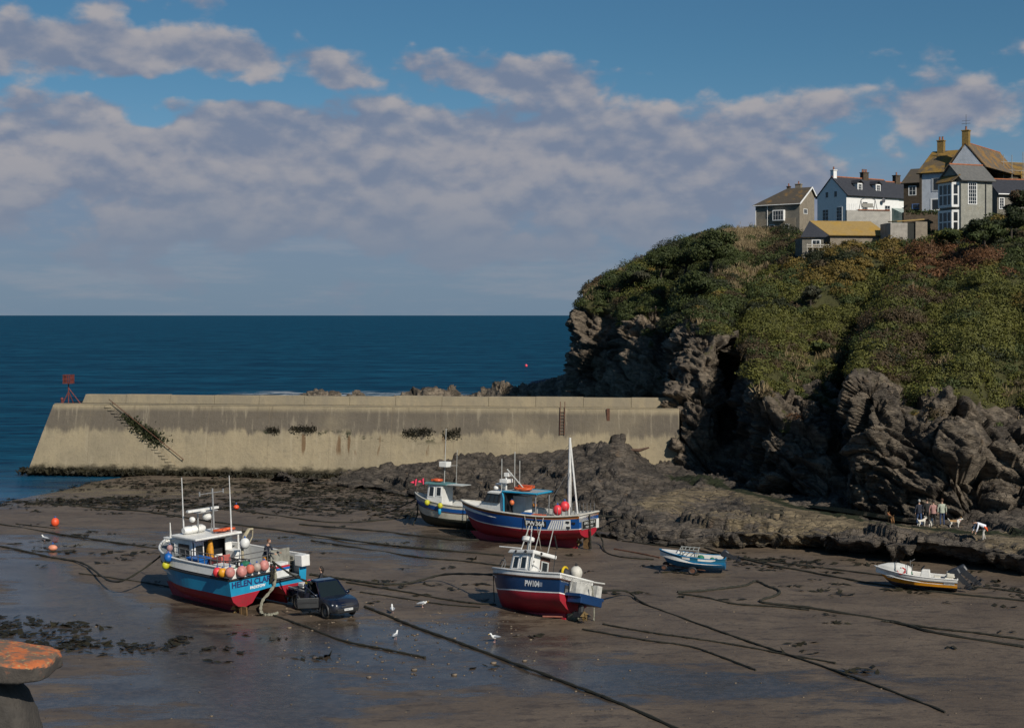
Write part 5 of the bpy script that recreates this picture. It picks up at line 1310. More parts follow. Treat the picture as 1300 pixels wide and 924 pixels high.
def buoy(name, p, r, mat, label, group, eye=None, sc=(1, 1, 1.12), cat='float'):
    t_ = thing(name, label, cat, p, random.random()*6, group)
    mb = MB(); mb.ball((0, 0, 0), r, 0, 18, 12, sc); mb.build('body', mat, t_, smooth=60)
    mb = MB(); mb.cyl((0, 0, r*1.02), (0, 0, r*1.3), r*.22, 10); mb.ring((0, 0, r*1.38), (1, 0, 0), r*.14, r*.05, 10); mb.build('eye', eye or pm('blue_eye', (.02, .10, .35), .5), t_); return t_
def rope(name, pts, r, mat, label, group=None, seg=10, sag=None, jit=.02, cat='rope', n=6):
    """fibre or weed-grown line through world points"""
    P = np.array([list(p) for p in pts]); u = np.linspace(0, len(P)-1, (len(P)-1)*seg+1); Q = catmull(P, u) if len(P) > 2 else P[0]+(P[1]-P[0])*u[:, None]
    rr = [r*(1+.25*math.sin(i*1.7)+.2*random.random()) for i in range(len(Q))]
    Q = Q+np.array([[random.gauss(0, jit), random.gauss(0, jit), abs(random.gauss(0, jit*.5))] for _ in Q])
    mb = MB(); mb.tube([Vector(q) for q in Q], rr, n); return tag(mb.build(name, mat), label, cat, group)
def place(root_px, root_py, heading, heel=0.0, trim=0.0, up=0.0, sc=(1, 1, 1)):
    """frame standing on the sand: heading in the ground plane, trim lifts the bow, heel leans to starboard"""
    p = GS(root_px, root_py, up); Rz = Matrix.Rotation(math.atan2(heading[1], heading[0]), 4, 'Z')
    return p, Rz @ Matrix.Rotation(-R(trim), 4, 'Y') @ Matrix.Rotation(R(heel), 4, 'X') @ Matrix.Diagonal((*sc, 1))
LIFEJ = ORANGE
# ================================================================ the blue catamaran
pC, rC = place(343, 773, (-.72, .69), heel=-2, trim=-1.0, sc=(1.33, 1.03, 1.0))
LC, BC, SC_ = 7.6, 5.0, 2.62
cat = thing('catamaran', 'sky blue and white fishing catamaran with red bottom and pink floats', 'fishing boat', pC, rot=rC)
rowsC = [(.0, 1.22, 1.9, 0), (.24, 1.18, 1.9, 0), (.34, .92, 1.9, 0), (.44, .60, 1.9, 0), (.62, .46, 1.9, 0), (.80, .56, 2.0, 0), (.92, .84, 2.1, 0), (.965, 1.15, 2.3, 1), (1.0, 2.02, 2.8, 2), (1.01, 2.14, 2.9, 3), (.985, SC_, 3.0, 3)]
mb, ptC = hull(LC, BC, SC_, rowsC, br=.30, sr=.0, rake=.95, tm=.35, tw=.0, foot=.75, footp=2)
def PC(j, s): return ptC(0, j, s)
for s in (1, -1):
    mb.poly([PC(j, s) for j in (2, 3, 4, 5, 6, 7)], 0); mb.poly([PC(2, s), PC(7, s), PC(1, s)] , 0)
mb.poly([PC(7, 1), PC(1, 1), PC(0, 1), PC(1, -1), PC(7, -1), Vector((0, -BC/2*.98, 1.45)), Vector((0, BC/2*.98, 1.45))], 1)
mb.poly([Vector((0, BC/2*.98, 1.45)), Vector((0, -.1, 1.45)), Vector((0, -.1, 2.0)), Vector((0, BC/2, 2.0))], 1)
mb.poly([Vector((0, -BC/2*.98, 1.45)), Vector((0, -BC/2*.80, 1.45)), Vector((0, -BC/2*.80, 2.0)), Vector((0, -BC/2, 2.0))], 1)
mb.poly([PC(8, 1), Vector((0, -.1, 2.0)), Vector((0, -.1, SC_)), PC(10, 1)], 3)
hl = mb.build('hull', [B_RED, B_BLUE, B_DARK, B_WHITE], cat)
for s_ in (1, -1):
    mb = MB(); yk = s_*BC/2*.62
    mb.hexa([(.45, yk-.05, .02), (5.6, yk*.80-.05, .12), (5.6, yk*.80+.05, .12), (.45, yk+.05, .02), (.62, yk-.10, .62), (6.2, yk*.70-.08, .85), (6.2, yk*.70+.08, .85), (.62, yk+.10, .62)]); mb.build('keel', B_RED, cat)
rail(ptC, 8, .065, B_DARK, cat, 'rubbing_strake', stern=False); mb = MB(); mb.tube([PC(8, 1), (-.03, -.1, 2.02), (-.03, -.12, 1.47), (-.03, -BC/2*.8, 1.47)], .06, 8); mb.build('stern_strake', B_DARK, cat)
rail(ptC, 10, .06, B_WHITE, cat, 'gunwale', stern=False)
mb = MB(); mb.box((.02, -BC/2*.9, 2.35), (.5, .55, .62)); mb.build('corner_post', B_WHITE, cat, bevel=.03)
decking(ptC, 10, 1.05, B_DECK, cat, .10, aft=False)
mb = MB(); mb.poly([ptC(.62, 10, 1)+Vector((0, -.1, -.12)), ptC(.62, 10, -1)+Vector((0, .1, -.12))]+[ptC(t_, 10, -1)+Vector((0, .08, -.12)) for t_ in (.75, .85, .93, .98)]+[ptC(t_, 10, 1)+Vector((0, -.08, -.12)) for t_ in (.98, .93, .85, .75)]); mb.build('foredeck', B_DECK, cat)
# wheelhouse, open at the back, under a flat roof
wz = 1.55
def wquad(x0, x1, y, z0, z1): return ((x1, y, z0), (x0, y, z0), (x0, y, z1), (x1, y, z1))
Y0, Y1, XA, XB, ZR = -1.35, 1.30, 4.0, 5.25, 3.52
mb = MB()
mb.hexa([(XA, Y1-.08, wz), (XB, Y1-.08, wz), (XB, Y1, wz), (XA, Y1, wz), (XA, Y1-.08, ZR), (XB, Y1-.08, ZR), (XB, Y1, ZR), (XA, Y1, ZR)]); mb.hexa([(XA, Y0, wz), (XB, Y0, wz), (XB, Y0+.08, wz), (XA, Y0+.08, wz), (XA, Y0, ZR), (XB, Y0, ZR), (XB, Y0+.08, ZR), (XA, Y0+.08, ZR)])
mb.hexa([(XB, Y0, wz), (6.05, Y0+.35, wz), (6.05, Y1-.35, wz), (XB, Y1, wz), (XB, Y0, 3.3), (5.95, Y0+.3, 3.3), (5.95, Y1-.3, 3.3), (XB, Y1, 3.3)])
mb.box((XA, Y1-.45, (wz+ZR)/2), (.08, .62, ZR-wz)); mb.box((XA, Y0+.28, (wz+ZR)/2), (.08, .42, ZR-wz)); mb.box((XA, Y0+.95, wz+.45), (.08, .5, .9)); mb.box((XA, (Y0+Y1)/2, ZR-.1), (.08, Y1-Y0-.2, .2))
wh = mb.build('wheelhouse', B_WHITE, cat, bevel=.03)
mb = MB(); mb.box((5.72, (Y0+Y1)/2, 3.36), (1.0, Y1-Y0-.05, .10)); mb.build('visor_roof', B_WHITE, cat, bevel=.03)
cabin_win(wh, wquad(XA, XB, Y1, wz, ZR), [(.22, .84, .50, .84, 1)], B_DARK)
cabin_win(wh, ((6.05, Y1-.35, wz), (XB, Y1, wz), (XB, Y1, 3.3), (5.95, Y1-.3, 3.3)), [(.06, .94, .42, .93, 2)])
cabin_win(wh, ((6.05, Y0+.35, wz), (6.05, Y1-.35, wz), (5.95, Y1-.3, 3.3), (5.95, Y0+.3, 3.3)), [(.04, .48, .42, .93, 1), (.52, .96, .42, .93, 1)])
cabin_win(wh, ((XA-.045, Y1-.14, wz), (XA-.045, Y1-.76, wz), (XA-.045, Y1-.76, ZR), (XA-.045, Y1-.14, ZR)), [(.14, .80, .48, .80, 1)], B_DARK)
mb = MB(); mb.hexa([(3.45, Y0-.2, ZR), (5.45, Y0-.1, ZR-.03), (5.45, Y1+.1, ZR-.03), (3.45, Y1+.2, ZR), (3.45, Y0-.2, ZR+.13), (5.45, Y0-.1, ZR+.13), (5.45, Y1+.1, ZR+.13), (3.45, Y1+.2, ZR+.13)]); rf = mb.build('roof', B_WHITE, cat, bevel=.04)
mb = MB(); mb.cyl((3.55, Y0, wz), (3.55, Y0, ZR), .05, 6); mb.build('roof_post', B_WHITE, cat)
mb = MB(); mb.box((3.6, Y0+.25, 2.1), (.7, .55, 1.1)); mb.build('locker', B_WHITE, cat, bevel=.03)
mb = MB(); mb.box((XA+.35, -.1, 2.4), (.05, 2.3, 1.7)); mb.build('doorway_shade_panel', pm('cabin_shade', (.012, .012, .015), .6), cat)  # near-black panel paints the shade inside the open wheelhouse
# roof gear
for (x, y, zt) in ((5.1, .85, 6.9), (3.7, -1.05, 6.9)):
    mb = MB(); mb.tube([(x, y, ZR), (x, y, 5.0), (x, y, zt)], [.042, .034, .018], 6); mb.build('whip_aerial', pm('white_aerial', (.72, .72, .70), .4), cat)
mb = MB(); mb.cyl((4.2, -.35, ZR), (4.2, -.35, 6.2), .045, 8); mb.cyl((4.2, .5, 5.95), (4.2, -1.05, 5.95), .022, 6); mb.cyl((4.2, .5, 5.85), (4.2, .5, 6.1), .04, 6); mb.cyl((4.2, -1.05, 5.85), (4.2, -1.05, 6.1), .04, 6); mb.cyl((4.45, -.35, ZR), (4.2, -.35, 5.2), .03, 6); mb.build('mast', STEEL, cat)
mb = MB(); mb.cyl((4.75, .2, ZR), (4.75, .2, 4.85), .045, 6); mb.cyl((4.45, -.55, ZR), (4.45, -.55, 4.85), .045, 6); mb.box((4.6, -.2, 4.86), (.4, 1.3, .05)); mb.build('gantry', STEEL, cat)
mb = MB(); mb.box((4.6, .0, 5.0), (.18, 2.0, .12)); mb.cyl((4.6, 0, 4.82), (4.6, 0, 4.97), .18, 12); mb.ball((4.6, -.3, 4.55), .26, 0, sc=(1, 1, .8)); mb.ball((4.65, .65, 4.5), .16); mb.build('radar', B_WHITE, cat, smooth=45)
mb = MB(); mb.tube([(4.95, -.35, 3.86), (4.95, -.2, 3.86), (4.95, .85, 3.86), (4.95, 1.0, 3.86)], [.15, .23, .23, .15], 14); mb.ring((4.95, .0, 3.86), (0, 1, 0), .235, .02); mb.ring((4.95, .6, 3.86), (0, 1, 0), .235, .02); mb.build('liferaft_canister', B_WHITE, cat, smooth=40)
mb = MB()
for i in range(4): mb.ring((3.95, -1.2+i*.27, 3.78+.04*(i % 2)), (.2, 0, 1), .20, .075, 14)
mb.build('lifebuoys', ORANGE, cat, smooth=60)
mb = MB(); mb.tube([(5.9, 1.05, 2.2), (5.9, 1.05, 3.5), (5.9, 1.05, 4.25)], [.05, .05, .02], 6); mb.build('bow_lamp_post', B_WHITE, cat)
mb = MB(); mb.cyl((1.9, -.1, 1.5), (1.9, -.1, 3.1), .07, 8); mb.tube([(1.9, -.1, 3.1), (1.85, -.2, 3.7), (1.8, -.5, 4.12), (1.75, -.7, 4.1)], [.10, .10, .09, .07], 8); mb.tube([(1.75, -.7, 4.1), (1.75, -.66, 3.7), (1.8, -.4, 3.2)], .03, 5); mb.build('pot_hauler', pm('hauler_paint', (.42, .36, .24), .7, .3), cat)
# side rails
mb = MB()
for i in range(9):
    t_ = .06+.06*i; p_ = ptC(t_, 10, 1); mb.cyl(p_+Vector((0, -.08, 0)), p_+Vector((0, -.08, .62)), .025, 5)
for h in (.34, .62): mb.tube([ptC(.06+.06*i, 10, 1)+Vector((0, -.08, h)) for i in range(9)], .025, 5)
mb.tube([(.05, BC/2-.1, SC_), (.05, BC/2-.1, SC_+.62), (.05, 0, SC_+.62), (.05, 0, SC_)], .03, 5); mb.tube([(.05, BC/2-.1, SC_+.34), (.05, 0, SC_+.34)], .025, 5)
mb.build('side_rail', B_GREY, cat)
mb = MB(); mb.box((.62, -1.35, 2.55), (.06, 1.25, .95)); mb.build('stern_board', pm('weathered_board', (.26, .25, .21), .8, .35, 3, .2, streak=.5), cat)
for (y, w_) in ((1.75, .5), (-1.75, .5)):
    mb = MB(); mb.box((.1, y, .28), (.14, .12, .62)); mb.box((-.05, y, .25), (.5, .07, .55)); mb.build('rudder', pm('rusted_rudder', (.20, .115, .045), .8, .4, 4, .3), cat); propeller(cat, (.42, y, .35), .3)
NAVYT = pm('navy_letter', (.02, .03, .13), .5); WHT = pm('white_letter', (.82, .82, .80), .5); BLKT = pm('black_letter', (.02, .02, .02), .5)
text_on('HELEN CLARE', .44, plane_place((-.005, 1.03, 1.72), (0, -1, 0), (0, 0, 1)), NAVYT, cat, bold=.012, sx=.98)
text_on('PADSTOW', .20, plane_place((-.005, .75, 1.42), (0, -1, 0), (0, 0, 1)), WHT, cat, bold=.010)
text_on('PW5', .46, side_place(ptC, .90, LC, 2.60, (8, 10), 1, -1), BLKT, cat, bold=.012, sx=.62)
mb = MB(); mb.tube([ptC(.985, 9, 1)+Vector((.0, .05, .25)), ptC(.985, 9, 1)+Vector((.05, .05, .0))], .05, 6); mb.build('fairlead', STEEL, cat)
bpy.context.view_layer.update()
MC = cat.matrix_world.copy()
# floats hung along the stern quarter rail
flo = [((.62, BC/2+.16, 2.42), .24, REDF, 'bright red float, first of the row of floats on the blue catamaran'), ((.26, BC/2+.16, 2.45), .235, YELF, 'orange yellow float beside the bright red one on the blue catamaran'),
       ((-.08, BC/2+.0, 2.48), .265, PINKF, 'faded pink float next to the orange yellow float'), ((-.18, 1.86, 2.44), .285, PINKF, 'largest faded pink float, in the middle of the row on the stern'),
       ((-.18, 1.34, 2.48), .235, pm('salmon_float', (.62, .17, .11), .55, .3, 4), 'salmon coloured float right of the largest pink float'), ((-.18, .92, 2.50), .23, pm('grey_float', (.42, .34, .29), .6, .3, 4), 'greyish worn float between the salmon and the end float'),
       ((-.18, .44, 2.52), .27, PINKF, 'pale pink float at the stern end of the row')]
for i, (q, r_, m_, lb) in enumerate(flo): buoy('float_buoy', MC @ Vector(q), r_, m_, lb, 'floats on the catamaran rail')
buoy('float_buoy', MC @ Vector((1.75, -.15, 3.38)), .28, pm('white_float', (.72, .71, .68), .5), 'round white float hanging from the pot hauler', 'floats on the catamaran rail')
buoy('float_buoy', MC @ Vector((4.55, ptC(.6, 10, 1).y+.2, 2.22)), .21, LIMEF, 'small lime yellow float on the port side amidships', 'small floats hanging at the wheelhouse'); buoy('float_buoy', MC @ Vector((4.38, ptC(.6, 10, 1).y+.16, 2.66)), .24, BLUEP, 'small blue float above the lime yellow one', 'small floats hanging at the wheelhouse')
buoy('float_buoy', MC @ Vector((4.5, ptC(.6, 10, 1).y-.05, 3.15)), .17, pm('dusty_pink', (.42, .24, .22), .6), 'dusty pink float high on the wheelhouse stay', 'small floats hanging at the wheelhouse'); buoy('float_buoy', MC @ Vector((4.55, ptC(.6, 10, 1).y-.02, 2.85)), .17, pm('mauve_float', (.24, .19, .23), .6), 'mauve float under the dusty pink one', 'small floats hanging at the wheelhouse')
def at(M_, name, label, cat_, q, rz=0, group=None):
    t_ = thing(name, label, cat_, (0, 0, 0), 0, group); t_.matrix_world = M_ @ Matrix.Translation(Vector(q)) @ Matrix.Rotation(rz, 4, 'Z'); return t_
o = at(MC, 'oilskins', 'yellow oilskin trousers hung up in the open shelter of the catamaran', 'oilskins', (3.86, .22, 1.62)); mb = MB()
mb.tube([(0, 0, 1.75), (0, .02, 1.2), (-.12, .04, .6), (-.14, .05, .1)], [.10, .17, .11, .10], 8); mb.tube([(.02, 0, 1.7), (.07, .02, 1.2), (.17, .04, .6), (.2, .05, .15)], [.08, .15, .11, .10], 8); mb.build('trousers', OILY, o, smooth=60); mb = MB(); mb.tube([(-.1, 0, 1.75), (-.02, 0, 1.95), (.1, 0, 1.75)], .03, 5); mb.build('strap', OILY, o)
o = at(MC, 'fish_bin', 'blue plastic bin on deck below the yellow oilskins', 'bin', (3.5, 1.3, 2.0)); mb = MB(); mb.hexa([(-.35, -.3, 0), (.35, -.3, 0), (.35, .3, 0), (-.35, .3, 0), (-.45, -.38, .55), (.45, -.38, .55), (.45, .38, .55), (-.45, .38, .55)]); mb.build('body', BLUEP, o, bevel=.04); mb = MB(); mb.box((0, 0, .58), (.98, .84, .08)); mb.build('rim', BLUEP, o)
o = at(MC, 'gutting_chute', 'faded red sloping chute beside the blue bin', 'chute', (2.9, .75, 2.0)); mb = MB(); mb.hexa([(-.75, -.3, .35), (.75, -.3, 0), (.75, .3, 0), (-.75, .3, .35), (-.75, -.3, .85), (.75, -.3, .35), (.75, .3, .35), (-.75, .3, .85)]); mb.build('tray', pm('faded_red', (.50, .12, .10), .6, .3), o, bevel=.03)
o = at(MC, 'fish_box_stack', 'stack of white fish boxes with red and blue bands on the open stern', 'boxes', (.45, -1.15, 1.57)); mb = MB()
mb.box((0, .1, .22), (.6, .86, .42)); mb.box((0, .1, .72), (.58, .82, .16)); mb.build('box', pm('white_box', (.68, .68, .66), .6, .2), o, bevel=.02); mb = MB(); mb.box((-.01, .1, .49), (.64, .90, .12)); mb.build('blue_lid', BLUEP, o); mb = MB(); mb.box((-.01, .1, .60), (.64, .90, .09)); mb.build('red_lid', pm('red_lid', (.5, .03, .04), .5), o)
o = at(MC, 'pot_stack', 'grey netted lobster pots stacked at the starboard stern corner', 'pots', (.75, -2.0, 1.57)); 
for k in range(4):
    mb = MB(); x0, z0 = (k % 2)*.75, (k//2)*.45
    for sx in (0, .7):
        for sy in (-.35, .0, .3): mb.tube([(x0+sx, sy, z0), (x0+sx, sy, z0+.42)], .03, 5)
    for zz in (0, .21, .42):
        for sy in (-.35, .3): mb.cyl((x0, sy, z0+zz), (x0+.7, sy, z0+zz), .03, 5)
        for sx in (0, .23, .47, .7): mb.cyl((x0+sx, -.35, z0+zz), (x0+sx, .3, z0+zz), .022, 5)
    mb.box((x0+.35, -.02, z0+.2), (.6, .56, .36), 1); mb.build('pot', [pm('pot_frame', (.22, .21, .17), .8), pm('pot_net', (.085, .08, .06), .9, .4, 10, .5)], o)
o = at(MC, 'net_heap', 'green net heaped on the side deck behind the floats', 'net', (.75, .9, 1.95)); mb = MB()
for k in range(7): mb.ball((random.uniform(-.5, .5), random.uniform(-.6, .6), random.uniform(.1, .5)), random.uniform(.2, .36), 0, 10, 7, (1, 1.2, .7))
mb.build('heap', GREENP, o, smooth=60); mb = MB(); mb.box((.3, 1.0, .62), (.9, .7, .14)); mb.build('tray_lid', B_WHITE, o)
o = at(MC, 'deck_gear', 'black tangle of stacked pots and iron gear amidships on the catamaran', 'pots', (2.2, .6, 1.57));
for k in range(3):
    mb = MB(); x0, y0 = -.6+.55*k, -.3+.25*k
    for zz in (.1, .55, .95): mb.ring((x0, y0, zz), (0, 0, 1), .42, .035, 14)
    for q in range(6): mb.cyl((x0+.42*math.cos(q), y0+.42*math.sin(q), .1), (x0+.42*math.cos(q), y0+.42*math.sin(q), .95), .03, 5)
    mb.build('pot', B_DARK, o)
# ================================================================ blue and red boat with a mast
pD, rD = place(747, 697, (-.85, .53), heel=1, trim=0, sc=(1.17, 1.08, .87))
LD, BD, SD = 9.0, 3.3, 2.55
mst = thing('fishing_boat', 'royal blue and red wooden fishing boat with varnished rail and tall white mast', 'fishing boat', pD, rot=rD)
rowsD = [(.04, .35, 1.6, 0), (.42, .50, 1.6, 0), (.80, .85, 1.8, 0), (.95, 1.30, 2.0, 0), (.965, 1.42, 2.1, 1), (.98, 1.50, 2.15, 2), (1.02, 2.32, 2.6, 3), (1.04, SD, 2.7, 3)]
mb, ptD = hull(LD, BD, SD, rowsD, br=.50, sr=.30, rake=1.05, tm=.42, tw=.24, foot=.65, ru=.72)
cap_transom(mb, ptD, rowsD); mb.build('hull', [B_RED, WHT, B_ROYAL, BROWN], mst, smooth=40)
mb = MB(); mb.hexa([(.75, -.07, 0), (LD*.86, -.06, 0.0), (LD*.86, .06, .0), (.75, .07, 0), (.75, -.07, 1.1), (LD*.92, -.04, .6), (LD*.92, .04, .6), (.75, .07, 1.1)]); mb.build('keel', B_RED, mst)
rail(ptD, 7, .075, pm('pale_rail', (.55, .52, .45), .6), mst); decking(ptD, 7, .55, B_DECK, mst, .09)
mb = MB(); mb.box((.12, 0, .75), (.42, .06, 1.4)); mb.cyl((.2, 0, 1.0), (.2, 0, 2.0), .05, 6); mb.build('rudder', pm('rusted_rudder', (.2, .11, .04), .8), mst); propeller(mst, (.62, 0, .55), .33)
for s in (1, -1):
    mb = MB(); mb.tube([ptD(.17, 3, s)*1.0+Vector((0, 0, -.3)), Vector((1.5, s*1.15, .05))], .05, 6); mb.build('shaft_bracket', B_DARK, mst)
# white fan painted on the quarter
nq = 10
for s in (1, -1):
    mb = MB(); b = 0
    for i in range(nq+1):
        for k in range(5):
            f = k/4; t_ = (.055+.135*i/nq)+(.03)*(1-f)*(i/nq); a_, b_2 = ptD(t_, 5, s), ptD(t_, 6, s); q = a_.lerp(b_2, .03+.92*f); mb.v.append(q+Vector((0, s*.012, 0)))
    for i in range(nq):
        for k in range(4): q = [b+i*5+k, b+(i+1)*5+k, b+(i+1)*5+k+1, b+i*5+k+1]; mb.f.append(q); mb.m.append(0)
    for i in range(7):
        pts = [ptD((.105+.014*i)+.03*(1-f)*((.05+.014*i)/.135), 5, s).lerp(ptD((.105+.014*i)+.03*(1-f)*((.05+.014*i)/.135), 6, s), .06+.86*f)+Vector((0, s*.02, 0)) for f in (0, .25, .5, .75, 1)]
        mb.tube(pts, .016, 4, 1)
    mb.build('quarter_panel', [B_WHITE, B_ROYAL], mst)
mb = MB()
for (t_, f) in ((.075, .72), (.072, .18), (.035, .60)): mb = MB(); p_ = ptD(t_, 5, 1).lerp(ptD(t_, 6, 1), f)+Vector((0, .03, 0)); mb.box(p_, (.22, .05, .14)); mb.build('scupper', B_DARK, mst)
mb = MB(); pc = side_place(ptD, .305, LD, 1.98, (5, 7), 1, -1)
mb.add([pc(u, v, .006) for u, v in ((-.72, -.23), (.72, -.23), (.72, .23), (-.72, .23))], [(0, 1, 2, 3)]); mb.build('number_board', BLKT, mst)
text_on('PW364', .46, side_place(ptD, .305, LD, 1.98, (5, 7), 1, -1), WHT, mst, bold=.016, sx=.86, depth=.03)
tz = 2.02
mb = MB(); mb.box((-.04, .02, tz), (.03, 1.75, .60)); mb.box((-.03, .02, tz), (.025, 1.85, .70), 1); mb.build('name_board', [BLKT, pm('grey_border', (.34, .34, .32), .5)], mst)
text_on('ORCADES II', .27, plane_place((-.06, .02, tz+.12), (0, -1, 0), (0, 0, 1)), pm('pale_letter', (.55, .55, .52), .5), mst, bold=.008); text_on('PADSTOW', .20, plane_place((-.06, .02, tz-.17), (0, -1, 0), (0, 0, 1)), pm('pale_letter', (.55, .55, .52), .5), mst, bold=.006)
mb = MB(); mb.box((-.02, -1.12, 1.95), (.04, .34, .72)); mb.build('white_corner', B_WHITE, mst)
# wheelhouse
mb = MB(); zb_ = 2.45
mb.add([(5.3, -1.05, zb_-.3), (7.6, -.62, zb_+.1), (7.6, .62, zb_+.1), (5.3, 1.05, zb_-.3), (5.3, -.9, 4.1), (6.55, -.72, 4.1), (6.55, .72, 4.1), (5.3, .9, 4.1), (6.95, -.7, 3.2), (6.95, .7, 3.2)],
       [(3, 2, 1, 0), (4, 5, 6, 7), (0, 1, 8, 5, 4), (3, 7, 6, 9, 2), (1, 2, 9, 8), (8, 9, 6, 5), (0, 4, 7, 3)]); w2 = mb.build('wheelhouse', B_WHITE, mst, bevel=.05)
win(w2, (6.95, .76, 3.18), (5.55, .99, 3.18), (5.55, .90, 4.0), (6.62, .72, 4.0), .04, .92, .06, .92, 3, 1, fw=.05, single=True, frame=B_DARK); win(w2, (6.95, -.7, 3.2), (6.95, .7, 3.2), (6.55, .72, 4.1), (6.55, -.72, 4.1), .05, .95, .1, .9, 3, 1, fw=.05, single=True)
mb = MB(); mb.hexa([(3.0, -1.0, 4.12), (5.45, -.98, 4.1), (5.45, .98, 4.1), (3.0, 1.0, 4.12), (3.0, -1.0, 4.24), (5.45, -.98, 4.24), (5.45, .98, 4.24), (3.0, 1.0, 4.24)]); mb.build('canopy', pm('pale_canopy', (.33, .36, .37), .6), mst); mb = MB(); mb.tube([(3.0, 1.0, 4.19), (5.42, 1.0, 4.19)], .09, 6); mb.tube([(3.0, -1.0, 4.19), (5.42, -1.0, 4.19)], .09, 6); mb.tube([(3.0, 1.0, 4.19), (3.0, -1.0, 4.19)], .09, 6); mb.tube([(5.42, 1.0, 4.15), (5.3, 1.04, 3.7), (5.25, 1.08, 2.5)], .06, 6); mb.tube([(5.42, -1.0, 4.15), (5.3, -1.04, 3.7), (5.25, -1.08, 2.5)], .06, 6); mb.build('canopy_frame', TEAL, mst)
mb = MB(); mb.box((5.22, 0, 3.1), (.08, 1.9, 1.9)); mb.build('doorway_shade_panel', pm('cabin_shade', (.012, .012, .015), .6), mst); mb = MB(); mb.box((4.75, -.35, 3.0), (.9, .9, 1.6)); mb.build('companionway', B_WHITE, mst, bevel=.04)  # black sheet stands in for the shade of the wheelhouse opening
for y in (.85, -.85):
    mb = MB(); mb.cyl((3.15, y, 2.2), (3.15, y, 4.15), .04, 6); mb.build('canopy_post', STEEL, mst)
mb = MB(); mb.ring((4.6, .1, 4.42), (0, 0, 1), .34, .12, 14); mb.ring((4.15, .3, 4.40), (.2, 0, 1), .30, .11, 14); mb.box((4.4, -.2, 4.55), (.9, .5, .22)); mb.build('lifebuoys', ORANGE, mst, smooth=60)
mb = MB(); mb.box((5.6, .2, 4.95), (.55, .75, .3)); mb.cyl((5.6, .2, 4.1), (5.6, .2, 5.4), .06, 8); mb.box((5.55, .1, 5.45), (.35, .4, .3)); mb.ball((6.25, .3, 4.35), .17); mb.ball((6.05, -.3, 4.4), .2); mb.box((6.15, .0, 4.62), (.5, .35, .12)); mb.build('radar', B_WHITE, mst, bevel=.03)
mb = MB()
for (x, y, h) in ((5.75, .5, 2.6), (5.0, .2, 3.2), (5.1, -.6, 2.4)): mb.cyl((x, y, 4.15), (x, y, 4.15+h), .03, 5)
mb.tube([(5.55, .2, 5.9), (4.2, .2, 4.25)], .05, 6); mb.build('aerials', pm('pale_aerial', (.45, .45, .42), .4), mst)
mb = MB(); mb.tube([(1.3, 0, 1.9), (1.3, 0, 5.6), (1.3, 0, 8.7)], [.13, .11, .07], 10); mb.build('mast', pm('white_mast', (.70, .69, .66), .5, .15), mst, smooth=60)
mb = MB(); mb.tube([(1.3, 0, 8.6), (.75, 0, 2.75)], .06, 6); mb.build('boom', pm('white_mast', (.70, .69, .66), .5, .15), mst)
mb = MB()
for q in ((2.6, 1.25, 2.3), (2.6, -1.25, 2.3), (4.0, .2, 4.25), (.6, 1.1, 2.6)): mb.cyl((1.3, 0, 8.2 if q[0] > 3 else 6.2), q, .014, 4)
mb.build('stays', B_GREY, mst)
mb = MB()
for i in range(7): t_ = .03+.03*i; p_ = ptD(t_, 7, 1); mb.cyl(p_+Vector((0, -.1, 0)), p_+Vector((0, -.1, .7)), .025, 5); p_ = ptD(t_, 7, -1); mb.cyl(p_+Vector((0, .1, 0)), p_+Vector((0, .1, .7)), .025, 5)
mb.build('stanchion', B_GREY, mst); mb = MB(); mb.box((3.2, 0, 2.25), (1.0, 1.4, .3)); mb.box((3.9, .6, 2.35), (.5, .4, .5)); mb.build('engine_box', B_GREY, mst)
bpy.context.view_layer.update(); MD = mst.matrix_world.copy()
buoy('float_buoy', MD @ Vector((1.7, .75, 3.02)), .33, REDF, 'lower bright red float at the mast foot of the royal blue boat', 'floats on the royal blue boat'); buoy('float_buoy', MD @ Vector((1.35, .5, 3.32)), .33, REDF, 'upper bright red float at the mast foot of the royal blue boat', 'floats on the royal blue boat')
buoy('float_buoy', MD @ Vector((4.75, .95, 3.35)), .17, pm('orange_float', (.66, .16, .05), .5), 'small orange float swinging in the wheelhouse entrance', 'small orange floats on the royal blue boat'); buoy('float_buoy', MD @ Vector((3.3, .7, 3.25)), .15, pm('amber_float', (.62, .24, .05), .5), 'small amber float hung from the bright blue canopy', 'small orange floats on the royal blue boat')
o = at(MD, 'fish_box', 'orange fish box on the side deck of the royal blue boat', 'box', (2.75, 1.15, 2.42)); mb = MB(); mb.box((0, 0, .08), (.75, .4, .2)); mb.build('body', ORANGE, o, bevel=.03); mb = MB(); mb.box((0, 0, .19), (.8, .45, .04)); mb.build('rim', ORANGE, o)
o = at(MD, 'fish_box', 'blue fish box on the rail of the royal blue boat', 'box', (3.55, 1.2, 2.42)); mb = MB(); mb.box((0, 0, .1), (.6, .4, .26)); mb.build('body', BLUEP, o, bevel=.03); mb = MB(); mb.box((0, 0, .24), (.64, .44, .04)); mb.build('rim', BLUEP, o)
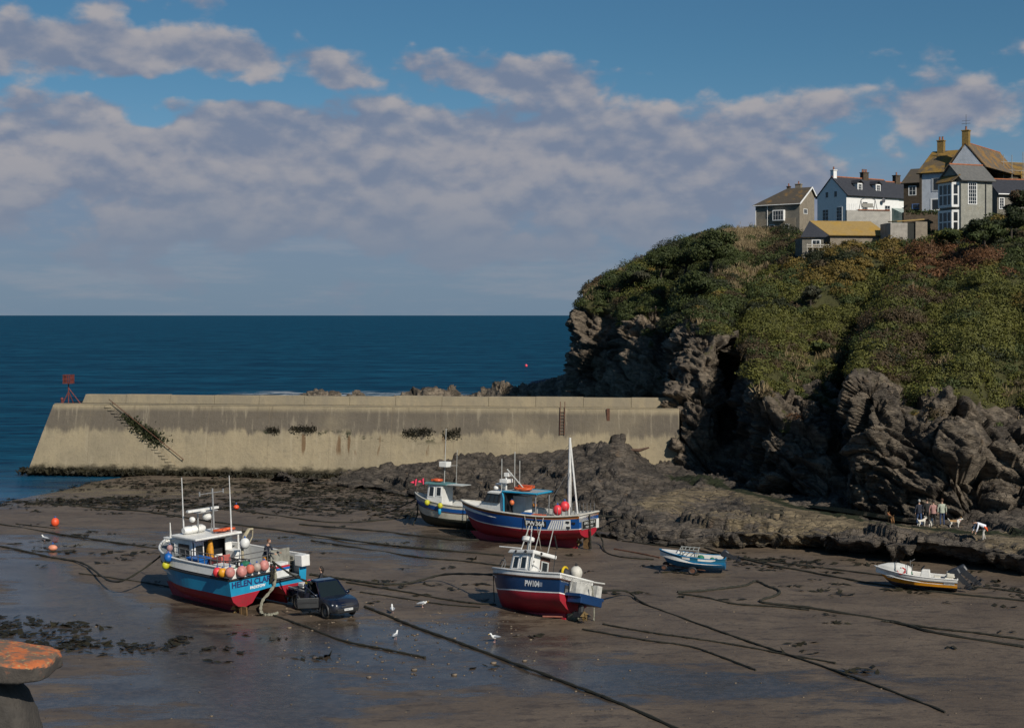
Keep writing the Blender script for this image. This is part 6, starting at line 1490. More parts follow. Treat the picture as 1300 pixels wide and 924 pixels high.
# ================================================================ small navy boat in front
pE, rE = place(726, 788, (-.72, .695), heel=17, trim=-4.5, up=.22, sc=(1.19, 1.14, 1.12))
LE, BE, SE = 5.35, 2.35, 1.78
nv = thing('small_fishing_boat', 'small navy blue and red boat with white box wheelhouse leaning on the sand', 'fishing boat', pE, rot=rE)
rowsE = [(.03, .02, 1.5, 0), (.45, .22, 1.6, 0), (.86, .52, 1.8, 0), (.945, .80, 2.1, 0), (.955, .86, 2.1, 1), (.965, .91, 2.15, 2), (1.03, 1.50, 2.7, 3), (1.035, 1.56, 2.7, 4), (1.04, SE, 2.7, 4)]
mb, ptE = hull(LE, BE, SE, rowsE, br=.22, sr=.02, rake=.85, tm=.40, tw=.05, foot=.35, ru=.12)
cap_transom(mb, ptE, rowsE); mb.build('hull', [B_RED, WHT, B_NAVY, B_BROWND, B_WHITE], nv, smooth=40)
rail(ptE, 7, .045, B_BROWND, nv, 'rubbing_strake', up=-.02); rail(ptE, 8, .05, B_WHITE, nv); decking(ptE, 8, .35, B_DECK, nv, .08)
mb = MB(); mb.hexa([(.35, -.04, -.24), (LE*.8, -.04, -.02), (LE*.8, .04, -.02), (.35, .04, -.24), (.35, -.04, .3), (LE*.8, -.04, .3), (LE*.8, .04, .3), (.35, .04, .3)]); mb.build('keel', B_RED, nv)
mb = MB(); mb.poly([ptE(t_, 8, 1)+Vector((0, -.05, -.03)) for t_ in (.70, .78, .86, .93, .98)]+[ptE(t_, 8, -1)+Vector((0, .05, -.03)) for t_ in (.98, .93, .86, .78, .70)]); mb.build('foredeck', B_WHITE, nv)
mb = MB(); fr = frustum(2.35, 3.75, .74, .58, 1.4, 2.72, .05, -.1, .03); mb.hexa(fr); mb.build('wheelhouse', B_WHITE, nv, bevel=.04); wn = nv.children[-1]
mb = MB(); mb.hexa([(2.1, -.84, 2.71), (3.9, -.68, 2.71), (3.9, .68, 2.71), (2.1, .84, 2.71), (2.1, -.84, 2.90), (3.8, -.64, 2.90), (3.8, .64, 2.90), (2.1, .84, 2.90)]); mb.build('roof', B_WHITE, nv, bevel=.05)
cabin_win(wn, (fr[1], fr[2], fr[6], fr[5]), [(.06, .47, .38, .9, 1), (.53, .94, .38, .9, 1)]); cabin_win(wn, (fr[2], fr[3], fr[7], fr[6]), [(.12, .46, .42, .90, 1), (.54, .88, .42, .90, 1)])
q = (fr[3], fr[0], fr[4], fr[7])
def Bq(u, v): return (q[0]*(1-u)+q[1]*u)*(1-v)+(q[3]*(1-u)+q[2]*u)*v+Vector((-.012, 0, 0))
mb = MB(); mb.add([Bq(.52, .0), Bq(1, .0), Bq(1, .99), Bq(.52, .99)], [(0, 1, 2, 3)]); mb.build('door', pm('brown_door', (.085, .03, .018), .6), nv)
win(nv, *q, .58, .92, .36, .84, 1, 1, fw=.06, proud=.04, single=True, frame=pm('pale_alu', (.45, .46, .44), .4))
for z_ in (2.2, 2.38): mb = MB(); mb.ball((2.33, .50, z_), .055, 0, 8, 6); mb.build('lamp', B_DARK, nv)
for x_, y_ in ((2.09, .3), (2.6, .84), (3.3, .72)): mb = MB(); mb.ball((x_, y_, 2.80), .065, 0, 8, 6); mb.build('lamp', B_DARK, nv)
mb = MB(); mb.cyl((3.35, -.1, 2.88), (3.35, -.1, 3.5), .05, 6); mb.cyl((3.0, .1, 2.88), (3.25, -.05, 4.2), .03, 5); mb.cyl((3.5, .2, 2.88), (3.4, -.05, 4.2), .03, 5); mb.cyl((2.25, .6, 2.85), (2.1, .5, 4.5), .022, 5); mb.cyl((2.25, -.3, 2.85), (2.1, -.3, 4.1), .022, 5); mb.build('mast', pm('pale_aerial', (.45, .45, .42), .4), nv)
mb = MB(); mb.tube([(3.4, -.1, 3.42), (3.4, -.1, 3.46), (3.4, -.1, 3.62), (3.4, -.1, 3.66)], [.25, .30, .30, .22], 16); mb.build('radar', B_WHITE, nv, smooth=40); mb = MB(); mb.cyl((3.2, .5, 2.98), (4.5, .62, 3.0), .035, 6); mb.build('pole', B_WHITE, nv)
mb = MB(); mb.tube([(4.25, .55, 1.95), (4.15, .5, 2.35), (4.6, .2, 2.4), (4.9, 0, 2.2)], .03, 5); mb.tube([(4.05, .6, 1.8), (4.0, .55, 2.2), (4.3, .4, 2.5)], .025, 5); mb.build('bow_rail', B_GREY, nv)
mb = MB(); mb.tube([(2.12, .78, 1.5), (2.12, .80, 2.72)], .045, 6); mb.tube([(2.15, .8, 2.2), (1.7, .85, 2.05), (1.4, .9, 1.85)], .03, 5); mb.build('grab_rail', B_WHITE, nv)
mb = MB(); mb.tube([(.95, .6, 1.7), (.95, .6, 2.9)], .02, 5); mb.build('stern_pole', B_DARK, nv); mb = MB(); mb.ring((1.9, .5, 1.85), (.3, .2, 1), .22, .06, 12); mb.ring((1.45, .6, 1.85), (0, .2, 1), .2, .06, 12); mb.build('rope_coil', B_GREY, nv)
mb = MB(); mb.box((-.45, -.15, .95), (.9, 1.7, .16)); mb.box((-.5, -.15, .75), (.8, 1.5, .3)); mb.build('stern_platform', B_NAVY, nv, bevel=.03); mb = MB(); mb.box((-.25, -.1, 1.28), (.45, 1.25, .55)); mb.box((-.62, -.75, 1.28), (.3, .35, .6)); mb.tube([(-.2, .6, 1.1), (-.25, .62, 1.65), (-.9, -.9, 1.72)], .04, 6); mb.build('stern_frame', pm('worn_white', (.50, .49, .45), .6, .3), nv, bevel=.03)
mb = MB(); mb.cyl((-.55, .1, .55), (-.55, .1, .15), .14, 8); mb.box((-.5, .1, .1), (.5, .22, .25)); mb.build('outdrive', B_DARK, nv); propeller(nv, (-.8, .1, .05), .2)
mb = MB(); mb.box((-.02, .62, 1.16), (.04, .30, .36)); mb.box((-.03, .58, 1.08), (.04, .34, .2), 1); mb.build('exhaust', [B_DARK, B_GREY], nv)
text_on('PW104', .36, side_place(ptE, .30, LE, 1.24, (5, 7), 1, -1), WHT, nv, bold=.014, sx=.80); text_on('SHARICMAR', .19, plane_place((-.006, -.28, 1.42), (0, -1, 0), (0, 0, 1)), WHT, nv, bold=.008); text_on('PADSTOW', .13, plane_place((-.006, -.28, 1.22), (0, -1, 0), (0, 0, 1)), WHT, nv, bold=.006)
mb = MB(); 
for dz, w_ in ((0, .14),): pc = side_place(ptE, .205, LE, 1.24, (5, 7), 1, -1); mb.add([pc(u, v, .006) for u, v in ((-.11, -.1), (.11, -.1), (.11, .1), (-.11, .1))], [(0, 1, 2, 3)])
mb.build('badge', pm('grey_badge', (.25, .28, .34), .5), nv); text_on('PW', .12, side_place(ptE, .83, LE, 1.5, (5, 7), 1, -1), WHT, nv, bold=.006)
bpy.context.view_layer.update(); ME_ = nv.matrix_world.copy()
buoy('float_buoy', ME_ @ Vector((.18, -.10, 2.05)), .33, pm('dirty_white_float', (.60, .57, .50), .6, .25, 3), 'dirty white float tied on the stern of the small navy boat', None, eye=B_DARK); o = at(ME_, 'life_jacket', 'yellow and black life jacket lying on the stern rail of the navy boat', 'life jacket', (.55, .28, 1.85)); mb = MB(); mb.ball((0, 0, .1), .3, 0, 12, 8, (1, .8, .8)); mb.build('body', pm('jacket_black', (.025, .025, .03), .7), o, smooth=60); mb = MB(); mb.ring((-.02, 0, .14), (1, .2, 0), .24, .06, 14); mb.build('yellow_band', pm('jacket_yellow', (.62, .42, .01), .6), o)
# wheel and spar it leans against
o = thing('boat_prop', 'wooden leg and block propping up the quarter of the small navy boat', 'prop', GS(728, 787), math.atan2(.6, -.8)); mb = MB(); mb.box((0, 0, .22), (.55, .38, .46)); mb.ball((.05, -.2, .22), .13, 0, 10, 6); mb.build('block', pm('mossy_block', (.17, .17, .12), .9, .4, 4, .4), o, bevel=.05); mb = MB(); mb.tube([(.1, 0, .35), (.35, .25, .95)], .06, 6); mb.tube([(.2, -.1, .1), (.9, .5, .14), (1.35, .9, .16)], .05, 6); mb.build('spar', pm('red_spar', (.22, .06, .035), .7, .3), o)
# ================================================================ white boat behind
pF, rF = place(617, 673, (-.88, .47), heel=3, trim=.5, sc=(.96, 1, .88))
LF, BF, SF = 6.6, 2.6, 2.0
wb = thing('cabin_boat', 'cream boat with blue stripe and weedy bottom lying behind the royal blue boat', 'fishing boat', pF, rot=rF)
rowsF = [(.03, .05, 1.5, 0), (.50, .20, 1.6, 0), (.88, .62, 1.8, 0), (.95, .85, 2.0, 1), (.98, 1.38, 2.3, 2), (1.02, 1.72, 2.6, 1), (1.03, SF, 2.7, 1)]
mb, ptF = hull(LF, BF, SF, rowsF, br=.75, sr=.1, rake=.75, tm=.42, tw=.18, foot=.6); cap_transom(mb, ptF, rowsF); mb.build('hull', [WEEDH, B_CREAM, B_ROYAL], wb, smooth=40)
rail(ptF, 6, .06, pm('pale_rail', (.55, .52, .45), .6), wb); rail(ptF, 4, .035, B_BROWND, wb, 'rubbing_strake'); decking(ptF, 6, .45, B_DECK, wb, .08)
mb = MB(); fr = frustum(3.55, 5.15, .8, .62, 1.7, 3.6, .0, -.15, .04); mb.hexa(fr); w3 = mb.build('wheelhouse', B_WHITE, wb, bevel=.04)
cabin_win(w3, (fr[1], fr[2], fr[6], fr[5]), [(.06, .47, .42, .9, 1), (.53, .94, .42, .9, 1)]); cabin_win(w3, (fr[2], fr[3], fr[7], fr[6]), [(.10, .45, .45, .92, 1), (.58, .92, .5, .92, 1)])
mb = MB(); mb.hexa([(3.2, -.85, 3.6), (5.3, -.8, 3.6), (5.3, .8, 3.6), (3.2, .85, 3.6), (3.2, -.85, 3.74), (5.2, -.75, 3.8), (5.2, .75, 3.8), (3.2, .85, 3.74)]); mb.build('roof', pm('green_roof', (.10, .22, .22), .6), wb, bevel=.04); mb = MB(); mb.box((2.6, 0, 3.68), (1.4, 1.5, .05)); mb.build('awning', pm('pale_awning', (.5, .52, .5), .6), wb)
mb = MB(); mb.cyl((3.9, .0, 3.7), (3.9, .0, 8.4), .03, 6); mb.cyl((3.0, -.3, 3.7), (3.0, -.3, 6.6), .02, 5); mb.cyl((3.9, 0, 5.2), (2.9, -.3, 5.3), .02, 5); mb.build('mast', pm('pale_aerial', (.45, .45, .42), .4), wb); mb = MB(); mb.box((3.85, .05, 5.35), (.7, .7, .45)); mb.build('radar_box', B_WHITE, wb, bevel=.03); mb = MB(); mb.ring((4.5, 0, 3.95), (0, 0, 1), .3, .12, 14); mb.box((4.7, .1, 3.95), (.4, .5, .16)); mb.build('lifebuoy', ORANGE, wb)
mb = MB()
mb.tube([ptF(.4, 6, 1)+Vector((0, -.1, .4)), ptF(.2, 6, 1)+Vector((0, -.1, .4)), ptF(.02, 6, 1)+Vector((0, -.1, .4))], .025, 5); mb.build('hand_rail', STEEL, wb); mb = MB(); mb.box((2.2, -.2, 1.85), (1.1, .9, .35)); mb.build('engine_box', B_WHITE, wb)
bpy.context.view_layer.update(); MF = wb.matrix_world.copy()
def dan_flag(q, label, lean):
    o = at(MF, 'marker_flag', label, 'flag', q, 0, 'pink marker flags on the cream boat'); mb = MB(); mb.tube([(0, 0, -.6), (lean*.4, 0, .5), (lean*.8, 0, 1.2)], .02, 5); mb.build('pole', B_DARK, o); mb = MB()
    n_ = 7
    for i in range(n_): mb.v += [Vector((lean*.5-.02*i+.06*i, .06*math.sin(i*1.1), .55+.04*i)), Vector((lean*.75+.10*i, .06*math.sin(i*1.1+.4), 1.2-.06*i))]
    for i in range(n_-1): mb.f.append([2*i, 2*i+2, 2*i+3, 2*i+1]); mb.m.append(0)
    mb.build('cloth', pm('pink_cloth', (.85, .06, .13), .7), o)
dan_flag((6.55, .1, 2.75), 'bright pink marker flag at the very bow of the cream boat', -.25); dan_flag((5.35, .55, 2.9), 'bright pink marker flag beside the wheelhouse of the cream boat', .1)
buoy('float_buoy', MF @ Vector((4.6, 1.3, 2.1)), .2, LIMEF, 'lime float on the rail below the wheelhouse of the cream boat', 'lime floats on the cream boat'); buoy('float_buoy', MF @ Vector((3.35, 1.38, 1.95)), .2, LIMEF, 'lime float hung over the side abaft the wheelhouse of the cream boat', 'lime floats on the cream boat')
o = at(MF, 'fender', 'sky blue fender hanging under the lime float of the cream boat', 'fender', (3.4, 1.36, 1.45)); mb = MB(); mb.tube([(0, 0, -.25), (0, 0, -.18), (0, 0, .18), (0, 0, .25)], [.08, .13, .13, .08], 10); mb.build('body', TEAL, o, smooth=50); mb = MB(); mb.cyl((0, 0, .25), (0, 0, .5), .02, 5); mb.build('lanyard', B_DARK, o)
o = at(MF, 'tarpaulin', 'bright blue tarpaulin bundled on the stern of the cream boat', 'tarpaulin', (.95, .3, 1.95)); mb = MB(); mb.ball((0, 0, .22), .5, 0, 12, 8, (1.2, .9, .6)); mb.ball((-.4, .1, .3), .3, 0, 10, 7, (1, .9, .7)); mb.build('bundle', TEAL, o, smooth=60); mb = MB(); mb.ring((0, 0, .22), (1, 0, 0), .4, .02, 12); mb.build('lashing', B_DARK, o)
# ================================================================ blue dinghy on a trolley
pG, rG = place(881, 726, (-.97, .22), heel=0, trim=2, up=.16, sc=(1, 1, .8))
dg = thing('dinghy', 'little blue and white dinghy sitting on a wheeled trolley', 'dinghy', pG+Vector((1.9, -.4, 0)), rot=rG)
LG, BG, SG = 4.15, 1.7, .95
rowsG = [(.05, .12, 1.5, 0), (.6, .17, 1.6, 0), (.93, .45, 1.9, 0), (.97, .55, 2.1, 0), (1.0, .72, 2.3, 1), (1.03, SG, 2.6, 0)]
mb, ptG = hull(LG, BG, SG, rowsG, br=.35, sr=.08, rake=.55, tm=.45, tw=.1, foot=.3); cap_transom(mb, ptG, rowsG)
mb.build('hull', [boat_paint('dinghy_blue', (.01, .17, .36), .4, .3, .3, (.05, .07, .08)), boat_paint('dinghy_band', (.012, .12, .20), .5, .4, .3)], dg, smooth=40)
rail(ptG, 5, .035, boat_paint('dinghy_blue', (.01, .17, .36)), dg); decking(ptG, 5, .45, B_GREY, dg, .05)
mb = MB()
for (t0, t1, s) in ((.14, .40, 1), (.52, .64, 1)):
    b = len(mb.v); k_ = 8
    for i in range(k_+1):
        t_ = t0+(t1-t0)*i/k_; f0 = .15+.35*(1-min(1, i/2.0))*(t0 < .3); a_, c_ = ptG(t_, 4, s), ptG(t_, 5, s); mb.v += [a_.lerp(c_, f0)+Vector((0, .012, 0)), a_.lerp(c_, 1-f0*.3)+Vector((0, .012, 0))]
    for i in range(k_): mb.f.append([b+2*i, b+2*i+2, b+2*i+3, b+2*i+1]); mb.m.append(0)
mb.build('white_patch', B_WHITE, dg); mb = MB(); mb.poly([ptG(t_, 5, 1)+Vector((0, 0, .03)) for t_ in (.72, .82, .9, .96)]+[ptG(t_, 5, -1)+Vector((0, 0, .03)) for t_ in (.96, .9, .82, .72)]); mb.build('foredeck', B_WHITE, dg)
mb = MB()
for x in (1.75, 2.75):
    for y in (.55, -.55): mb.cyl((x, y, .45), (x, y, 1.5), .03, 5)
for y in (.55, -.55): mb.cyl((1.65, y, 1.5), (2.85, y, 1.5), .035, 5); mb.cyl((1.75, y, 1.0), (2.75, y, 1.0), .025, 5)
for x in (1.7, 2.0, 2.25, 2.5, 2.8): mb.cyl((x, -.6, 1.52), (x, .6, 1.52), .03, 5)
mb.build('pot_frame', pm('frame_grey', (.30, .31, .29), .6), dg); mb = MB()
for k in range(6): mb.ball((random.uniform(.6, 2.6), random.uniform(-.5, .5), random.uniform(.55, .85)), random.uniform(.14, .25), 0, 8, 6)
mb.build('net_heap', GREENP, dg, smooth=60)
def outboard(parent, q, s=1.0, tilt=50, cowl=None, name='outboard'):
    """tilted-up motor: cowl, leg, lower unit, propeller"""
    e = bpy.data.objects.new(name, None); COL.objects.link(e); e.parent = parent; e.location = q; e.rotation_euler = (0, R(tilt), 0); e.scale = (s, s, s); e.empty_display_size = .2
    mb = MB(); pr = [(-.52, .22), (-.50, .30), (-.1, .36), (.28, .36), (.40, .26), (.42, .05), (.30, -.02), (-.42, -.02)]
    n_ = len(pr); rings = []
    for (y, k_) in ((-.24, .72), (-.2, .95), (0, 1.03), (.2, .95), (.24, .72)): rings.append([Vector((px_*k_, y, .25+(pz)*k_*1.55)) for px_, pz in pr])
    b = len(mb.v)
    for r_ in rings: mb.v += r_
    for i in range(4):
        for j in range(n_): mb.f.append([b+i*n_+j, b+i*n_+(j+1) % n_, b+(i+1)*n_+(j+1) % n_, b+(i+1)*n_+j]); mb.m.append(0)
    mb.f.append([b+j for j in range(n_)]); mb.m.append(0); mb.f.append([b+4*n_+j for j in range(n_)][::-1]); mb.m.append(0)
    mb.build('cowl', cowl or pm('motor_grey', (.022, .026, .034), .4), e, smooth=45)
    mb = MB(); mb.hexa([(-.25, -.1, -.75), (.12, -.1, -.75), (.12, .1, -.75), (-.25, .1, -.75), (-.28, -.14, .25), (.2, -.14, .25), (.2, .14, .25), (-.28, .14, .25)]); mb.box((-.15, 0, -.62), (.62, .36, .05)); mb.tube([(-.45, 0, -1.0), (-.2, 0, -1.0), (.15, 0, -1.0), (.35, 0, -1.0)], [.07, .12, .12, .03], 10); mb.hexa([(-.2, -.05, -1.3), (.0, -.03, -1.3), (.0, .03, -1.3), (-.2, .05, -1.3), (-.25, -.05, -.7), (.12, -.05, -.7), (.12, .05, -.7), (-.25, .05, -.7)])
    for k_ in range(3):
        a = k_*2.094; mb.ball((-.5, .14*math.cos(a), -1.0+.14*math.sin(a)), .13, 0, 8, 6, (.2, .8, .8))
    mb.build('leg', pm('motor_dark', (.025, .027, .032), .45), e, smooth=45); return e
ob = outboard(dg, (-.18, 0, 1.15), .62, 62); mb = MB(); mb.box((0, -.30, .45), (.5, .02, .12)); mb.build('red_decal', pm('motor_red', (.45, .02, .06), .5), ob)
bpy.context.view_layer.update(); MG = dg.matrix_world.copy()
tr = at(MG, 'trolley', 'rusty two axle trolley carrying the little blue dinghy', 'trolley', (0, 0, 0)); mb = MB()
for y in (.5, -.5): mb.cyl((1.2, y, .0), (3.9, y*.2, .1), .04, 6)
mb.cyl((1.95, -.95, .02), (1.95, .95, .02), .04, 6); mb.cyl((3.75, -.55, .02), (3.75, .55, .02), .04, 6); mb.build('frame', RUST, tr)
for (x, y, r_) in ((1.95, .98, .30), (1.95, -.98, .30), (3.75, .58, .22), (3.75, -.58, .22)):
    mb = MB(); mb.ring((x, y, .02), (0, 1, 0), r_*.72, r_*.28, 20, 0, 8); w_ = mb.build('wheel', B_DARK, tr, smooth=60); mb = MB(); mb.cyl((x, y-.06, .02), (x, y+.06, .02), r_*.55, 14); mb.build('hub', RUST, w_)
# ================================================================ yellow motor boat
pH, rH = place(1215, 751, (-.955, .30), heel=3, trim=1.5, up=.03, sc=(.83, .9, .68))
yb = thing('motor_boat', 'yellow and white open motor boat with a stowed white canopy and two outboards', 'motor boat', pH, rot=rH)
LH, BH, SH_ = 5.6, 2.1, 1.10
rowsH = [(.03, .0, 1.5, 0), (.6, .15, 1.6, 0), (.93, .38, 1.8, 1), (1.0, .80, 2.2, 2), (1.04, .86, 2.3, 3), (1.05, SH_, 2.4, 3)]
mb, ptH = hull(LH, BH, SH_, rowsH, br=.5, sr=.0, rake=.95, tm=.4, tw=.06, foot=.4); cap_transom(mb, ptH, rowsH)
mb.build('hull', [pm('dark_bottom', (.02, .025, .045), .6), boat_paint('yellow_hull', (.60, .25, .012), .4, .2, .25, (.3, .13, .02)), B_GREY, B_WHITE], yb, smooth=40)
rail(ptH, 5, .05, B_WHITE, yb); rail(ptH, 3, .04, B_GREY, yb, 'rubbing_strake'); decking(ptH, 5, .5, B_DECK, yb, .08)
mb = MB(); n_ = 10; m_ = 9; b = 0
for i in range(n_+1):
    t_ = .55+.41*i/n_; p_ = ptH(t_, 5, 1); hgt = .78*math.sin(math.pi*min(1, .16+.80*i/n_))**.7*(1-.25*i/n_)
    for j in range(m_): a = math.pi*j/(m_-1); mb.v.append(Vector((p_.x+.02*math.sin(5*a+i), (p_.y-.03)*math.cos(a), p_.z-.02+hgt*math.sin(a)**.7*(1+.03*math.sin(i*2.3+j)))))
for i in range(n_):
    for j in range(m_-1): mb.f.append([i*m_+j, (i+1)*m_+j, (i+1)*m_+j+1, i*m_+j+1]); mb.m.append(0)
mb.f.append(list(range(m_))[::-1]); mb.m.append(0); mb.f.append([n_*m_+j for j in range(m_)]); mb.m.append(0); mb.build('canopy', pm('white_canvas', (.70, .69, .64), .8, .15, 2, .3), yb, smooth=50)
mb = MB()
for t_ in (.60, .74): p_ = ptH(t_, 5, 1); mb.tube([Vector((p_.x, (p_.y)*math.cos(a), p_.z+.82*math.sin(a)**.7)) for a in [math.pi*k/12 for k in range(13)]], .02, 5)
mb.build('canopy_strap', B_DARK, yb)
mb = MB(); fr = frustum(1.75, 2.55, .38, .32, .6, 1.62, .1, -.15, .04); mb.hexa(fr); mb.build('console', B_WHITE, yb, bevel=.05); mb = MB(); mb.hexa([(2.38, -.36, 1.6), (2.46, -.36, 1.6), (2.46, .36, 1.6), (2.38, .36, 1.6), (2.2, -.3, 1.92), (2.26, -.3, 1.92), (2.26, .3, 1.92), (2.2, .3, 1.92)]); mb.build('windscreen', GLASS, yb)
mb = MB(); mb.box((1.35, 0, .85), (.45, .7, .6)); mb.box((.55, 0, .9), (.6, 1.3, .5)); mb.box((.45, 0, 1.35), (.55, 1.2, .4)); mb.build('seat', pm('cream_seat', (.66, .62, .52), .6, .15), yb, bevel=.07); mb = MB(); mb.cyl((3.05, .2, .6), (3.05, .2, 2.0), .035, 6); mb.cyl((3.2, -.35, .6), (3.2, -.35, 2.25), .03, 6); mb.cyl((3.2, -.35, 2.1), (2.9, -.5, 2.35), .025, 5); mb.build('rod_holder', B_GREY, yb)
mb = MB(); mb.ball((3.2, .45, 1.25), .2, 0, 10, 7); mb.build('gear_heap', GREENP, yb); outboard(yb, (-.05, .36, 1.25), .95, 42); outboard(yb, (-.55, -.52, 1.38), 1.0, 48)
for (tc, w_) in ((.85, .55), (.10, .72)):
    pc = side_place(ptH, tc, LH, .72 if tc < .5 else .86, (2, 4), 1, -1); mb = MB(); mb.add([pc(u, v, .005) for u, v in ((-w_/2, -.11), (w_/2, -.11), (w_/2, .11), (-w_/2, .11))], [(0, 1, 2, 3)]); mb.build('number_panel', B_WHITE, yb)
    text_on('PW 47' if tc > .5 else 'PADSTOW', .15, side_place(ptH, tc, LH, .72 if tc < .5 else .86, (2, 4), 1, -1), B_GREY, yb, depth=.02, bold=.006)
bpy.context.view_layer.update(); MH = yb.matrix_world.copy()
o = at(MH, 'lifebuoy', 'red and white lifebuoy propped against the white canopy of the yellow boat', 'lifebuoy', (3.75, .80, 1.45)); mb = MB(); mb.ring((0, 0, 0), (.25, 1, .5), .26, .08, 20); mb.build('ring', pm('lifebuoy_red', (.42, .03, .03), .6), o, smooth=60); mb = MB(); 
for k in range(4): mb.ring((.26*math.cos(k*1.57), -.05, .26*math.sin(k*1.57)), (math.sin(k*1.57), 0, -math.cos(k*1.57)), .08, .02, 10)
mb.build('grab_line', B_WHITE, o)
# ================================================================ pickup truck
CARB = bpy.data.materials.new('dark_car_paint'); t = NT(CARB); o_ = t.obj()
dust = t.ss(t.math('ADD', t.noise(o_, 1.6, 5), t.math('MULTIPLY', t.xyz(o_)[2], -.22)), .12, .42)
b = t.bsdf(Base_Color=t.mix(t.math('MULTIPLY', dust, .30), (.004, .007, .020), (.050, .045, .040)), Roughness=t.mixf(dust, .16, .5)); b.inputs['Coat Weight'].default_value = .6; b.inputs['Coat Roughness'].default_value = .08
CGREY = pm('dusty_lower_trim', (.026, .027, .029), .55, .3, 3); TYRE = pm('sandy_tyre', (.030, .027, .023), .85, .4, 6, .3, dirt=.5, dirtc=(.12, .095, .07)); ALLOY = pm('sandy_alloy', (.27, .25, .22), .45, .3, 6, metal=.3); CHROME = pm('headlamp_glass', (.62, .64, .66), .12, .1, 8, 0); CGL = bpy.data.materials.new('car_glass'); t = NT(CGL); t.bsdf(Base_Color=(.012, .018, .020), Roughness=.04)
hd = Vector((.62, -.785, 0)); pT = GS(412, 777); pkm = Matrix.Rotation(math.atan2(hd.y, hd.x), 4, 'Z')
pk = thing('pickup_truck', 'dark blue pickup truck with its driver door open behind the catamaran', 'pickup', pT, rot=pkm @ Matrix.Diagonal((.98, 1, 1, 1)))
# x forward (front axle 1.5, rear axle -1.5), y left, z up
def section(x, hw, zlo, zhi, tum=.0, zs=None): return x, hw, zlo, zhi, tum
def loft_body(secs, mat, name, bevel=.04):
    mb = MB(); ring_ = []
    for (x, hw, zl, zh, tw_) in secs:
        zm = zl+(zh-zl)*.55
        ring_.append([Vector((x, -hw*.97, zl)), Vector((x, -hw, zm)), Vector((x, -hw+tw_*.5, zl+(zh-zl)*.9)), Vector((x, -hw+tw_, zh)), Vector((x, hw-tw_, zh)), Vector((x, hw-tw_*.5, zl+(zh-zl)*.9)), Vector((x, hw, zm)), Vector((x, hw*.97, zl))])
    n_ = 8
    for r_ in ring_: mb.v += r_
    for i in range(len(ring_)-1):
        for j in range(n_): mb.f.append([i*n_+j, i*n_+(j+1) % n_, (i+1)*n_+(j+1) % n_, (i+1)*n_+j]); mb.m.append(0)
    mb.f.append(list(range(n_))[::-1]); mb.m.append(0); e_ = (len(ring_)-1)*n_; mb.f.append([e_+j for j in range(n_)]); mb.m.append(0)
    return mb.build(name, mat, pk, smooth=38, bevel=bevel)
loft_body([(-.02, .88, .48, 1.05, .04), (.95, .90, .45, 1.06, .05), (1.25, .90, .62, 1.08, .07), (1.75, .89, .62, 1.04, .10), (2.05, .86, .48, .98, .12), (2.30, .78, .48, .90, .14), (2.40, .66, .52, .80, .12)], CARB, 'body')
loft_body([(-2.55, .86, .58, 1.08, .02), (-1.95, .88, .60, 1.10, .02), (-1.05, .88, .60, 1.10, .02), (-.62, .88, .48, 1.10, .02)], CARB, 'load_bed')
mb = MB(); mb.poly([(-2.45, -.74, 1.112), (-.7, -.74, 1.112), (-.7, .74, 1.112), (-2.45, .74, 1.112)]); mb.build('bed_liner', pm('bed_black', (.015, .015, .016), .8), pk)
mb = MB(); mb.tube([(-2.5, -.82, 1.13), (-.65, -.82, 1.13)], .035, 6); mb.tube([(-2.5, .82, 1.13), (-.65, .82, 1.13)], .035, 6); mb.tube([(-.72, -.7, 1.12), (-.72, -.62, 1.6), (-.72, .62, 1.6), (-.72, .7, 1.12)], .035, 6); mb.build('bed_rail', STEEL, pk)
# cab: open on the driver side
mb = MB(); C8 = [(-.62, -.86, 1.0), (.98, -.84, 1.02), (.98, .84, 1.02), (-.62, .86, 1.0), (-.50, -.64, 1.74), (.22, -.62, 1.74), (.22, .62, 1.74), (-.50, .64, 1.74)]
mb.hexa([(-.52, -.68, 1.69), (.30, -.66, 1.69), (.30, .66, 1.69), (-.52, .68, 1.69), (-.46, -.60, 1.78), (.20, -.58, 1.78), (.20, .58, 1.78), (-.46, .60, 1.78)]); mb.build('roof', CARB, pk, bevel=.05)
mb = MB()
for s in (1, -1):
    mb.tube([(.98, s*.83, 1.03), (.25, s*.64, 1.72)], .05, 6); mb.tube([(-.60, s*.85, 1.0), (-.50, s*.66, 1.72)], .07, 6)
mb.hexa([(-.66, -.86, .5), (-.56, -.86, .5), (-.56, .86, .5), (-.66, .86, .5), (-.66, -.86, 1.05), (-.56, -.86, 1.05), (-.56, .86, 1.05), (-.66, .86, 1.05)]); mb.hexa([(-.62, .84, .5), (.98, .84, .5), (.98, .9, .5), (-.62, .9, .5), (-.62, .84, 1.03), (.98, .84, 1.03), (.98, .9, 1.03), (-.62, .9, 1.03)]); mb.hexa([(-.6, -.85, .44), (.98, -.85, .44), (.98, .85, .44), (-.6, .85, .44), (-.6, -.85, .52), (.98, -.85, .52), (.98, .85, .52), (-.6, .85, .52)]); mb.build('cab_frame', CARB, pk)
mb = MB(); mb.hexa([(.93, -.80, 1.05), (.98, -.80, 1.05), (.98, .80, 1.05), (.93, .80, 1.05), (.23, -.60, 1.70), (.28, -.60, 1.70), (.28, .60, 1.70), (.23, .60, 1.70)]); mb.build('windscreen', CGL, pk)
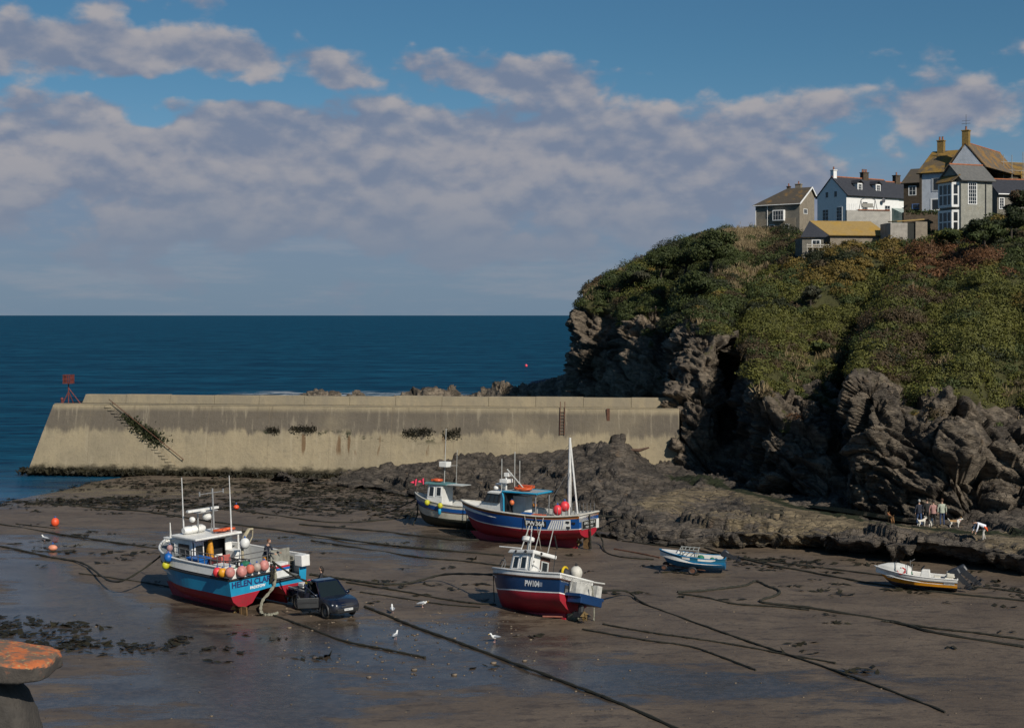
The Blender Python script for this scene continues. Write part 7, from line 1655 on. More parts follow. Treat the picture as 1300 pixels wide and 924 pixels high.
mb = MB(); mb.hexa([(-.58, .83, 1.05), (.9, .82, 1.05), (.9, .85, 1.05), (-.58, .86, 1.05), (-.48, .64, 1.68), (.24, .62, 1.68), (.24, .65, 1.68), (-.48, .67, 1.68)]); mb.build('side_glass', CGL, pk); mb = MB(); mb.hexa([(-.60, -.78, 1.08), (-.56, -.78, 1.08), (-.56, .78, 1.08), (-.60, .78, 1.08), (-.50, -.6, 1.66), (-.46, -.6, 1.66), (-.46, .6, 1.66), (-.50, .6, 1.66)]); mb.build('rear_glass', CGL, pk)
mb = MB()
for y in (-.4, .4): mb.hexa([(-.45, y-.24, .55), (.15, y-.24, .55), (.15, y+.24, .55), (-.45, y+.24, .55), (-.5, y-.22, .82), (.12, y-.22, .86), (.12, y+.22, .86), (-.5, y+.22, .82)]); mb.hexa([(-.52, y-.22, .8), (-.36, y-.22, .8), (-.36, y+.22, .8), (-.52, y+.22, .8), (-.56, y-.2, 1.45), (-.46, y-.2, 1.45), (-.46, y+.2, 1.45), (-.56, y+.2, 1.45)])
mb.hexa([(.5, -.8, .6), (.95, -.8, .6), (.95, .8, .6), (.5, .8, .6), (.65, -.78, 1.02), (.95, -.78, 1.04), (.95, .78, 1.04), (.65, .78, 1.02)]); mb.ring((.45, -.4, 1.0), (1, 0, .5), .17, .018, 14); mb.build('interior', pm('car_interior', (.02, .02, .022), .8), pk)
# open driver door, hinged at its front edge
da = R(62); dH = Vector((.92, -.89, 0)); dd = Vector((-math.cos(da), -math.sin(da), 0)); dn = Vector((-dd.y, dd.x, 0))
def dP(u, z, o=0): return dH+dd*u+dn*o+Vector((0, 0, z))
mb = MB(); mb.hexa([dP(0, .50, -.04), dP(1.12, .50, -.04), dP(1.12, .50, .04), dP(0, .50, .04), dP(0, 1.05, -.04), dP(1.16, 1.05, -.04), dP(1.16, 1.05, .04), dP(0, 1.05, .04)]); dr = mb.build('door', CGREY, pk, bevel=.03)
mb = MB(); mb.tube([dP(.05, 1.05), dP(.72, 1.68), dP(1.06, 1.70), dP(1.15, 1.05)], .03, 6); mb.build('window_frame', CARB, dr); mb = MB(); mb.hexa([dP(.1, .78, .045), dP(1.05, .78, .045), dP(1.05, .78, .075), dP(.1, .78, .075), dP(.1, .86, .045), dP(1.05, .86, .045), dP(1.05, .86, .075), dP(.1, .86, .075)]); mb.build('armrest', B_DARK, dr)
for y, s in ((-.86, -1), (.86, 1)):
    mb = MB(); q = dP(.12, 1.12, -.14) if s < 0 else Vector((.78, .98, 1.12)); mb.ball(q, .13, 0, 10, 7, (.6, 1, .8)); mb.cyl(q, q-Vector((0, s*.1, .06)), .03, 5); mb.build('wing_mirror', CARB, pk, smooth=60)
# front end
for s in (1, -1):
    mb = MB(); mb.ball((2.14, s*.62, .80), .17, 0, 12, 8, (.75, 1.15, .62)); mb.build('headlight', CHROME, pk, smooth=60)
    mb = MB(); mb.cyl((2.28, s*.58, .52), (2.36, s*.56, .52), .075, 10); mb.build('fog_lamp', pm('fog_glass', (.4, .42, .44), .2), pk)
    mb = MB(); mb.ball((-2.52, s*.76, .88), .12, 0, 8, 6, (.4, .8, 1.3)); mb.build('tail_light', pm('tail_red', (.35, .01, .015), .3), pk, smooth=60)
mb = MB(); mb.hexa([(2.22, -.5, .70), (2.42, -.36, .70), (2.42, .36, .70), (2.22, .5, .70), (2.2, -.48, .86), (2.36, -.34, .86), (2.36, .34, .86), (2.2, .48, .86)]); mb.build('grille', B_DARK, pk)
mb = MB(); mb.hexa([(2.0, -.88, .40), (2.45, -.62, .40), (2.45, .62, .40), (2.0, .88, .40), (2.0, -.89, .62), (2.50, -.64, .62), (2.50, .64, .62), (2.0, .89, .62)]); mb.hexa([(2.28, -.45, .36), (2.42, -.45, .36), (2.42, .45, .36), (2.28, .45, .36), (2.28, -.45, .42), (2.42, -.45, .42), (2.42, .45, .42), (2.28, .45, .42)]); mb.build('bumper', CGREY, pk, bevel=.04)
mb = MB(); mb.box((2.515, 0, .58), (.02, .52, .115)); np_ = mb.build('number_plate', pm('plate_white', (.74, .74, .72), .4), pk)
mb = MB(); mb.hexa([(-.5, -.98, .38), (.9, -.98, .38), (.9, -.84, .38), (-.5, -.84, .38), (-.5, -.98, .43), (.9, -.98, .43), (.9, -.84, .43), (-.5, -.84, .43)]); mb.build('side_step', CGREY, pk)
mb = MB(); mb.box((0, 0, .36), (3.6, .7, .16)); mb.build('chassis', B_DARK, pk)
for x in (1.5, -1.5):
    for s in (1, -1):
        mb = MB(); mb.ring((x, s*.80, .37), (0, 1, 0), .265, .108, 26, 0, 10); w_ = mb.build('wheel', TYRE, pk, smooth=60)
        mb = MB(); mb.cyl((x, s*.74, .37), (x, s*.845, .37), .235, 20); mb.cyl((x, s*.845, .37), (x, s*.875, .37), .07, 10)
        for k in range(6): a = k*math.pi/3; mb.box((x+.14*math.cos(a), s*.855, .37+.14*math.sin(a)), (.05, .03, .05))
        mb.build('rim', ALLOY, w_)
        mb = MB(); n_ = 14
        for i in range(n_):
            a0 = math.pi*(-.05+1.1*i/(n_-1)); mb.v += [Vector((x+.42*math.cos(a0), s*.80, .40+.42*math.sin(a0))), Vector((x+.42*math.cos(a0), s*.935, .40+.42*math.sin(a0))), Vector((x+.47*math.cos(a0), s*.935, .40+.47*math.sin(a0))), Vector((x+.48*math.cos(a0), s*.86, .40+.48*math.sin(a0)))]
        for i in range(n_-1):
            for j in range(3): mb.f.append([4*i+j, 4*i+4+j, 4*i+5+j, 4*i+1+j]); mb.m.append(0)
        mb.build('wheel_arch', CGREY, pk, smooth=50)
bpy.context.view_layer.update(); MP = pk.matrix_world.copy()
text_on('WG05 PWF', .10, plane_place((2.526, 0, .58), (0, 1, 0), (0, 0, 1)), BLKT, np_, depth=.004, sx=.9)
o = at(MP, 'toolbox', 'yellow and blue crate of gear in the bed of the pickup', 'crate', (-1.05, -.1, 1.13)); mb = MB(); mb.box((0, 0, .14), (.5, .7, .28)); mb.build('body', BLUEP, o, bevel=.03); mb = MB(); mb.box((0, 0, .31), (.54, .74, .07)); mb.build('lid', pm('toolbox_yellow', (.62, .45, .02), .5), o)
o = at(MP, 'fish_box', 'white fish box with a red bag in the bed of the pickup', 'box', (-1.75, -.1, 1.13)); mb = MB(); mb.box((0, 0, .12), (.55, .8, .24)); mb.build('body', pm('white_box', (.68, .68, .66), .6), o, bevel=.03); mb = MB(); mb.ball((.1, .1, .28), .2, 0, 10, 7, (1, 1.2, .6)); mb.build('bag', REDF, o, smooth=60)
# ================================================================ people
SKIN = pm('skin', (.50, .30, .21), .6, .15, 10, 0); HAIRD = pm('dark_hair', (.022, .015, .011), .7, .3, 20, .3); HAIRG = pm('grey_hair', (.40, .39, .37), .7, .2, 20, .3); SHOE = pm('dark_shoe', (.03, .026, .022), .7)
def skin_body(J, E, rad, levels=2):
    me = bpy.data.meshes.new('tmp'); me.from_pydata([tuple(p) for p in J], E, []); o = bpy.data.objects.new('tmp', me); COL.objects.link(o)
    m = o.modifiers.new('s', 'SKIN'); 
    for i, r_ in enumerate(rad):
        sv = me.skin_vertices[0].data[i]; sv.radius = (r_, r_) if not isinstance(r_, tuple) else r_; sv.use_root = (i == 0)
    m.use_smooth_shade = True
    ss_ = o.modifiers.new('ss', 'SUBSURF'); ss_.levels = levels; ss_.render_levels = levels
    dg = bpy.context.evaluated_depsgraph_get(); dg.update(); ev_ = o.evaluated_get(dg).to_mesh()
    vs = [v.co.copy() for v in ev_.vertices]; fs = [list(p.vertices) for p in ev_.polygons]
    bpy.data.objects.remove(o); bpy.data.meshes.remove(me); return vs, fs
def person(loc, face, label, top, legs, shoes=SHOE, hair=HAIRD, hairlen=0, bend=0.0, hgt=1.7, arms=((-.05, .0), (-.05, .0)), elbow=((.05, .1), (.05, .1)), stance=(.06, -.06), sit=False, group=None, crouch=0.0, sleeve=True, extra=None):
    """standing figure; x forward, y left; arms: (forward, out) swing of the hand"""
    s = hgt/1.7; t_ = thing('person', label, 'person', loc, face, group)
    hp = .92-crouch; bx, bz = math.sin(bend), math.cos(bend)
    def up_(d, y=0, f=0): return Vector((d*bx+f*bz, y, hp+d*bz-f*bx))
    J = [up_(0), up_(.20), up_(.42), up_(.53), up_(.58, f=.01), up_(.66, f=.015)]; rad = [.145, .130, .150, .09, .058, .055]
    E = [(0, 1), (1, 2), (2, 3), (3, 4), (4, 5)]; bone = ['legs', 'top', 'top', 'top', 'skin', 'skin']
    rad = [(.13, .165), (.115, .145), (.12, .175), (.08, .10), .055, .055]
    hands = []
    for k, sd in enumerate((1, -1)):
        a0 = len(J); sh = up_(.47, sd*.19); af, ao = arms[k]; ef, eo = elbow[k]
        el = sh+Vector((ef*.6-.02+(bx*.1), sd*(.05+eo*.4), -.27)); ha = el+Vector((af+ef*.8, sd*ao, -.24 if af < .1 else -.24+af*.9))
        J += [sh, el, ha]; rad += [.066, .050, .040]; E += [(2, a0), (a0, a0+1), (a0+1, a0+2)]; bone += ['top', 'top', 'top' if sleeve else 'skin']; hands.append((ha, (ha-el).normalized(), sd))
        h0 = len(J); st = stance[k]; hip = up_(-.05, sd*.095); kn = Vector((st*.55+.02+crouch*.9, sd*.105, .49-crouch*.45)); an = Vector((st-.03, sd*.11, .085)); toe = an+Vector((.15, sd*.02, -.045))
        J += [hip, kn, an, toe]; rad += [.092, .062, .046, .040]; E += [(0, h0), (h0, h0+1), (h0+1, h0+2), (h0+2, h0+3)]; bone += ['legs', 'legs', 'legs', 'shoe']
    vs, fs = skin_body([j*s for j in J], E, [tuple(q*s for q in r_) if isinstance(r_, tuple) else r_*s for r_ in rad])
    mb = MB(); Ja = np.array([list(j*s) for j in J])
    slot = {'top': 0, 'legs': 1, 'skin': 2, 'shoe': 3}
    mb.v = list(vs)
    ed = [(a_, c_) for a_, c_ in E]
    for f in fs:
        c_ = np.mean([list(vs[i]) for i in f], axis=0); best = 1e9; bm = 0
        for a_, d_ in ed:
            A_, B_ = Ja[a_], Ja[d_]; u = np.clip(np.dot(c_-A_, B_-A_)/max(1e-9, np.dot(B_-A_, B_-A_)), 0, 1); dist = np.linalg.norm(c_-(A_+u*(B_-A_)))
            if dist < best: best = dist; bm = slot[bone[d_]] if bone[d_] != 'top' or bone[a_] != 'legs' else (0 if u > .25 else 1)
        mb.f.append(f); mb.m.append(bm)
    # head with nose, ears, eyes; palms and fingers
    hc = (up_(.76, f=.03))*s; Rh = Matrix.Rotation(bend*.7, 3, 'Y')
    mb.ball(hc, .105*s, 2, 14, 10, (.92, .76, 1.16), Rh)
    mb.ball(hc+Rh @ Vector((.10, 0, -.015))*s, .022*s, 2, 6, 5, (1, .8, 1.3))
    for sd in (1, -1):
        mb.ball(hc+Rh @ Vector((0, sd*.082, 0))*s, .026*s, 2, 6, 5, (.6, .35, 1)); mb.ball(hc+Rh @ Vector((.088, sd*.032, .012))*s, .011*s, 4, 6, 5)
    mb.ball(hc+Rh @ Vector((.088, 0, -.058))*s, .018*s, 5, 6, 5, (.5, 1.3, .4))
    for ha, d_, sd in hands:
        ha = ha*s; d_ = (d_+Vector((.1, 0, 0))).normalized(); side = d_.cross(Vector((0, sd, .2))).normalized(); n_ = d_.cross(side)
        mb.ball(ha+d_*.05*s, .045*s, 2, 8, 6, (.75, .5, 1.15))
        for q in range(4):
            b0 = ha+d_*.085*s+side*(.027-.018*q)*s; l_ = (.062, .072, .068, .052)[q]*s; mb.tube([b0-d_*.02*s, b0+d_*l_*.5, b0+d_*l_-n_*.018*s*sd], [.010*s, .0095*s, .008*s], 5, 2)
        b0 = ha+d_*.04*s+side*.034*s; mb.tube([b0-side*.01*s, b0+(side*.7+d_).normalized()*.03*s, b0+(side*.4+d_).normalized()*.06*s], [.012*s, .011*s, .009*s], 5, 2)
    mb.build('body', [top, legs, SKIN, shoes, pm('eye_dark', (.02, .02, .02), .3), pm('lip', (.30, .12, .10), .6)], t_, smooth=70)
    hm = MB(); hm.ball(hc+Rh @ Vector((-.022, 0, .03))*s, .108*s, 0, 14, 10, (.95, .86, 1.05), Rh)
    if hairlen: hm.tube([hc+Rh @ Vector((-.06, 0, .02))*s, hc+Vector((-.09, 0, -.12))*s, hc+Vector((-.09, 0, -hairlen))*s], [.09*s, .095*s, .05*s], 8)
    hm.build('hair', hair, t_, smooth=70)
    # hem of the jacket
    hb = MB(); ringp = []
    for zz, k_ in ((.16, 1.02), (.02, 1.10), (-.06, 1.14)):
        ringp.append([up_(zz, .165*k_*math.sin(a), .135*k_*math.cos(a))*s for a in [2*math.pi*i/14 for i in range(14)]])
    for r_ in ringp: hb.v += r_
    for i in range(2):
        for j in range(14): hb.f.append([i*14+j, i*14+(j+1) % 14, (i+1)*14+(j+1) % 14, (i+1)*14+j]); hb.m.append(0)
    hb.build('jacket_hem', top, t_, smooth=60)
    return t_
NAVYJ = pm('navy_jumper', (.016, .020, .034), .85, .3, 8, .2); DENIM = pm('denim', (.045, .085, .19), .85, .25, 8, .2); DDENIM = pm('dark_denim', (.03, .05, .11), .85, .25, 8, .2); BLKC = pm('black_cloth', (.016, .015, .015), .85, .3, 8, .2); PINKJ = pm('pink_jacket', (.42, .23, .20), .85, .2, 6, .2); SAGE = pm('sage_jacket', (.40, .43, .34), .85, .2, 6, .2); DARKJ = pm('dark_jacket', (.022, .024, .030), .85, .3, 8, .2); WHT_T = pm('white_shirt', (.74, .75, .80), .8, .1, 6, .1); KHAKI = pm('pale_trousers', (.50, .47, .42), .85, .2, 6, .2)
def ground_at(px, py, z=1.25):
    p = G(px, py, z)
    for _ in range(6):
        zz = shelf_z(p.x, p.y, 0); p = G(px, py, zz)
    p.z = zz; return p
away = R(90)
person(MC @ Vector((.95, -.70, 1.78)), R(-25), 'fisherman in navy jumper and yellow oilskin trousers working on the catamaran stern', NAVYJ, OILY, bend=.24, hgt=1.80, arms=((.22, -.05), (.22, -.05)), elbow=((.25, .1), (.25, .1)), hair=pm('ginger_hair', (.12, .05, .025), .7))
pw = MP @ Vector((-1.1, 2.2, 0)); person(Vector((G(408, 760).x, G(408, 760).y, 0.0)), R(190), 'dark-haired person in a dark jacket standing behind the pickup', DARKJ, DDENIM, hairlen=.26, hgt=1.74, arms=((.18, -.08), (.18, -.08)), elbow=((.2, .05), (.2, .05)))
person(ground_at(1167, 666.5), away+.1, 'grey-haired walker in navy jacket and blue jeans, leftmost of the group by the pool', NAVYJ, DENIM, hair=HAIRG, hgt=1.74, stance=(.16, -.14), group='walkers with dogs on the rock path')
person(ground_at(1177, 665.5), away, 'walker dressed all in black, second from the left in the group', BLKC, pm('charcoal_trousers', (.03, .028, .028), .85), hgt=1.78, group='walkers with dogs on the rock path', stance=(.05, -.05))
person(ground_at(1185, 667), away-.15, 'walker in faded pink jacket and black trousers in the group by the pool', PINKJ, BLKC, hgt=1.74, stance=(.12, -.1), group='walkers with dogs on the rock path', shoes=pm('white_shoe', (.6, .6, .58), .6))
person(ground_at(1196, 667), away, 'walker in pale sage jacket and dark jeans, rightmost of the group', SAGE, DDENIM, hgt=1.78, group='walkers with dogs on the rock path', stance=(.04, -.03), hair=pm('brown_hair', (.10, .05, .025), .7))
bend_p = person(ground_at(1249, 686), R(185), 'person in white shirt bending on the rocks, orange jacket round the waist', WHT_T, KHAKI, bend=1.15, hgt=1.72, arms=((.05, 0), (.05, 0)), elbow=((.05, .05), (.05, .05)), stance=(.14, -.10))
mb = MB(); rr_ = []
for k, (zz, xx, r_) in enumerate(((1.03, .06, .150), (.95, .0, .185), (.86, -.04, .20), (.74, -.10, .19))): rr_.append([Vector((xx+r_*math.cos(2*math.pi*i/16)*(.92 if k < 3 else .8), r_*1.02*math.sin(2*math.pi*i/16), zz+(.05*math.cos(2*math.pi*i/16) if k < 3 else .14*math.cos(2*math.pi*i/16)+.03*math.sin(i*2.1)))) for i in range(16)])
for r_ in rr_: mb.v += r_
for i in range(3):
    for j in range(16): mb.f.append([i*16+j, i*16+(j+1) % 16, (i+1)*16+(j+1) % 16, (i+1)*16+j]); mb.m.append(0)
mb.build('tied_jacket', pm('bright_orange', (.75, .10, .02), .7), bend_p, smooth=60)
# ================================================================ dogs
def dog(loc, face, label, c1, c2, h=.5, tail=.2):
    s = h/.5; t_ = thing('dog', label, 'dog', loc, face, 'dogs on the rock path')
    J = [Vector(p) for p in [(-.24, 0, .42), (0, 0, .42), (.22, 0, .43), (.34, 0, .54), (.42, 0, .60), (.53, 0, .57), (-.34, 0, .50), (-.44, 0, .62)]]
    rad = [.095, .095, .12, .075, .075, .035, .03, .022]; E = [(1, 0), (1, 2), (2, 3), (3, 4), (4, 5), (0, 6), (6, 7)]
    for y in (.075, -.075):
        k = len(J); J += [Vector((.22, y, .30)), Vector((.20, y, .17)), Vector((.22, y, .03))]; rad += [.05, .032, .028]; E += [(2, k), (k, k+1), (k+1, k+2)]
        k = len(J); J += [Vector((-.20, y, .28)), Vector((-.31, y, .16)), Vector((-.27, y, .03))]; rad += [.06, .03, .028]; E += [(0, k), (k, k+1), (k+1, k+2)]
    order = [1, 0]+list(range(2, len(J))); inv = {o_: i for i, o_ in enumerate(order)}
    vs, fs = skin_body([J[i]*s for i in order], [(inv[a_], inv[c_]) for a_, c_ in E], [rad[i]*s for i in order])
    mb = MB(); mb.v = list(vs)
    for f in fs:
        c_ = sum((vs[i] for i in f), Vector())/len(f); n_ = c_.x*7+c_.z*5
        mb.f.append(f); mb.m.append(1 if (c_.z > .40*s and -.3*s < c_.x < .12*s) else 0)
    for y in (.05, -.05): mb.tube([Vector((.41, y, .65))*s, Vector((.39, y*1.5, .70))*s, Vector((.42, y*1.7, .63))*s], [.03*s, .03*s, .012*s], 6, 1)
    mb.ball(Vector((.565, 0, .57))*s, .02*s, 2, 6, 5)
    for y in (.035, -.035): mb.ball(Vector((.475, y, .615))*s, .012*s, 2, 6, 5)
    mb.build('body', [c1, c2, B_DARK], t_, smooth=70); mb = MB(); mb.ring(Vector((.31, 0, .51))*s, (.8, 0, .7), .082*s, .012*s, 12); mb.build('collar', REDF, t_)
DW = pm('white_fur', (.62, .58, .50), .9, .2, 10, .3); DT = pm('tan_fur', (.42, .24, .10), .9, .3, 10, .3); DB = pm('brown_fur', (.26, .13, .05), .9, .3, 10, .3); DG = pm('grey_fur', (.20, .19, .18), .9, .3, 10, .3)
dog(ground_at(1131, 664), R(100), 'brown dog walking well ahead to the left of the walkers', DB, DB, .55); dog(ground_at(1170, 668.5), R(30), 'small white dog at the heels of the leftmost walker', DW, DW, .5); dog(ground_at(1212, 670), R(-8), 'tan and white dog standing right of the walkers', DW, DT, .55); dog(ground_at(1182, 669), R(60), 'small grey and white dog between the walkers in the middle', DW, DG, .45)
# ================================================================ gulls
GW = pm('gull_white', (.72, .72, .70), .8, .08, 10, .1); GG = pm('gull_grey', (.25, .27, .30), .8, .1, 10, .1); GB = pm('gull_beak', (.62, .38, .03), .5)
def gull(px, py, face, label, s=1.0, head=0):
    t_ = thing('gull', label, 'gull', GS(px, py), face, 'gulls on the wet sand'); q = lambda *a: Vector(a)*s
    mb = MB(); mb.tube([q(-.26, 0, .24), q(-.16, 0, .24), q(0, 0, .25), q(.13, 0, .29), q(.19, 0, .36+head), q(.22, 0, .43+head), q(.27, 0, .45+head), q(.31, 0, .44+head)], [.02*s, .06*s, .105*s, .085*s, .05*s, .055*s, .05*s, .02*s], 10)
    mb.build('body', GW, t_, smooth=70)
    for y in (1, -1):
        mb = MB(); mb.tube([q(.10, y*.085, .30), q(-.06, y*.10, .29), q(-.22, y*.06, .26), q(-.36, y*.03, .24)], [.03*s, .062*s, .045*s, .008*s], 8); mb.build('wing', GG, t_, smooth=70)
        mb = MB(); mb.tube([q(.02, y*.04, .18), q(.0, y*.045, .09), q(.02, y*.045, 0)], .011*s, 5); mb.tube([q(-.01, y*.045, .008), q(.07, y*.05, .006)], .014*s, 5); mb.build('leg', pm('gull_leg', (.48, .28, .25), .6), t_)
    mb = MB(); mb.tube([q(.31, 0, .44+head), q(.37, 0, .425+head), q(.385, 0, .41+head)], [.018*s, .012*s, .004*s], 6); mb.build('beak', GB, t_)
gull(498, 778, R(100), 'gull standing upright on the wet sand nearest the pickup', .95); gull(536, 771, R(20), 'gull bending over a scrap on the wet sand', .9, -.12); gull(502, 812, R(70), 'gull alone on the sand below the upright gull', .85); gull(628, 815, R(-150), 'gull by the thick mooring rope in front of the navy boat', .95); gull(57, 687, R(160), 'gull at the edge of the shallows, far to the left', .95)
# ================================================================ mooring lines (surveyed along the sand)
def GL(pts, up=.04):
    return [GS(px, py, up) for px, py in pts]
bpy.context.view_layer.update()
cbow = MC @ ptC(.985, 8, 1); dbow = MD @ ptD(.99, 6, 1); ebow = ME_ @ ptE(.985, 6, 1); fbow = MF @ ptF(.985, 4, 1)
T_ = 'mooring lines across the sand'
LN = [
 ('mooring_rope', [GS(-60, 690, .05), GS(0, 695, .05), GS(60, 707, .06), GS(105, 717, .15)]+[Vector((cbow.x-2.2, cbow.y-2.6, .75)), cbow], .055, DROPE, 'heavy dark rope sagging from the bow of the catamaran to the left edge', 14),
 ('mooring_rope', GL([(-60, 660), (0, 665), (75, 678), (165, 692), (230, 701)]), .05, DROPE, 'dark rope on the sand running behind the bow of the catamaran', 12),
 ('mooring_rope', GL([(66, 640), (120, 645), (180, 649.5), (245, 659), (295, 666), (355, 673), (480, 691.5), (560, 699), (640, 706)]), .06, DROPE, 'long weedy rope passing behind the catamaran towards the navy boat', 10),
 ('mooring_rope', GL([(120, 634), (180, 638.5), (245, 644), (307, 649), (365, 657), (422, 663), (480, 660), (501, 658)])+[GS(518, 655, .1), Vector((fbow.x-.5, fbow.y-.6, .6)), fbow], .05, DROPE, 'dark chain curving over the sand to the bow of the cream boat', 9),
 ('mooring_rope', GL([(277, 633), (340, 638), (388, 644), (440, 649), (480, 654.5)])+[fbow+Vector((0, 0, .3))], .045, DROPE, 'thin dark line rising to the bow of the cream boat', 10),
 ('mooring_rope', GL([(380, 666), (475, 674), (520, 679), (570, 685), (608, 685)]), .05, DROPE, 'weedy rope running up to the forefoot of the royal blue boat', 10),
 ('mooring_rope', GL([(395, 686), (438, 693), (531, 707), (590, 713), (638, 719), (680, 722)]), .045, DROPE, 'thin rope passing just behind the wheelhouse of the navy boat', 10),
 ('mooring_rope', GL([(393, 731), (420, 734), (447, 738), (485, 742), (520, 741)], .08)+[GS(565, 739, .5), ebow], .06, DROPE, 'dark rope from the bow of the navy boat to the back of the pickup', 12),
 ('mooring_rope', GL([(440, 740), (510, 751), (560, 760), (598, 766.5), (630, 769)]), .045, DROPE, 'dark line ending at the shadow of the navy boat', 10),
 ('mooring_rope', GL([(457, 752.6), (501, 758.7), (560, 767), (610, 772)]), .035, DROPE, 'thinnest line between the pickup and the navy boat', 10),
 ('mooring_rope', GL([(463, 770.6), (495, 783), (529, 797), (580, 816), (632, 835), (720, 868), (800, 900), (900, 945)]), .06, DROPE, 'thick straight rope from the front of the pickup to the near sand', 12),
 ('mooring_rope', GL([(344, 780), (365, 788), (391, 798), (435, 813.5), (488, 825), (540, 836)]), .045, DROPE, 'dark rope on the sand below the catamaran and the pickup', 12),
 ('mooring_rope', [ME_ @ Vector((-.2, -.8, 1.3)), Vector((G(795, 757).x, G(795, 757).y, .3))]+GL([(820, 768), (912, 801), (960, 817), (1012, 834.5), (1100, 866), (1200, 905)]), .055, DROPE, 'straight dark rope from the stern of the navy boat to the near sand', 12),
 ('mooring_rope', GL([(765, 793), (820, 803), (875, 811), (931, 818), (994, 829), (1060, 842)]), .04, DROPE, 'upper of two slack lines on the near sand right of the navy boat', 12),
 ('mooring_rope', GL([(740, 800), (820, 814), (875, 821.6), (912, 833), (960, 850)]), .04, DROPE, 'lower of two slack lines on the near sand right of the navy boat', 12),
 ('mooring_rope', GL([(1300, 822), (1189, 805), (1134, 790), (1027, 772), (966, 764.5), (985, 757), (989, 751), (975, 745), (960, 739), (948, 744), (931, 746), (895, 750), (860.6, 752)]), .07, DROPE, 'thick weedy rope looping back on itself in the middle of the right sand', 10),
 ('mooring_rope', GL([(861, 753.5), (895, 758), (931, 766), (985, 770), (1027, 774)]), .05, DROPE, 'short weedy rope closing the loop on the right sand', 10),
 ('mooring_rope', GL([(1120, 789), (1138, 791), (1190, 799), (1240, 805), (1300, 812.5), (1380, 822)]), .05, DROPE, 'rope running parallel above the thick looping rope to the right edge', 10),
 ('mooring_rope', [MD @ ptD(.02, 7, 1), Vector((G(800, 666).x, G(800, 666).y, .5))]+GL([(827, 676), (880, 692), (931, 707), (980, 718), (1027, 726), (1100, 740), (1160, 749), (1222, 756), (1300, 764), (1380, 772)]), .06, DROPE, 'long dark rope from the stern of the royal blue boat to the right edge', 10),
 ('mooring_rope', GL([(790, 687), (820, 691.6), (880, 699), (923, 707), (1005, 716), (1104, 728), (1150, 735)]), .045, DROPE, 'dark line passing behind the dinghy towards the yellow motor boat', 10),
 ('mooring_rope', GL([(1232, 745), (1262, 748), (1300, 753), (1380, 762)]), .05, DROPE, 'dark line trailing from the outboards of the yellow boat', 10),
 ('mooring_rope', GL([(780, 697), (815, 704), (838, 709)]), .045, RUST, 'rusty chain lying left of the dinghy trolley', 10),
 ('mooring_rope', [MD @ ptD(.01, 6, 1), Vector((G(762, 690).x, G(762, 690).y, .5))]+GL([(768, 700), (790, 708), (830, 711)]), .05, DROPE, 'dark chain dropping from the stern of the royal blue boat', 10),
 ('mooring_rope', GL([(100, 728), (150, 735), (200, 742), (222, 747)]), .035, DROPE, 'thin dark line on the sand at the port side of the catamaran', 10),
 ('mooring_rope', GL([(95, 699), (75, 700.5), (60, 701), (40, 700)]), .03, DROPE, 'short line tethered to the pale pink mooring float', 8),
 ('mooring_rope', GL([(20, 664), (45, 668), (70, 671)]), .03, DROPE, 'short line tethered to the orange mooring float', 8)]
for nm, pts, r_, m_, lb, sg in LN: rope(nm, pts, r_, m_, lb, T_, sg, jit=.012)
# ropes hanging from the boats
p0_ = MC @ Vector((-.06, -.32, 2.5)); rope('stern_rope', [p0_, p0_+Vector((.05, -.12, -1.1)), Vector((p0_.x-.55, p0_.y-.5, .5)), GS(332, 779, .06), GS(344, 781, .05), GS(352, 779, .05)], .075, ROPEM, 'pale green rope hanging from the catamaran stern to the sand', 'ropes hanging from the boats', 12, jit=.008)
p0_ = MC @ Vector((-.05, -.2, 2.62)); p1_ = MP @ Vector((-.1, -.72, 1.62)); rope('tow_rope', [p0_, (p0_+p1_)/2+Vector((0, 0, -.12)), p1_], .05, DROPE, 'taut black rope from the catamaran stern to the pickup cab', 'ropes hanging from the boats', 10, jit=.004)
p0_ = MC @ Vector((-.1, -.1, 2.5)); rope('rope_hank', [p0_, p0_+Vector((.02, -.06, -.5)), p0_+Vector((-.05, -.05, -1.0)), p0_+Vector((.12, -.06, -.6)), p0_+Vector((.18, -.04, -.1))], .05, DROPE, 'black hank of rope slung over the catamaran transom', 'ropes hanging from the boats', 8, jit=.01)
for k, (u, lb) in enumerate([(.38, 'pale rope slanting down the side of the royal blue boat, nearer its bow'), (.30, 'pale rope slanting down the side of the royal blue boat, by its number')]):
    a_ = MD @ (ptD(u, 7, 1)+Vector((0, .03, 0))); b_2 = MD @ (ptD(u-.06, 3, 1)+Vector((0, .45, -1.2))); rope('side_rope', [a_, (a_+b_2)/2, Vector((b_2.x, b_2.y, .05))], .022, ROPEM, lb, 'ropes hanging from the boats', 6, jit=.004)
a_ = MD @ Vector((-.1, .1, 2.75)); rope('stern_rope', [a_, a_+Vector((.05, -.02, -1.2)), Vector((a_.x+.1, a_.y-.1, .05))], .05, DROPE, 'black rope hanging down the transom of the royal blue boat', 'ropes hanging from the boats', 8, jit=.01)
a_ = ME_ @ Vector((-.75, -.2, 1.5)); rope('stern_rope', [a_, a_+Vector((.1, -.05, -.9)), Vector((a_.x+.1, a_.y-.1, .04))], .035, ROPEM, 'pale rope hanging from the stern of the navy boat', 'ropes hanging from the boats', 8, jit=.006)
a_ = ebow+Vector((0, 0, -.05)); rope('anchor_line', [a_, Vector((a_.x+.05, a_.y-.05, .04))], .025, DROPE, 'thin dark line hanging straight down from the bow of the navy boat', 'ropes hanging from the boats', 8, jit=.003)
a_ = dbow+Vector((.25, 0, -.1)); rope('anchor_line', [a_, Vector((a_.x+.05, a_.y-.05, .04))], .028, DROPE, 'thin dark line hanging straight down from the bow of the royal blue boat', 'ropes hanging from the boats', 8, jit=.003)
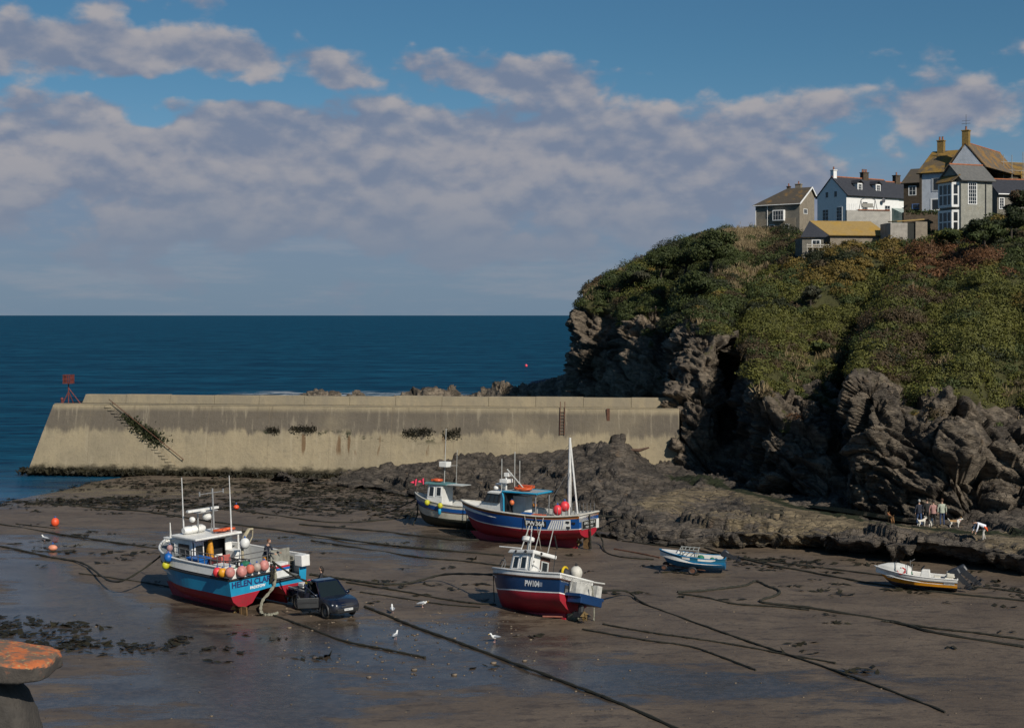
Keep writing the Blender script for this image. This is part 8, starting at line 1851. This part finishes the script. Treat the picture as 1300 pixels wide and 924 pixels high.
a_ = fbow; rope('anchor_line', [a_, Vector((a_.x, a_.y-.1, .8)), Vector((a_.x-.3, a_.y-.3, .05))], .05, DROPE, 'dark chain hanging from the bow of the cream boat', 'ropes hanging from the boats', 8, jit=.008)
# floats lying about
MFL = 'mooring floats on the sand'
buoy('mooring_buoy', GS(70, 668, .30), .30, pm('bright_orange_float', (.85, .10, .03), .5), 'bright orange float standing in the shallows far left', MFL); buoy('mooring_buoy', GS(67, 699.5, .20), .26, pm('peach_float', (.75, .30, .18), .5, .2), 'peach float lying in the wet sand at the left edge', MFL, sc=(1.3, 1, .8)); buoy('mooring_buoy', GS(300, 647, .2), .24, pm('bright_orange_float', (.85, .10, .03), .5), 'small orange float on the sand beyond the catamaran masts', MFL, sc=(1.3, 1, .8))
pz = G(668, 466, SEAZ); buoy('sea_buoy', Vector((pz.x, pz.y, .15)), .42, pm('pink_sea_buoy', (.80, .08, .12), .5), 'tiny pink buoy floating on the open sea', None, cat='buoy')
# old timber barrier on the path
tb = thing('timber_barrier', 'old dark timber barrier standing on the rocks by the path', 'barrier', ground_at(956, 656), 0); TIMB = pm('old_timber', (.040, .034, .022), .9, .4, 4, .4); e0 = ground_at(956, 655); e1 = ground_at(992, 659)
for k in range(4): q = e0.lerp(e1, k/3)-e0; mb = MB(); mb.box((q.x, q.y, q.z+.35), (.20, .20, 1.3)); mb.build('post', TIMB, tb, bevel=.02)
mb = MB(); dv = e1-e0; 
for zz in (.55, .85): mb.hexa([Vector((-.2, -.16, zz-.11)), Vector((dv.x+.2, dv.y-.16, dv.z+zz-.11)), Vector((dv.x+.2, dv.y-.10, dv.z+zz-.11)), Vector((-.2, -.10, zz-.11)), Vector((-.2, -.16, zz+.11)), Vector((dv.x+.2, dv.y-.16, dv.z+zz+.11)), Vector((dv.x+.2, dv.y-.10, dv.z+zz+.11)), Vector((-.2, -.10, zz+.11))])
mb.build('plank', TIMB, tb)
# weed scattered over the sand, pebbles and shells
CANDV = []
def weed_patch(px, py, rx, ry, n):
    c = G(px, py)
    for _ in range(n):
        x, y = c.x+RNG.normal()*rx, c.y+RNG.normal()*ry
        m_ = RNG.integers(3, 9); cl_ = RNG.normal(size=(m_, 2))*np.array([.42, .22])
        for q in cl_: CANDV.append((x+q[0], y+q[1], sand_z(x, y)+.03+.05*RNG.random()))
for a in [(250, 614, 9, 2.2, 260), (430, 624, 7, 4, 260), (330, 640, 9, 3.2, 150), (95, 637, 6, 1.4, 150), (480, 645, 6, 4, 150), (200, 640, 9, 1.8, 90), (1005, 712, 5, 1.6, 50), (1240, 742, 5, 2, 30), (20, 800, 2.4, 1.4, 55), (130, 820, 4, .9, 45), (170, 690, 8, 5, 40), (900, 740, 16, 7, 30), (560, 735, 9, 6, 20), (1150, 770, 10, 5, 16), (700, 830, 20, 4, 12)]: weed_patch(*a)
CANDV = np.array(CANDV)
n_w = len(CANDV); a_w = RNG.normal(size=(n_w, 3)); a_w[:, 2] *= .10; a_w /= np.linalg.norm(a_w, axis=1, keepdims=True); b_w = np.cross(np.array([0, 0, 1.0])+RNG.normal(size=(n_w, 3))*.22, a_w); z_w = (.10+.16*RNG.random(n_w))[:, None]
wo = np_mesh('seaweed', np.stack([CANDV-a_w*z_w*1.5, CANDV+b_w*z_w*.6, CANDV+a_w*z_w*1.5, CANDV-b_w*z_w*.6], 1).reshape(-1, 3), np.arange(4*n_w).reshape(n_w, 4), [WEEDD]); tag(wo, 'dark seaweed strewn over the wet sand', 'seaweed', kind='stuff')
pv, pf_ = [], []
def peb(p, r, k):
    b = len(pv)*0+sum(len(a_) for a_ in pv); n_ = 6; V_ = []
    for e in (-.9, -.2, .5): V_ += [(p.x+r*math.cos(e)*math.cos(2*math.pi*i/n_)*(1+.3*RNG.random()), p.y+r*math.cos(e)*math.sin(2*math.pi*i/n_)*(1+.3*RNG.random()), p.z+r*.6*math.sin(e)+r*.2) for i in range(n_)]
    pv.append(V_)
    for j in range(2):
        for i in range(n_): pf_.append([b+j*n_+i, b+j*n_+(i+1) % n_, b+(j+1)*n_+(i+1) % n_, b+(j+1)*n_+i])
    pf_.append([b+12, b+13, b+14, b+15]); pf_.append([b+15, b+16, b+17, b+12])
for _ in range(230):
    px, py = RNG.uniform(360, 680), RNG.uniform(760, 860); peb(GS(px, py), RNG.uniform(.02, .075)*(1 if RNG.random() > .1 else 1.8), 0)
for _ in range(220):
    px, py = RNG.uniform(0, 1300), RNG.uniform(680, 915); peb(GS(px, py), RNG.uniform(.02, .06), 0)
PEB = bpy.data.materials.new('pebble'); t = NT(PEB); t.bsdf(Base_Color=t.mix(t.ss(t.noise(t.pos(), 1.7, 3), .4, .6), (.22, .165, .11), (.07, .056, .046)), Roughness=.7)
po = np_mesh('pebbles', np.array([q for a_ in pv for q in a_]), np.array(pf_), [PEB]); tag(po, 'pale pebbles and shells scattered on the sand', 'pebbles', kind='stuff')
# lichen grown wall top close to the viewer
LICH = bpy.data.materials.new('orange_lichen_stone'); t = NT(LICH); p = t.pos()
col = t.mix(t.ss(t.noise(p, 6, 7, .7), .42, .56), (.50, .14, .045), (.16, .11, .075)); col = t.mix(t.ss(t.noise(p, 22, 4), .58, .7), col, (.42, .30, .13)); nz = t.xyz(t.n('ShaderNodeNewGeometry').outputs['True Normal'])[2]; col = t.mix(t.ss(t.math('ADD', nz, t.math('MULTIPLY', t.math('SUBTRACT', t.noise(p, 5, 5, .7), .5), 1.2)), .25, .55), t.mix(t.noise(p, 9, 6, .7), (.035, .030, .026), (.085, .072, .06)), col); b = t.bsdf(Base_Color=col, Roughness=.95); t.set(b.inputs['Normal'], t.bump(t.noise(p, 14, 6, .7), .8, .03))
lw = thing('lichen_wall', 'orange lichen covered wall top close by at the bottom left', 'wall', ray(-48, 836, 12.0), R(-4))
BARE = pm('bare_wall_stone', (.060, .052, .044), .95, .45, 4, .6)
def rough_block(name, cx, cz, ax, ay, az, seed, amp, mat=None):
    nu_l, nv_l = 150, 80
    U, Vv = np.meshgrid(np.linspace(-math.pi, math.pi, nu_l), np.linspace(-math.pi/2, math.pi/2, nv_l), indexing='ij'); pw_ = lambda v, e: np.sign(v)*np.abs(v)**e
    c0_ = np.array([cx, ay, cz])
    V_ = np.stack([ax*pw_(np.cos(Vv), .3)*pw_(np.cos(U), .3), ay*pw_(np.cos(Vv), .3)*pw_(np.sin(U), .3), az*pw_(np.sin(Vv), .3)], 2).reshape(-1, 3)
    d_ = V_/np.linalg.norm(V_, axis=1, keepdims=True); V_ = V_+d_*(fbm((V_+c0_)*4+seed, 501, 5)*amp)[:, None]; V_[:, 2] -= .07*sstep(-.3, .65, V_[:, 0]+cx)
    return np_mesh(name, V_+c0_, grid_faces(nu_l, nv_l), [mat or LICH], parent=lw, smooth=False)
rough_block('coping', -.92, -.08, 1.56, .40, .10, 0, .045)
rough_block('masonry', -1.2, -3.40, 1.76, .30, 3.3, 7, .04, BARE)
lw.children[-1].location = (0, .10, 0)
